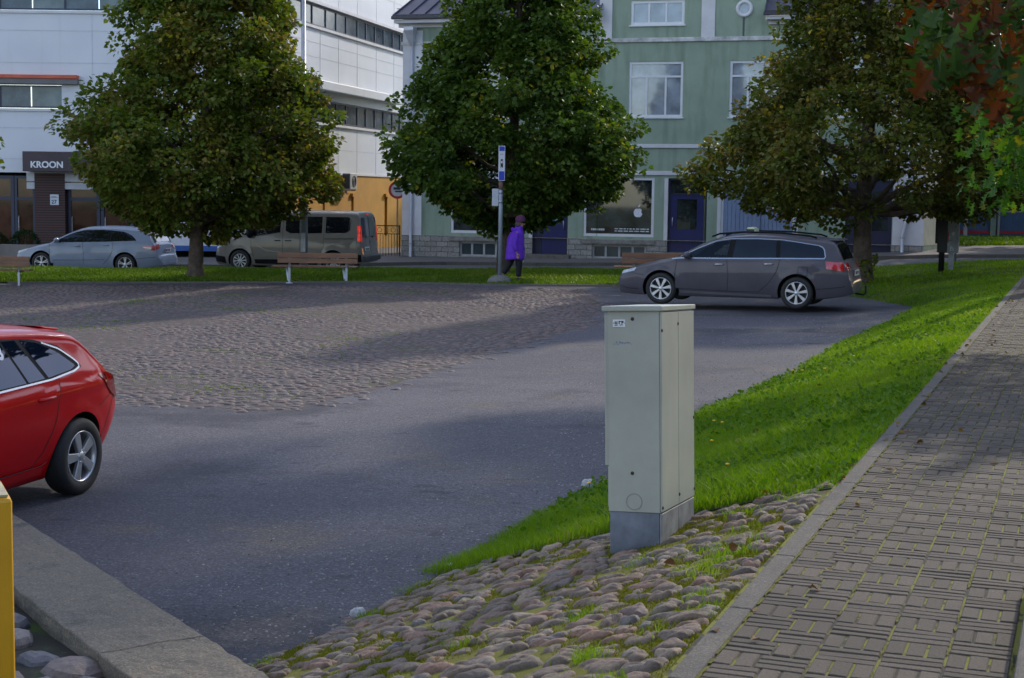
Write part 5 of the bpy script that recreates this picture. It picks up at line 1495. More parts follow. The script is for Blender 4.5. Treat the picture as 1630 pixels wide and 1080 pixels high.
def lime_tree(name, loc, label, cat, prof, mt, barkm, seed, nclump=300, per=95, tr=.22, size=.105, lean=(0, 0), forkz=None, cols=None, core=1.0, trunk_h=None, low=0., csize=(.34,.62), clear=False):
    """prof: (height, radius) of the crown; leaf clumps on branch ends through its volume"""
    r = np.random.default_rng(seed)
    root = empty(name, loc, label, cat)
    zs = [p[0] for p in prof]; rs = [p[1] for p in prof]
    wts = np.array([max(.05, np.interp(z, zs, rs)) for z in np.linspace(zs[0], zs[-1], 60)])
    wts /= wts.sum()
    C = []; D = []; tips = []
    ph = r.uniform(0, 6.28, 6)
    for i in range(nclump):
        z = r.choice(np.linspace(zs[0], zs[-1], 60), p=wts)+r.normal(0, .08)
        az = r.uniform(0, 2*pi)
        lob = 1+.13*math.sin(3*az+ph[0]+z*.9)+.10*math.sin(5*az+ph[1]-z*1.7)+.09*math.sin(2.1*z+ph[2]+2*az)
        rad = np.interp(z, zs, rs)*lob*r.uniform(.30, 1.0)**.45
        c = np.array([rad*math.cos(az)+lean[0]*z, rad*math.sin(az)+lean[1]*z, z-.10*rad*low])
        if clear and -1.0 < c[0] < 1.6 and c[2] < 2.7 and r.random() < .85: continue
        tips.append(c)
        n = int(per*r.uniform(.6, 1.4)); cs = r.uniform(*csize)
        d = r.normal(0, 1, (n, 3)); d /= np.linalg.norm(d, axis=1)[:, None]
        sh = r.uniform(.35, 1, n)**.5
        p = c + d*sh[:, None]*np.array([cs*1.15, cs*1.15, cs*.72])
        C.append(p)
        ov = np.array([math.cos(az), math.sin(az), -.45])*.9
        D.append(d*.6+ov)
    C = np.concatenate(C); D = np.concatenate(D)
    leaves('crown', C, D, size, mt, root, seed=seed, shape='heart')
    # trunk and limbs
    mb = MB(); top = zs[-1]*.82
    pts = [(lean[0]*z+.05*math.sin(z*1.1+seed), lean[1]*z+.05*math.cos(z*.9+seed), z) for z in np.linspace(0, top, 12)]
    mb.tube([(pts[0][0], pts[0][1], -.25), pts[0], (pts[0][0]*.9, pts[0][1]*.9, .22)]+pts[1:], [tr*1.5, tr*1.28, tr*1.04]+[tr*(1-i/13)**.85 for i in range(1, 12)], 14)
    for i in range(34):
        t = tips[int(r.integers(len(tips)))]
        z0 = max(zs[0]+.25, t[2]-r.uniform(.6, 1.6)*max(.4, np.hypot(t[0], t[1])*.45))
        z0 = min(z0, top-.3)
        k = z0/top
        p0 = Vector((lean[0]*z0+.05*math.sin(z0*1.1+seed), lean[1]*z0+.05*math.cos(z0*.9+seed), z0))
        p3 = Vector(t); p1 = p0.lerp(p3, .35)+Vector((0, 0, -.10)); p2 = p0.lerp(p3, .7)+Vector((r.normal(0, .08), r.normal(0, .08), .06))
        r0 = tr*(1-k)**.9*.42+.02
        mb.tube([p0, p1, p2, p3], [r0, r0*.72, r0*.45, .012], 7, cap=False)
    if forkz:
        for (a, b) in forkz: mb.tube(a, b, 9, cap=False)
    mb.build('trunk', barkm, root, True)
    return root

m_bark = mat('grey_brown_bark', (.085,.062,.045), .95, var=.45, vscale=7, bump=.9, bscale=26)
lm1 = leaf_mat('lime_leaves_olive', [(0,(0.055,0.083,0.013)),(.35,(0.090,0.130,0.018)),(.6,(0.118,0.147,0.025)),(.78,(0.165,0.144,0.037)),(.92,(0.213,0.157,0.044)),(1,(0.354,0.300,0.037))], patch=.9)
lm2 = leaf_mat('lime_leaves_green', [(0,(0.038,0.071,0.015)),(.4,(0.061,0.107,0.018)),(.75,(0.087,0.135,0.022)),(.95,(0.124,0.163,0.029)),(1,(0.330,0.288,0.037))], patch=.9)
lm3 = leaf_mat('lime_leaves_browning', [(0,(0.048,0.064,0.013)),(.35,(0.081,0.103,0.017)),(.6,(0.109,0.121,0.023)),(.8,(0.155,0.121,0.032)),(.95,(0.196,0.149,0.044)),(1,(0.386,0.290,0.032))], patch=.9)
# crown outlines: height above the foot of the tree, radius
t1 = lime_tree('linden_tree', (-8.68, 41.6, -.66), 'broad conical linden with olive leaves, its trunk between the silver car and the van', 'tree',
    [(1.15,.5),(1.6,1.8),(2.1,2.85),(2.9,3.35),(3.7,3.3),(4.6,2.9),(5.6,2.45),(6.6,2.05),(7.6,1.7),(8.8,1.4),(10.4,.9),(11.6,.3)], lm1, m_bark, 21, lean=(.075, 0), nclump=720, per=145, tr=.20, size=.118, csize=(.30,.56))
t2 = lime_tree('linden_tree', (-.30, 42.0, -.60), 'rounded dark green linden behind the walking person in purple', 'tree',
    [(1.42,.5),(1.9,1.7),(2.5,2.65),(3.2,3.15),(3.9,3.05),(4.8,2.5),(5.6,2.05),(6.4,1.95),(7.2,1.7),(8.4,1.5),(9.8,1.0),(11.2,.3)], lm2, m_bark, 34, lean=(.06, 0), nclump=560, per=145, tr=.19, size=.122, csize=(.30,.56))
t3 = lime_tree('linden_tree', (8.75, 38.2, -.42), 'browning linden with an open crown and a bare forked trunk behind the taxi', 'tree',
    [(1.55,.9),(1.9,2.3),(2.4,3.5),(3.1,4.05),(3.9,3.75),(4.6,3.1),(5.5,2.4),(6.6,2.1),(7.8,1.7),(9.2,1.2),(10.6,.3)], lm3, m_bark, 47, nclump=640, per=120, tr=.235, size=.115, csize=(.28,.54), clear=True, low=.6,
    forkz=[([(.02,.0,1.75),(.75,-.2,2.25),(1.6,-.3,2.6),(2.6,-.3,2.85)], [.12,.085,.06,.03]), ([(-.02,.0,1.9),(-.6,-.1,2.35),(-1.5,-.2,2.8)], [.11,.08,.03])])
# pale sprig of a neighbouring tree at the left edge
lm4 = leaf_mat('pale_maple_leaves', [(0,(.06,.085,.012)),(.5,(.095,.12,.016)),(1,(.14,.15,.02))])
t0 = lime_tree('maple_tree', (-16.55, 41.3, -.75), 'pale yellow green tree leaning over the bench near the shop entrance', 'tree',
    [(1.9,.7),(2.4,2.2),(2.9,3.05),(3.3,2.6),(4.2,1.9),(5.5,1.7),(7,.6)], lm4, m_bark, 58, nclump=150, per=70, tr=.14, size=.13)

# red oaks beside the footway; the near one hangs into the picture
m_obark = mat('oak_bark', (.055,.048,.042), .95, var=.4, vscale=8, bump=.8, bscale=25)
om_near = leaf_mat('oak_leaves_turning', [(0,(.024,.052,.012)),(.40,(.042,.078,.014)),(.50,(.070,.060,.016)),(.62,(.085,.030,.010)),(.80,(.105,.030,.010)),(.93,(.075,.028,.012)),(1,(.16,.055,.012))], trans=.38, rough=.45)
om_far = leaf_mat('oak_leaves_green', [(0,(.036,.085,.016)),(.6,(.058,.125,.020)),(.9,(.080,.145,.022)),(1,(.14,.13,.02))], trans=.42, rough=.5)
def crown_pts(r, n_cl, per, fn, cs):
    C = []; D = []
    for i in range(n_cl):
        c = fn(r); n = int(per*r.uniform(.6, 1.4))
        d = r.normal(0, 1, (n, 3)); d /= np.linalg.norm(d, axis=1)[:, None]
        C.append(c+d*(r.uniform(.2, 1, n)**.5)[:, None]*cs); D.append(d*.5+np.array([0, 0, -.9]))
    return np.concatenate(C), np.concatenate(D)
ok = empty('red_oak_tree', (4.35, 6.5, -.02), 'red oak with large green and russet lobed leaves overhanging the footway', 'tree')
r = np.random.default_rng(77)
def near_cl(r):
    a = r.uniform(0, 2*pi); z = r.uniform(2.9, 7.5); rad = r.uniform(.4, 1.0)**.5*np.interp(z, [2.9, 4.2, 6, 7.5], [1.5, 2.5, 2.2, .7])
    return np.array([rad*math.cos(a), rad*math.sin(a), z])
C1, D1 = crown_pts(r, 150, 15, near_cl, .34)
# the hanging bough seen in the corner
bough = []
def twig(pts, n, sp, down=.9):
    for k in range(n):
        t = r.uniform(.3, 1); i = min(int(t*(len(pts)-1)), len(pts)-2); u = t*(len(pts)-1)-i
        p = np.array(pts[i])*(1-u)+np.array(pts[i+1])*u
        bough.append((p+r.normal(0, sp, 3), np.array([r.normal(0,.25)-.15, r.normal(0,.25), -down])))
tw = [[(-1.4,-1.4,3.0),(-2.2,-1.6,2.72),(-2.7,-1.55,2.50),(-3.03,-1.5,2.35)],
      [(-2.2,-1.6,2.72),(-2.65,-1.3,2.42),(-2.85,-1.25,2.26)],
      [(-1.6,-1.3,2.95),(-2.2,-1.2,2.50),(-2.45,-1.2,2.25)],
      [(-1.4,-1.2,2.9),(-1.95,-1.05,2.5),(-2.15,-1.0,2.2)]]
for p, n in zip(tw, (20, 14, 16, 14)): twig(p, n, .05)
for k in range(250):
    y_ = r.uniform(4.5, 5.7); rx = r.uniform(.258, .355)
    lowest = np.interp(rx, [.255,.270,.285,.300,.320,.355], [.088,.082,.092,.068,.062,.05])
    rz_ = lowest+r.uniform(0, 1)**1.1*(.165-lowest)
    bough.append((np.array([rx*y_-4.35, y_-6.5, 1.7+rz_*y_+.02]), np.array([r.normal(0,.3)-.15, r.normal(0,.3), -.9])))
C2 = np.array([b[0] for b in bough]); D2 = np.array([b[1] for b in bough])
leaves('foliage', np.concatenate([C1, C2]), np.concatenate([D1, D2]), .104, om_near, ok, shape='oak', seed=5, spread=.38, fold=.5)
mb = MB()
mb.tube([(0,0,-.2),(0,0,.1),(.02,.02,1.5),(-.03,.03,3),(.02,-.02,5),(0,0,7)], [.24,.19,.16,.14,.09,.02], 14)
mb.tube([(0,0,2.6),(-.7,-.6,2.95),(-1.4,-1.4,3.0)], [.07,.045,.022], 8, cap=False)
for p in tw: mb.tube(p, [.014,.009,.006,.004][:len(p)], 6, cap=False)
for k in range(16):
    a = k*2.4; z = 2.6+k*.26
    mb.tube([(0,0,z),(.8*math.cos(a),.8*math.sin(a),z+.35),(1.8*math.cos(a),1.8*math.sin(a),z+.5)], [.05,.03,.012], 6, cap=False)
mb.build('trunk', m_obark, ok, True)
def oak(loc, label, seed, prof, ncl, per, size, mt):
    root = empty('oak_tree', loc, label, 'tree'); r = np.random.default_rng(seed)
    zs = [p[0] for p in prof]; rs = [p[1] for p in prof]
    tips = []
    def cl(r):
        z = r.uniform(zs[0], zs[-1]); a = r.uniform(0, 2*pi); rad = np.interp(z, zs, rs)*r.uniform(.3, 1)**.45*(1+.15*math.sin(3*a+z))
        tips.append((rad*math.cos(a), rad*math.sin(a), z)); return np.array(tips[-1])
    C, D = crown_pts(r, ncl, per, cl, .38)
    leaves('crown', C, D, size, mt, root, shape='oak', seed=seed, spread=.5, fold=.4)
    mb = MB(); mb.tube([(0,0,-.3),(0,0,.1),(.03,.02,1.5),(-.03,.03,3),(.02,-.02,5),(0,0,zs[-1]*.85)], [.26,.2,.17,.15,.1,.02], 14)
    for t in tips[::6]:
        p0 = Vector((0, 0, max(1.2, t[2]-.9))); p3 = Vector(t)
        mb.tube([p0, p0.lerp(p3, .5)+Vector((0,0,.1)), p3], [.055,.03,.01], 6, cap=False)
    mb.build('trunk', m_obark, root, True)
    return root
oak((7.7, 16.6, -.05), 'fresh green oak with drooping lobed leaves beside the footway, beyond the russet bough', 61,
    [(1.5,1.5),(1.9,2.7),(2.6,2.9),(3.2,2.1),(3.8,.7)], 250, 28, .155, om_far)

# ------------------------------------------------------------------ grass
def blades(name, X, Y, Z, h, w, mt, seed, lean=.5, kind='stuff', bend=.5):
    r = np.random.default_rng(seed); n = len(X)
    a = r.uniform(0, 2*pi, n); b = r.uniform(0, 2*pi, n)
    H = h*r.uniform(.45, 1.25, n); W = w*r.uniform(.6, 1.3, n)
    ln = lean*r.uniform(.1, 1, n)*H
    dx, dy = np.cos(a)*W/2, np.sin(a)*W/2
    lx, ly = np.cos(b)*ln, np.sin(b)*ln
    P = np.stack([X, Y, Z], 1)
    def pt(sx, f, k): return P+np.stack([sx*dx*f+lx*k**2, sx*dy*f+ly*k**2, H*k*(1-bend*.3*k)], 1)
    V = np.stack([pt(-1, 1, 0), pt(1, 1, 0), pt(1, .8, .55), pt(-1, .8, .55), pt(0, 0, 1)], 1).reshape(-1, 3)
    F = (np.arange(n)[:, None, None]*5+np.array([(0,1,2),(0,2,3),(3,2,4)])[None]).reshape(-1, 3)
    o = big(name, V, F, mt)
    if kind: o['kind'] = kind
    return o
m_grass = leaf_mat('grass_blades', [(0,(0.081,0.149,0.010)),(.5,(0.128,0.225,0.012)),(.82,(0.171,0.270,0.017)),(.93,(0.190,0.264,0.024)),(1,(0.266,0.253,0.084))], trans=.45, rough=.5, patch=.8)
m_grass2 = leaf_mat('lawn_blades', [(0,(0.069,0.126,0.011)),(.5,(0.106,0.180,0.015)),(.85,(0.138,0.210,0.020)),(1,(0.207,0.204,0.044))], trans=.35, rough=.5, patch=.5)
r = np.random.default_rng(9)
bz = np.vectorize(bank_z); Qv = np.vectorize(Q)
def bank_pts(s0, s1, dens, edge=(.0, 1.04), seed=1):
    r = np.random.default_rng(seed)
    A = (s1-s0)*2.6; n = int(A*dens)
    s = r.uniform(s0, s1, n); t = r.uniform(edge[0], edge[1], n); q = Qv(s)*t
    x = PO[0]+PD[0]*s-PD[1]*q; y = PO[1]+PD[1]*s+PD[0]*q
    return x, y, bz(s, q), s, t
gx = []; 
for (s0, s1, dn, h, w) in ((3.92, 8, 5400, .075, .0055), (8, 13, 3400, .075, .0065), (13, 21, 1700, .075, .009), (21, 30, 900, .075, .013), (30, 41, 420, .075, .02)):
    x, y, z, s, t = bank_pts(s0, s1, dn, seed=int(s0*7))
    cl = .6+.8*(np.sin(x*2.1+1.3*np.sin(y*1.7))*np.sin(y*1.3+x)*.5+.5)
    cl *= np.where(s < 5.2, 1.35, 1.)*np.where(t < .05, .6, 1)
    gx.append((x, y, z, h*cl, np.full(len(x), w)))
X, Y, Z, Hh, Ww = [np.concatenate(k) for k in zip(*gx)]
blades('bank_grass', X, Y, Z, Hh, Ww, m_grass, 3, lean=.8)
# broad leaves among the grass
m_weed = leaf_mat('broad_weed_leaves', [(0,(0.055,0.118,0.011)),(.6,(0.088,0.168,0.018)),(1,(0.110,0.190,0.024))], trans=.3, rough=.9)
C = []; D = []
for (s0, s1, dn) in ((4.05, 9, 300), (9, 16, 170), (16, 26, 60)):
    x, y, z, s, t = bank_pts(s0, s1, dn, seed=int(s0*3+2))
    keep = (np.sin(x*1.7+2)*np.sin(y*1.1)+r.uniform(-.6, .6, len(x))) > -.15
    C.append(np.stack([x, y, z+.02+r.uniform(0, .05, len(x))], 1)[keep])
C = np.concatenate(C); n = len(C); a = r.uniform(0, 2*pi, n)
o = leaves('bank_weeds', C, np.stack([np.cos(a), np.sin(a), r.uniform(.35, 1.1, n)], 1), .042, m_weed, None, shape='heart', seed=4, spread=.2); o['kind'] = 'stuff'
# lawn strip, right lawn, knoll
n = 120000
x = r.uniform(-17, 17, n); t = r.uniform(0, 1, n)**.9
yn = np.interp(x, [-30,-14,-3.6,-.3,2.5,8.2,9.3,12,30], [42.5,41.2,39.9,38.3,37.6,36.2,35.2,34,30])
y = yn+t*(Y_FAR-yn)
z = np.vectorize(strip_z)(x, y)
blades('lawn_grass', x, y, z, .085*(.6+.7*(np.sin(x*1.3+np.sin(y*2))*.5+.5)), .024, m_grass2, 6, lean=.9)
n = 22000
x = r.uniform(13.3, 27, n); t = r.uniform(0, 1, n)
y0 = np.interp(x, [13.2,15,17,40],[56.4,56.4,58.4,59.4]); y = y0+t*8
z = np.vectorize(knoll_z)(x, y)
blades('knoll_grass', x, y, z, .16, .05, m_grass2, 8, lean=.9)
# tufts and moss fuzz between the cobbles of the slope
n = 260000
s = r.uniform(-3, 4.3, n); t = r.uniform(.0, 1.0, n); q = Qv(s)*t
x = PO[0]+PD[0]*s-PD[1]*q; y = PO[1]+PD[1]*s+PD[0]*q
nz = np.sin(x*3.1+1.7*np.sin(y*2.3))*np.sin(y*2.7+1.3*np.sin(x*1.9))+.5*np.sin(x*7+y*5)
keep = nz+r.uniform(-.5, .5, n) > -.05
m_fuzz = leaf_mat('moss_fuzz', [(0,(.10,.10,.008)),(.5,(.17,.165,.010)),(1,(.13,.16,.012))], trans=.2, rough=.7)
blades('slope_moss', x[keep], y[keep], bz(s, q)[keep]-.006, .020, .0055, m_fuzz, 12, lean=.8)
tf = []
for k in range(62):
    s_ = r.uniform(-2, 4.2); t_ = r.uniform(0.02, 1.02) if k > 40 else r.choice([r.uniform(.92, 1.03), r.uniform(.06, .16)])
    for j in range(int(r.uniform(25, 90))):
        a_, b_ = s_+r.normal(0, .055), Q(s_)*t_+r.normal(0, .045)
        tf.append((*sq(a_, b_), bank_z(a_, b_)-.005))
tf = np.array(tf)
blades('slope_grass_tufts', tf[:, 0], tf[:, 1], tf[:, 2], .06, .004, m_grass, 14, lean=.8)
# weeds in the cobbled square
sx_ = []
for k in range(900):
    y_ = r.uniform(18, 41); x_ = r.uniform(-.36*y_, 1.6)
    if inside(x_, y_, poly) and math.sin(x_*.8+1.5*math.sin(y_*.6))*math.sin(y_*.5+.4*x_) > .35:
        for j in range(26): sx_.append((x_+r.normal(0, .16), y_+r.normal(0, .10)))
sx_ = np.array(sx_)
blades('square_weeds', sx_[:, 0], sx_[:, 1], np.vectorize(square_z)(sx_[:, 0], sx_[:, 1])-.015, .045, .014, m_grass2, 15, lean=.9)
# gravel chips on the asphalt
n = 3800
y = 6.8+r.uniform(0, 1, n)**1.6*22; x = np.empty(n)
for i in range(n):
    s_ = np.interp(y[i], [6.5, 10, 13, 17, 24, 30], [1.4, 4.1, 7.4, 11.6, 19.2, 26])
    ex = sq(s_, Q(s_))[0]; x[i] = ex-abs(r.normal(0, 1.1))-.02
P = [(x[i], y[i], zl(x[i], y[i])-.001, *( [r.uniform(.004, .012)]*2 ), r.uniform(.004, .010), r.uniform(0, 6), .02, .006) for i in range(n) if x[i] > -.42*y[i]]
v, f = stones(P, [(1,0),(.7,.8)], 5, random.Random(8), wob=.2)
m_chip = stone_mat('gravel_chips', [(0,(.10,.095,.09)),(.6,(.22,.21,.20)),(1,(.27,.26,.25))])
big_tri('gravel', v, f, m_chip, smooth=False)['kind'] = 'stuff'

# added trees, mostly out of view, to darken reflections in car paint and glass
rr_t = random.Random(31)
m_refl = leaf_mat('added_tree_leaves', [(0,(.022,.048,.012)),(.6,(.040,.080,.016)),(1,(.085,.085,.02))], patch=.4)
for i, (x, y, lb) in enumerate(((23.2, 55.5, 'tall added tree on the knoll beyond the panel fence end'), (24, 30, 'tall added tree on the far side, nearest the green oak'), (31, 43, 'tall added tree on the far side, beyond the knoll'), (40, 58, 'tall added tree on the far side, farthest off'), (28, 19, 'tall added tree on the far side, nearest the raised kerb'))):  # added to block low sky glare in the car reflections
    lime_tree('added_tree', (x, y, -.3), lb, 'tree', [(1.2,2.5),(3,4.6),(6,5.2),(9,4.2),(12,2.2),(13.5,.4)], m_refl, m_bark, 120+i, nclump=150, per=60, tr=.25, size=.42, csize=(.8,1.4))
lime_tree('added_tree', (10.0, 28.3, -.2), 'tall unseen street tree beside the far footway, its crown above the picture'.replace(', its crown above the picture', ' with a high crown'), 'tree', [(8.0,.8),(9.0,2.2),(10.5,2.7),(12.5,2.0),(13.5,.5)], m_refl, m_bark, 131, nclump=90, per=60, tr=.22, size=.24, csize=(.45,.8))  # unseen tree, its high crown set to shade the near asphalt
for i, (x, y, h_, lb) in enumerate(((13.5, 5.0, 9, 'unseen street tree right of the footway'), (17.5, 13.5, 8, 'unseen street tree beyond the green oak'), (9.0, -6.5, 10, 'unseen street tree beside the near end of the footway'), (-3.5, -13, 11, 'unseen street tree on the lawn behind the rough stones'), (-14, -9, 10, 'unseen street tree near the yellow post'))):
    k = h_/10
    lime_tree('added_tree', (x, y, -.2), lb, 'tree', [(1.8*k,1.0),(2.6*k,2.8),(4.5*k,3.4),(7*k,2.6),(9*k,1.3),(10*k,.3)], m_refl, m_bark, 90+i, nclump=130, per=60, tr=.2, size=.26, csize=(.5,.95))

oak((13.7, 38.7, -.2), 'oak at the far end of the footway with orange tinged leaves', 67, [(3.3,1.0),(4.2,2.4),(6,2.9),(8,2.3),(9.5,.6)], 420, 30, .17, leaf_mat('oak_leaves_orange', [(0,(.030,.062,.014)),(.45,(.050,.085,.016)),(.6,(.16,.09,.015)),(1,(.36,.12,.014))], trans=.45))  # crown placed and thickened to shade the taxi's rear

# fallen leaves on the footway edge and the bank
n = 130
s_ = r.uniform(.5, 22, n); q_ = np.where(r.random(n) < .45, r.uniform(-.35, .05, n), r.uniform(-2.0, 2.0, n))
C = np.array([(*sq(a, b), (.008 if b < 0 else bank_z(a, min(b, Q(a)))+.055)) for a, b in zip(s_, q_)])
a_ = r.uniform(0, 6.28, n)
lmf = leaf_mat('fallen_leaf_brown', [(0,(.10,.045,.015)),(.5,(.16,.085,.02)),(1,(.22,.16,.03))], trans=.1, rough=.7)
o = leaves('fallen_leaves', C, np.stack([np.cos(a_), np.sin(a_), .05*np.ones(n)], 1), .045, lmf, None, shape='heart', seed=33, spread=.08, fold=.5); o['kind'] = 'stuff'
# ------------------------------------------------------------------ street furniture
# utility cabinet
m_cab = mat('cabinet_grey_paint', (.325,.335,.290), .5, var=.13, vscale=1.7, bump=.03, bscale=200)
m_zinc = mat('zinc_plinth', (.115,.135,.175), .5, .35, var=.25, vscale=5, col2=(.15,.17,.21))
m_zinc2 = mat('zinc_side', (.20,.21,.22), .55, .35, var=.3, vscale=6, col2=(.24,.25,.26))
m_bolt = mat('rusty_bolt', (.06,.03,.02), .7, .3)
cs, cq = 3.02, .835
cx, cy = sq(cs, cq)
cz = bank_z(cs, cq)+.030
ca = math.atan2(PD[1], PD[0])
cb = empty('utility_cabinet', (cx, cy, cz), 'tall pale grey utility cabinet with a zinc plinth on the cobbled slope', 'utility cabinet', ca)
# local x runs away from the viewer along the footway, y to the left, origin = near right corner
cb.rotation_euler = (R(-2.4), R(3.0), ca)
W_, D_ = .30, .75
MB().box(0, D_, .0, W_, .14, 1.27).build('body', m_cab, cb, bevel=.004)
MB().box(.006, D_-.006, .006, W_-.006, -.45, .139).build('plinth', m_zinc, cb, bevel=.003)
MB().box(-.018, D_+.018, -.018, W_+.03, 1.268, 1.298).build('lid', m_cab, cb, bevel=.005)
MB().box(.378, D_-.003, -.012, -.001, .145, 1.262).build('door', m_cab, cb, bevel=.003)
MB().box(.003, .372, -.012, -.001, .145, 1.262).build('door', m_cab, cb, bevel=.003)
MB().box(.004, .372, -.009, .004, -.1, .136).box(.378, D_-.004, -.009, .004, -.1, .136).build('plinth_cover', m_zinc2, cb, bevel=.003)
MB().box(.01, D_-.01, W_+.001, W_+.022, .40, 1.262).box(.03, D_-.03, W_+.001, W_+.012, .16, .39).build('back_door', m_cab, cb, bevel=.003)
for (x, y, z, ax) in ((-.001, .155, 1.225, 0), (-.001, .160, .36, 0), (.012, -.013, 1.16, 1), (.366, -.013, 1.19, 1), (.385, -.013, .20, 1), (.73, -.013, .62, 1), (.012, -.013, .17, 1), (.74, -.013, .19, 1)):
    M = Matrix.Translation((x, y, z)) @ (Matrix.Rotation(R(-90), 4, 'Y') if ax == 0 else Matrix.Rotation(R(90), 4, 'X'))
    MB().lathe([(0,.004),(.006,.004),(.010,.001),(.011,-.003)], 12, M).build('bolt', m_bolt, cb, True)
Mk = Matrix.Translation((-.0012, .15, .20)) @ Matrix.Rotation(R(-90), 4, 'Y')
MB().lathe([(.042,0),(.045,.0016),(.048,0)], 32, Mk).build('knockout_ring', mat('cabinet_groove', (.22,.22,.20), .6), cb, True)
st = MB().box(-.0035, -.0005, .195, .268, 1.18, 1.222).build('sticker', mat('sticker_pale', (.60,.61,.63), .4, var=.03), cb, bevel=.001)
mb = MB(); x0, x1 = -.0042, -.0036
for (a, b, c, d) in ((.262,.265,1.199,1.205),(.198,.201,1.199,1.205),(.240,.258,1.188,1.192),(.241,.245,1.194,1.212),(.248,.252,1.194,1.212),(.254,.257,1.198,1.212),(.240,.258,1.200,1.203),(.207,.234,1.209,1.214),(.228,.234,1.196,1.209),(.212,.217,1.188,1.209),(.205,.212,1.203,1.214),(.222,.227,1.188,1.194)):
    mb.box(x0, x1, a, b, c, d)
mb.build('sticker_marks', m_pink, st)
q = random.Random(4); mb = MB()
for k in range(16):
    y = .265-k*.0068; z = 1.085+q.uniform(-.006,.006)
    mb.box(-.0016, -.0006, y-q.uniform(.002,.006), y, z, z+q.uniform(.002, .011))
mb.build('blue_scrawl', mat('faded_blue_ink', (.10,.15,.32), .6, var=.5, vscale=90), cb)

# benches
m_wood = mat('bench_wood', (.19,.088,.045), .55, var=.30, vscale=4, bump=.15, bscale=40, coords='Generated')
def bench(loc, rz, label):
    b = empty('park_bench', loc, label, 'bench', rz, 'wooden benches along the grass strip')
    # faces the viewer's far side: backrest nearer to the viewer
    MB().box(-1.04, 1.06, -.05, -.01, .66, .79).box(-1.04, 1.06, -.065, -.025, .52, .645).build('backrest', m_wood, b, bevel=.008)
    MB().box(-1.22, 1.02, .05, .17, .405, .445).box(-1.22, 1.02, .18, .30, .405, .445).box(-1.22, 1.02, .31, .43, .405, .445).build('seat', m_wood, b, bevel=.008)
    for x in (-.74, .76):
        MB().box(x-.03, x+.03, .0, .06, -.05, .40).obox((x, .02, .53), (.028,0,0), (0,.02,0), (0,-.03,.14)).obox((x-.09, .30, .18), (.028,0,0), (0,.022,.0), (-.04,.06,.22)).box(x-.09, x+.09, -.03, .09, -.06, .012).box(x-.03, x+.03, .0, .42, .37, .404).build('leg', m_steel, b, bevel=.006)
    return b
b1 = bench((-5.12, 40.0, zl(-5.1, 40)+.0), R(-1), 'wooden bench on steel legs standing clear in front of the van')
b2 = bench((-13.75, 40.1, zl(-13.7, 40)), R(0), 'wooden bench on steel legs in front of the silver blue car')
b3 = bench((3.75, 38.0, zl(3.7, 38)+.0), R(-2), 'wooden bench half hidden behind the taxi bonnet')

# bus stop post
bs = empty('bus_stop_post', (-.33, 38.9, zl(-.33, 38.9)), 'grey bus stop post with a narrow blue and white sign and a concrete foot', 'bus stop', R(3))
MB().lathe([(0,.24),(.10,.235),(.2,.2),(.29,.13),(.335,.05),(.34,-.05)], 20).build('concrete_foot', mat('pebbled_concrete', (.15,.145,.14), .9, var=.35, vscale=30, bump=.8, bscale=50), bs, True)
MB().tube([(0,0,.1),(0,0,3.42)], .052, 16).build('pole', mat('post_grey', (.27,.30,.36), .5, .3), bs, True)
pnl = MB().box(-.07, .095, -.085, -.055, 2.62, 3.50).build('sign_panel', mat('sign_white_face', (.55,.56,.60), .4), bs, bevel=.008)
m_sblue = mat('sign_blue', (.010,.035,.36), .4)
MB().box(-.055, .08, -.0875, -.0855, 2.635, 2.86).build('blue_field', m_sblue, pnl); MB().box(-.055, .08, -.0875, -.0855, 3.37, 3.485).build('blue_field', m_sblue, pnl)
mb = MB().box(-.02, .045, -.0875, -.0855, 2.97, 3.13).box(-.012, .037, -.0875, -.0855, 3.13, 3.165).box(-.018,-.002,-.0875,-.0855,2.945,2.97).box(.027,.043,-.0875,-.0855,2.945,2.97)
mb.build('bus_pictogram', m_pink, pnl)
MB().box(-.01, .035, -.0888, -.0876, 3.06, 3.12).build('bus_window', MATS['sign_white_face'], pnl)
MB().box(-.03,-.012,-.0875,-.0855,3.27,3.30).box(.0,.018,-.0875,-.0855,3.27,3.30).box(.03,.048,-.0875,-.0855,3.27,3.30).build('small_marks', mat('grey_marks', (.25,.26,.28), .5), pnl)
MB().box(-.22, -.055, -.03, .03, 1.98, 2.42).build('timetable_box', mat('timetable_grey', (.42,.44,.48), .4), bs, bevel=.01)
MB().tube([(0,0,2.40),(0,0,2.62)], .058, 14).build('sleeve', mat('rust_sleeve', (.16,.09,.07), .8, var=.3, vscale=10), bs, True)
MB().tube([(0,0,2.06),(0,0,2.12)], .06, 14).tube([(0,0,2.30),(0,0,2.36)], .06, 14).build('clamp', m_steel, bs, True)

# lamp post between the linden and the van
lx, ly = -6.25, 45.6
la = empty('lamp_post', (lx, ly, zstreet(lx)), 'slender grey steel lamp post rising beside the left linden', 'lamp post')
MB().tube([(0,0,0),(0,0,4.2),(0,0,4.22),(0,0,9.2)], [.13,.10,.075,.055], 16).build('pole', m_steel, la, True)
MB().box(-.07,.07,-.145,-.09,.8,1.35).build('service_door', m_steel, la, bevel=.006)
MB().tube([(0,0,9.1),(.3,-.4,9.5),(.8,-1.2,9.65)], .035, 8).build('arm', m_steel, la, True)
MB().lathe([(0,.08),(.12,.06),(.17,0),(.12,-.05),(0,-.06)], 16, Matrix.Translation((.95,-1.4,9.65)) @ Matrix.Diagonal((1.6,1.6,1,1))).build('lamp_head', m_steel, la, True)

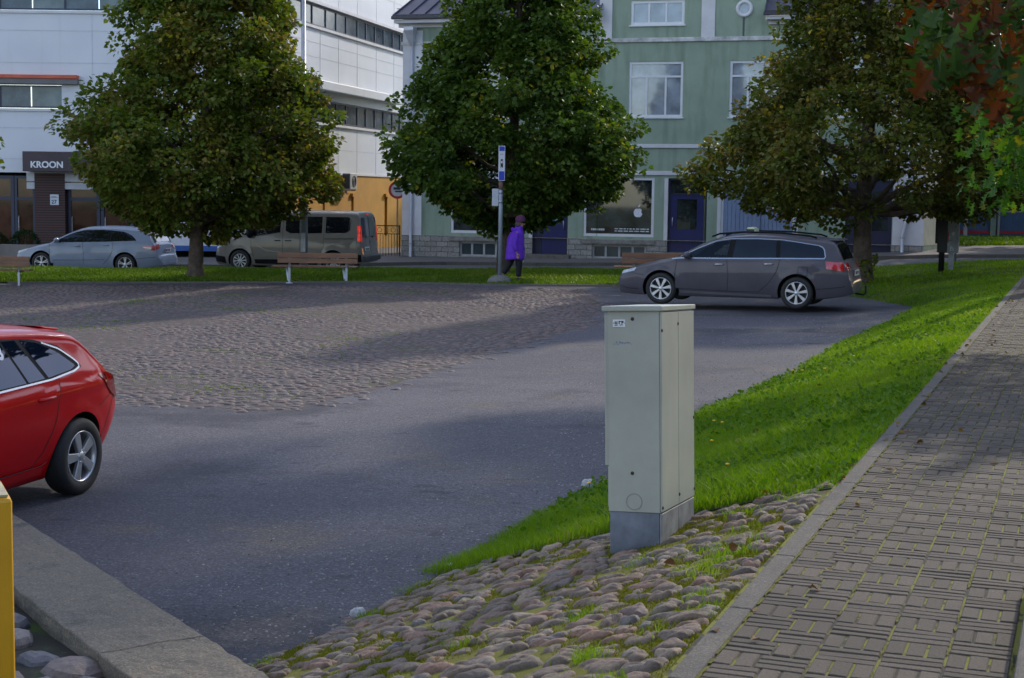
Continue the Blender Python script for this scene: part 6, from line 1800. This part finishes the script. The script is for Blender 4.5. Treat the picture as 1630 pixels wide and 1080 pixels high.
# dark post with a box, poster column behind it
bp_ = empty('signal_post', (11.05, 39.4, -.42), 'black post with a long dark box standing on the right lawn', 'post', R(-8))
MB().tube([(0,0,-.2),(0,0,2.2)], .075, 14).build('post', m_black, bp_, True)
MB().box(-.115,.12,-.11,.11,.72,2.16).build('box', mat('black_box', (.014,.015,.015), .6), bp_, bevel=.02)
MB().box(-.175,-.125,-.03,.03,.95,1.6).box(-.13,-.11,-.03,.03,.95,1.0).box(-.13,-.11,-.03,.03,1.55,1.6).build('side_handle', m_black, bp_)
ip = empty('poster_board', (11.45, 40.0, -.45), 'grey board with torn blue and white posters behind the black post', 'notice board', R(-20))
MB().box(-.05,.08,-.03,.03,-.2,.72).build('leg', mat('board_grey', (.33,.34,.36), .7, var=.3, vscale=4), ip, bevel=.005)
bo = MB().box(-.13,.20,-.05,.05,.72,2.35).build('board', MATS['board_grey'], ip, bevel=.01)
q = random.Random(12); mb = MB()
for k in range(9):
    x = q.uniform(-.11, .08); z = .78+k*.12; mb.box(x, x+q.uniform(.06,.11), -.056-.0006*k, -.0505-.0006*k, z, z+q.uniform(.08,.16))
mb.build('posters', mat('torn_posters', (.10,.26,.42), .6, var=.7, vscale=7, col2=(.45,.47,.50)), bo)
MB().box(-.1,-.06,-.058,-.051,1.0,1.3).build('red_poster', MATS['sign_red'], bo)
# no parking sign seen through the leaves
ns = empty('road_sign', (13.0, 44.9, -.36), 'small round blue and red no parking sign among the linden leaves', 'sign')
Mn = Matrix.Translation((0,-.05,2.36)) @ Matrix.Rotation(R(90),4,'X')
MB().lathe([(0,0),(.19,0),(.19,-.01)], 24, Mn).build('sign_face', m_sblue, ns)
MB().lathe([(.18,.004),(.24,.004),(.24,-.012),(0,-.012)], 24, Mn).build('red_rim', MATS['sign_red'], ns)
mb = MB().obox((0,-.056,2.36),(.13,0,.13),(0,.003,0),(-.02,0,.02)).obox((0,-.057,2.36),(-.13,0,.13),(0,.003,0),(.02,0,.02)); mb.build('red_cross_bars', MATS['sign_red'], ns)
MB().tube([(0,0,-.2),(0,0,2.7)], .03, 10).build('pole', m_steel, ns, True)

# fence of blue corrugated panels far right
fx0, fy, = 16.6, 66.0
fp = empty('panel_fence', (fx0, fy, -.1), 'blue corrugated panel fence with a red stripe beyond the grass knoll', 'fence')
mb = MB()
x = 0
while x < 9: mb.box(x, x+.055, -.02, .02, -.25, 1.22).box(x+.055, x+.11, .0, .03, -.25, 1.22); x += .11
mb.build('corrugated_panels', mat('corrugated_blue', (.065,.115,.24), .5, .1, var=.12, vscale=3), fp)
MB().box(0, 9, -.035, -.021, .30, .42).build('red_stripe', mat('fence_red', (.36,.015,.03), .5), fp)
MB().box(0, 9, -.04, .03, 1.22, 1.27).build('top_rail', m_steel, fp)
MB().box(0, 9, -.045, .035, -.33, -.25).box(0, 9, -.05, .04, -.6, -.331).build('base_rail', MATS['board_grey'], fp)
for i, (px_, w_, m_) in enumerate(((.55,.11,m_steel),(2.28,.5,mat('green_grey_pier', (.19,.24,.21), .7, var=.12)),(2.86,.16,MATS['board_grey']),(4.05,.22,MATS['green_grey_pier']),(4.28,.10,m_steel),(6.6,.2,m_steel))):
    MB().box(px_-w_/2, px_+w_/2, -.12, -.051, -.6, 1.0 if i == 1 else (1.5 if i in (2,) else 2.3)).build('fence_post', m_, fp, bevel=.01)
# pale house and dark trees behind the fence
hb = empty('pale_outbuilding', (15.5, 78, 0), 'pale green outbuilding with bands of windows behind the panel fence', 'building')
MB().box(0, 14, 0, 8, -1, 4.6).build('wall', mat('pale_green_render', (.27,.33,.29), .8, var=.15), hb)
MB().box(-.3, 14.3, -.4, 8.4, 4.6, 4.8).build('roof', m_roof, hb)
for k in range(5): box_obj('window', m_strip2, hb, .5+k*2.7, 2.6+k*2.7, -.02, .02, 2.1, 3.4)
dkl = leaf_mat('dark_far_leaves', [(0,(.012,.028,.010)),(.6,(.022,.045,.014)),(1,(.04,.065,.02))], patch=.4)
lime_tree('broadleaf_tree', (8.0, 92, -.1), 'dark added tree hidden behind the green house', 'tree', [(.8,1.2),(3,4.5),(6,6.2),(9,5.6),(12,3),(14,.3)], dkl, m_bark, 75, nclump=210, per=70, tr=.2, size=.32, csize=(.8,1.3))  # added unseen to block sky glow mirrored in the wing windows
lime_tree('broadleaf_tree', (19.0, 92, -.1), 'tall dark tree beyond the pale outbuilding, seen through the browning linden', 'tree', [(.8,1.2),(3,4.0),(6,5.2),(9,4.6),(12,2.5),(14,.3)], dkl, m_bark, 73, nclump=190, per=70, tr=.2, size=.3, csize=(.7,1.2))
lime_tree('broadleaf_tree', (22.0, 70, -.1), 'dark tree close behind the blue panel fence', 'tree', [(.8,1.2),(2,3.0),(4,3.6),(6,3.2),(8.5,1.5),(10,.3)], dkl, m_bark, 71, nclump=150, per=70, tr=.2, size=.2, csize=(.5,.9))

# small bushes in the planter
bl = leaf_mat('box_bush_leaves', [(0,(.010,.026,.008)),(1,(.026,.050,.014))])
def bush(loc, rad, h, label, seed):
    b = empty('bush', loc, label, 'bush', group='clipped bushes in the concrete planter')
    r = np.random.default_rng(seed); n = 1500
    d = r.normal(0, 1, (n, 3)); d /= np.linalg.norm(d, axis=1)[:, None]; d[:, 2] = abs(d[:, 2])
    C = d*(r.uniform(.5, 1, n)**.4)[:, None]*np.array([rad, rad, h])
    leaves('foliage', C, d, .06, bl, b, seed=seed)
    MB().tube([(0,0,-.1),(0,0,h*.6)], [.03,.015], 6).build('stem', m_bark, b)
bush((-17.2, 53.9, -.42), .52, .62, 'rounded dark bush in the planter, beside the brown pillar', 3)
bush((-18.3, 53.9, -.42), .50, .55, 'dark bush in the planter, farther from the brown pillar', 4)
# shoot beside the taxi's tail
sp_ = empty('young_shoot', (8.42, 36.6, -.45), 'pale green leafy shoot growing beside the rear of the taxi', 'plant')
MB().tube([(0,0,0),(.05,0,.3),(.16,0,.55),(.3,0,.72)], [.012,.01,.007,.004], 6).tube([(.03,0,.2),(-.04,0,.45),(-.06,0,.6)], [.008,.006,.003], 6).build('stem', m_bark, sp_)
r = np.random.default_rng(5)
C = np.array([(.05+.25*t+r.normal(0,.05), r.normal(0,.05), .25+.5*t+r.normal(0,.05)) for t in r.uniform(0,1,34)]+[(-.04+r.normal(0,.05), r.normal(0,.04), .4+.25*t) for t in r.uniform(0,1,20)])
leaves('leaves', C, np.tile(np.array([[.3,0,.1]]), (len(C),1)), .12, lm4, sp_, shape='heart', seed=2)

# yellow post at the left edge
yp = empty('yellow_post', (-2.10, 6.0, -.72), 'yellow painted square post with a pale top beside the rough stones', 'post', R(24))
MB().box(-.22,.09,-.2,.2,0,1.215).build('shaft', mat('yellow_paint', (.52,.27,.004), .4, var=.10, vscale=3, bump=.08, bscale=60), yp, bevel=.02)
MB().box(-.205,.075,-.185,.185,1.216,1.224).build('lit_top', mat('lit_cream_top', (.36,.31,.20), .7, var=.25, vscale=9), yp)  # cream of the sunlit top face, painted as a thin plate

# loose pale stones and dandelions
m_rub = mat('pale_rubble', (.42,.42,.42), .85, var=.2, vscale=20, bump=.5)
rq = random.Random(3)
for i, (x, y, sz, lb) in enumerate(((-.90, 8.93, .055, 'pale angular stone lying at the asphalt edge beside the cobbles'), (-.40, 10.0, .05, 'small white stone at the end of the grass edge'), (.66, 12.75, .075, 'pale stone half hidden in the grass edge behind the cabinet'))):
    v, f = stones([(0, 0, 0, sz, sz*.7, sz*.9, rq.uniform(0,3), 0, 0)], [(1,0),(.9,.6),(.5,.95)], 6, rq, wob=.25)
    o = obj('loose_stone', v, [t if t[2] != t[3] else t[:3] for t in f], m_rub); o.location = (x, y, max(zl(x, y), bank_z(*to_sq(x, y)) if i else -9)-.005)
    tag(o, lb, 'stone', 'loose pale stones on the asphalt edge')
m_dand = mat('dandelion_yellow', (.75,.45,.01), .6)
dan = None
for i in range(9):
    s_ = rq.uniform(4.4, 15); t_ = rq.uniform(.3, 1.0)
    x, y = sq(s_, Q(s_)*t_); loc = (x, y, bank_z(s_, Q(s_)*t_))
    if not dan:
        dan = empty('dandelion', loc, 'tiny yellow dandelion flower in the grass bank', 'flower', 0, 'dandelions in the grass bank')
        MB().lathe([(0,.105),(.012,.104),(.017,.098),(.008,.09),(0,.09)], 12).build('flower', m_dand, dan, True)
        MB().tube([(0,0,0),(.004,0,.05),(0,0,.092)], .0022, 6).build('stem', m_weed, dan, True)
    else: copy_tree(dan).location = loc

# ------------------------------------------------------------------ the walking woman
m_coat = mat('purple_coat', (.125,.024,.50), .75, var=.22, vscale=9, bump=.35, bscale=16)
m_trou = mat('black_trousers', (.008,.008,.011), .8)
m_skin = mat('skin', (.42,.22,.15), .55, var=.08)
m_hat = mat('plum_knit_hat', (.12,.035,.10), .9, var=.2, vscale=40, bump=.8, bscale=90)
m_hair = mat('grey_brown_hair', (.10,.075,.06), .8)
def skin(name, verts, edges, rad, m, parent, root=0, sub=2):
    bm = bmesh.new(); ly = bm.verts.layers.skin.verify()
    vs = [bm.verts.new(v) for v in verts]
    for a, b in edges: bm.edges.new((vs[a], vs[b]))
    for i, v in enumerate(vs):
        r_ = rad[i]; v[ly].radius = r_ if isinstance(r_, tuple) else (r_, r_)
        v[ly].use_root = (i == root)
    me = bpy.data.meshes.new(name); bm.to_mesh(me); bm.free()
    o = bpy.data.objects.new(name, me); link(o)
    k = o.modifiers.new('skin', 'SKIN'); k.use_smooth_shade = True
    u = o.modifiers.new('sub', 'SUBSURF'); u.levels = sub; u.render_levels = sub
    dg = bpy.context.evaluated_depsgraph_get(); dg.update()
    nm = bpy.data.meshes.new_from_object(o.evaluated_get(dg))
    o.modifiers.clear(); o.data = nm
    nm.materials.clear(); nm.materials.append(m); smooth_mesh(nm)
    if parent: o.parent = parent
    return o
wz = zl(.02, 39.6)+.02
wm_ = empty('person', (.06, 39.6, wz), 'person in a long purple coat and plum hat walking past the bus stop', 'person')
# x is the walking direction; the viewer sees the right side (-y)
V = [(0,0,.84),(.01,0,1.05),(.05,0,1.24),(.085,0,1.33),(.12,0,1.40),(.135,0,1.47),(.14,0,1.53),
     (.06,-.09,.80),(.10,-.10,.46),(.075,-.10,.09),(.19,-.11,.035),
     (-.06,.09,.80),(-.14,.09,.46),(-.33,.09,.16),(-.24,.10,.05),
     (.03,-.18,1.24),(-.01,-.235,.99),(.04,-.235,.74),(.03,.18,1.24),(.05,.235,1.0),(.16,.22,.80)]
E_ = [(0,1),(1,2),(2,3),(3,4),(4,5),(5,6),(0,7),(7,8),(8,9),(9,10),(0,11),(11,12),(12,13),(13,14),(2,15),(15,16),(16,17),(2,18),(18,19),(19,20)]
Rd = [.15,.15,.13,.075,.058,.085,.078,.095,.06,.036,.022,.095,.06,.036,.022,.06,.048,.034,.06,.048,.034]
skin('body', V, E_, Rd, m_skin, wm_)
# face: nose, eyes, ear, mouth
mb = MB()
mb.lathe([(0,.03),(.013,.012),(.017,-.01),(0,-.022)], 10, Matrix.Translation((.222,0,1.485)) @ Matrix.Rotation(R(68),4,'Y'))
mb.lathe([(0,.012),(.025,.0),(.018,-.012),(0,-.014)], 10, Matrix.Translation((.125,-.083,1.49)) @ Matrix.Rotation(R(90),4,'X') @ Matrix.Diagonal((.8,1.3,1,1)))
mb.lathe([(0,.012),(.025,.0),(.018,-.012),(0,-.014)], 10, Matrix.Translation((.125,.083,1.49)) @ Matrix.Rotation(R(-90),4,'X') @ Matrix.Diagonal((.8,1.3,1,1)))
mb.build('nose_and_ears', m_skin, wm_, True)
mb = MB()
for sg in (-1, 1): mb.lathe([(0,.009),(.008,.004),(.009,0)], 10, Matrix.Translation((.205,sg*.032,1.515)) @ Matrix.Rotation(R(90),4,'Y'))
mb.build('eye', m_pink, wm_, True)
box_obj('mouth', mat('lips', (.32,.10,.09), .5), wm_, .205, .214, -.022, .022, 1.438, 1.446)
# hair under the hat, hat
MB().lathe([(.085,.03),(.098,-.01),(.095,-.05),(.07,-.09),(.04,-.10)], 20, Matrix.Translation((.078,0,1.515)) @ Matrix.Rotation(R(-14),4,'Y')).build('hair', m_hair, wm_, True)
MB().lathe([(.098,-.035),(.112,-.03),(.114,.0),(.118,.05),(.105,.10),(.07,.135),(.03,.148),(0,.15)], 24, Matrix.Translation((.122,0,1.572)) @ Matrix.Rotation(R(-8),4,'Y') @ Matrix.Diagonal((1.12,1,1,1))).build('hat', m_hat, wm_, True)
# coat: lofted rings from hem to collar, sleeves skinned over the arms
def loft(rings, n=26, wrinkle=.0, seed=1):
    q = random.Random(seed); V = []; F = []
    for j, (cx_, cy_, z, rx, ry) in enumerate(rings):
        for k in range(n):
            w = 2*pi*k/n
            e = 1+wrinkle*math.sin(5*w+j*.9)+wrinkle*.7*math.sin(9*w-j*1.7)
            V.append((cx_+rx*e*math.cos(w), cy_+ry*e*math.sin(w), z+.012*math.sin(3*w+j)*bool(wrinkle)))
    for j in range(len(rings)-1):
        for k in range(n): F.append((j*n+k, j*n+(k+1) % n, (j+1)*n+(k+1) % n, (j+1)*n+k))
    return V, F
v, f = loft([(-.015,0,.565,.245,.245),(-.01,0,.62,.25,.25),(-.005,0,.75,.245,.245),(0,0,.88,.235,.24),(.005,0,1.0,.225,.235),(.015,0,1.1,.22,.235),(.025,0,1.18,.205,.225),(.035,0,1.25,.18,.205),(.055,0,1.31,.145,.16),(.075,0,1.36,.11,.115),(.085,0,1.41,.10,.10),(.09,0,1.425,.088,.088)], 30, .028)
coat = obj('coat', v, f, m_coat, wm_, smooth=True)
b_ = coat.modifiers.new('solid', 'SOLIDIFY'); b_.thickness = .012
skin('sleeve', [(.035,-.165,1.27),(.01,-.215,1.16),(-.02,-.25,1.0),(.0,-.255,.87),(.035,-.25,.775)], [(0,1),(1,2),(2,3),(3,4)], [.075,.078,.072,.066,.058], m_coat, wm_)
skin('sleeve', [(.035,.165,1.27),(.03,.215,1.16),(.05,.25,1.0),(.10,.245,.9),(.15,.235,.82)], [(0,1),(1,2),(2,3),(3,4)], [.075,.078,.072,.066,.058], m_coat, wm_)
skin('hood', [(-.05,-.09,1.33),(-.085,0,1.36),(-.05,.09,1.33),(.03,.11,1.36),(.03,-.11,1.36)], [(4,0),(0,1),(1,2),(2,3)], [.05,.062,.05,.035,.035], m_coat, wm_, 2)
def hand(base, d, m, parent):
    """palm with four fingers and a thumb, slightly curled"""
    d = Vector(d).normalized(); f_ = Vector((1,0,0)); s_ = d.cross(f_).normalized(); f_ = s_.cross(d).normalized()
    V = [Vector(base), Vector(base)+d*.045, Vector(base)+d*.085]; E = [(0,1),(1,2)]; Rr = [(.026,.018),(.036,.016),(.034,.014)]
    for i, (o_, L_) in enumerate(((.030,.062),(.011,.072),(-.009,.068),(-.027,.052))):
        a = V[2]+f_*o_*.9; n_ = len(V)
        V += [a+d*.008, a+d*L_*.5+s_*.006, a+d*L_*.92+s_*.022]; E += [(2,n_),(n_,n_+1),(n_+1,n_+2)]; Rr += [.0095,.0088,.007]
    n_ = len(V); V += [V[1]+f_*.036-d*.008, V[1]+f_*.052+d*.022+s_*.008, V[1]+f_*.050+d*.052+s_*.016]; E += [(1,n_),(n_,n_+1),(n_+1,n_+2)]; Rr += [.012,.0105,.008]
    return skin('hand', V, E, Rr, m, parent, 1, 1)
hand((.042,-.248,.745), (.18,.05,-1), m_skin, wm_); hand((.165,.225,.795), (.5,-.05,-.8), m_skin, wm_)
skin('trousers', [(0,0,.80),(.05,-.09,.74),(.10,-.10,.46),(.085,-.10,.11),(-.05,.09,.74),(-.14,.09,.46),(-.32,.09,.18)], [(0,1),(1,2),(2,3),(0,4),(4,5),(5,6)], [.15,.115,.092,.074,.115,.09,.07], m_trou, wm_)
skin('shoe', [(.04,-.10,.07),(.12,-.105,.05),(.25,-.115,.042)], [(0,1),(1,2)], [.058,.055,.046], m_trou, wm_, 1)
skin('shoe', [(-.37,.09,.17),(-.32,.09,.10),(-.21,.10,.045)], [(0,1),(1,2)], [.056,.054,.046], m_trou, wm_, 1)
bag = skin('white_bag', [(.18,.22,.72),(.185,.225,.60),(.18,.225,.46)], [(0,1),(1,2)], [(.025,.02),(.09,.05),(.11,.06)], m_white, None, 1)
bag.location = wm_.location; tag(bag, 'white carrier bag in the far hand of the person in purple', 'bag')

# driver of the taxi
drv = empty('person', tx.matrix_world @ Vector((0,0,0)) if False else (0,0,0), 'person in a yellow vest at the wheel of the dark grey taxi', 'person')
drv.location = tx.location; drv.rotation_euler = tx.rotation_euler
Vd = [(2.42,-.36,.62),(2.46,-.36,.85),(2.50,-.36,1.05),(2.48,-.36,1.13),(2.46,-.36,1.20),(2.45,-.36,1.27),(2.46,-.54,1.02),(2.28,-.55,.86),(2.02,-.47,.98),(2.46,-.18,1.02),(2.28,-.17,.86),(2.02,-.25,.98),(2.1,-.45,.66),(1.75,-.45,.50),(2.1,-.27,.66),(1.75,-.27,.50)]
skin('body', Vd, [(0,1),(1,2),(2,3),(3,4),(4,5),(2,6),(6,7),(7,8),(2,9),(9,10),(10,11),(0,12),(12,13),(0,14),(14,15)], [.14,.14,.13,.055,.085,.08,.055,.045,.035,.055,.045,.035,.08,.055,.08,.055], m_skin, drv)
v, f = loft([(2.42,-.36,.60,.16,.19),(2.46,-.36,.8,.17,.20),(2.49,-.36,.98,.165,.20),(2.50,-.36,1.08,.12,.16),(2.49,-.36,1.12,.07,.075)], 20, .02)
obj('vest', v, f, mat('yellow_vest', (.55,.42,.02), .8), drv, smooth=True)
skin('sleeve', [(2.47,-.52,1.03),(2.28,-.55,.86),(2.04,-.475,.975)], [(0,1),(1,2)], [.072,.062,.05], m_ctrim, drv)
skin('sleeve', [(2.47,-.20,1.03),(2.28,-.17,.86),(2.04,-.245,.975)], [(0,1),(1,2)], [.072,.062,.05], m_ctrim, drv)
MB().lathe([(.093,-.02),(.097,.02),(.085,.07),(.05,.10),(0,.108)], 18, Matrix.Translation((2.465,-.36,1.245))).build('hair', m_hair, drv, True)
# ------------------------------------------------------------------ light, sky, camera
EL, AZ = 29., 55.                   # sun height; degrees from +x towards +y
w = bpy.data.worlds.new('World'); SC.world = w; w.use_nodes = True
nt = w.node_tree; L = nt.links; bg = nt.nodes['Background']
sky = nd(nt, 'ShaderNodeTexSky', sky_type='NISHITA', sun_disc=False)
sky.sun_elevation = R(EL); sky.sun_rotation = R(90-AZ); sky.air_density = 1.0; sky.dust_density = .6; sky.ozone_density = 1.2
tc = nd(nt, 'ShaderNodeTexCoord')
mp = nd(nt, 'ShaderNodeMapping'); mp.inputs['Scale'].default_value = (1, 1, 2.4); L.new(tc.outputs['Generated'], mp.inputs['Vector'])
nz = nd(nt, 'ShaderNodeTexNoise', Scale=2.1, Detail=9., Roughness=.58); L.new(mp.outputs[0], nz.inputs['Vector'])
rr_ = ramp(nt, [(.52, (0,0,0)), (.60, (1,1,1))]); L.new(nz.outputs['Fac'], rr_.inputs['Fac'])
mx = nd(nt, 'ShaderNodeMix', data_type='RGBA'); mx.inputs[7].default_value = (9.5, 9.8, 10.6, 1)
ml = nd(nt, 'ShaderNodeMath', operation='MULTIPLY'); ml.inputs[1].default_value = .75; L.new(rr_.outputs[0], ml.inputs[0])
L.new(ml.outputs[0], mx.inputs[0]); 
tn = nd(nt, 'ShaderNodeMix', data_type='RGBA', blend_type='MULTIPLY'); tn.inputs[0].default_value = 1; tn.inputs[7].default_value = (.95, .98, 1.08, 1)
L.new(sky.outputs[0], tn.inputs[6]); L.new(tn.outputs[2], mx.inputs[6])
L.new(mx.outputs[2], bg.inputs['Color']); bg.inputs['Strength'].default_value = .15
sl = bpy.data.lights.new('sun', 'SUN'); sl.energy = 2.0; sl.angle = R(1.6); sl.color = (1, .90, .74)
so = bpy.data.objects.new('sun', sl); link(so)
d = Vector((math.cos(R(AZ))*math.cos(R(EL)), math.sin(R(AZ))*math.cos(R(EL)), math.sin(R(EL))))
so.rotation_euler = (-d).to_track_quat('-Z', 'Y').to_euler(); so.location = d*60

cam = bpy.data.cameras.new('camera'); co = bpy.data.objects.new('camera', cam); link(co)
cam.sensor_width = 36; cam.lens = 36*2430/1630; cam.clip_end = 3000; cam.clip_start = .1
pit = math.atan(233/2430)
co.matrix_world = Matrix.Translation((0, 0, 1.7)) @ Matrix.Rotation(pi/2-pit, 4, 'X') @ Matrix.Rotation(.0125, 4, 'Z')
cam.dof.use_dof = True; cam.dof.focus_distance = 12.; cam.dof.aperture_fstop = 13.
SC.camera = co
vs_ = SC.view_settings
vs_.view_transform = 'Standard'; vs_.look = 'None'; vs_.gamma = 1; vs_.exposure = .84; vs_.use_curve_mapping = False
SC.cycles.max_bounces = 6; SC.cycles.transparent_max_bounces = 8; SC.cycles.sample_clamp_indirect = 6
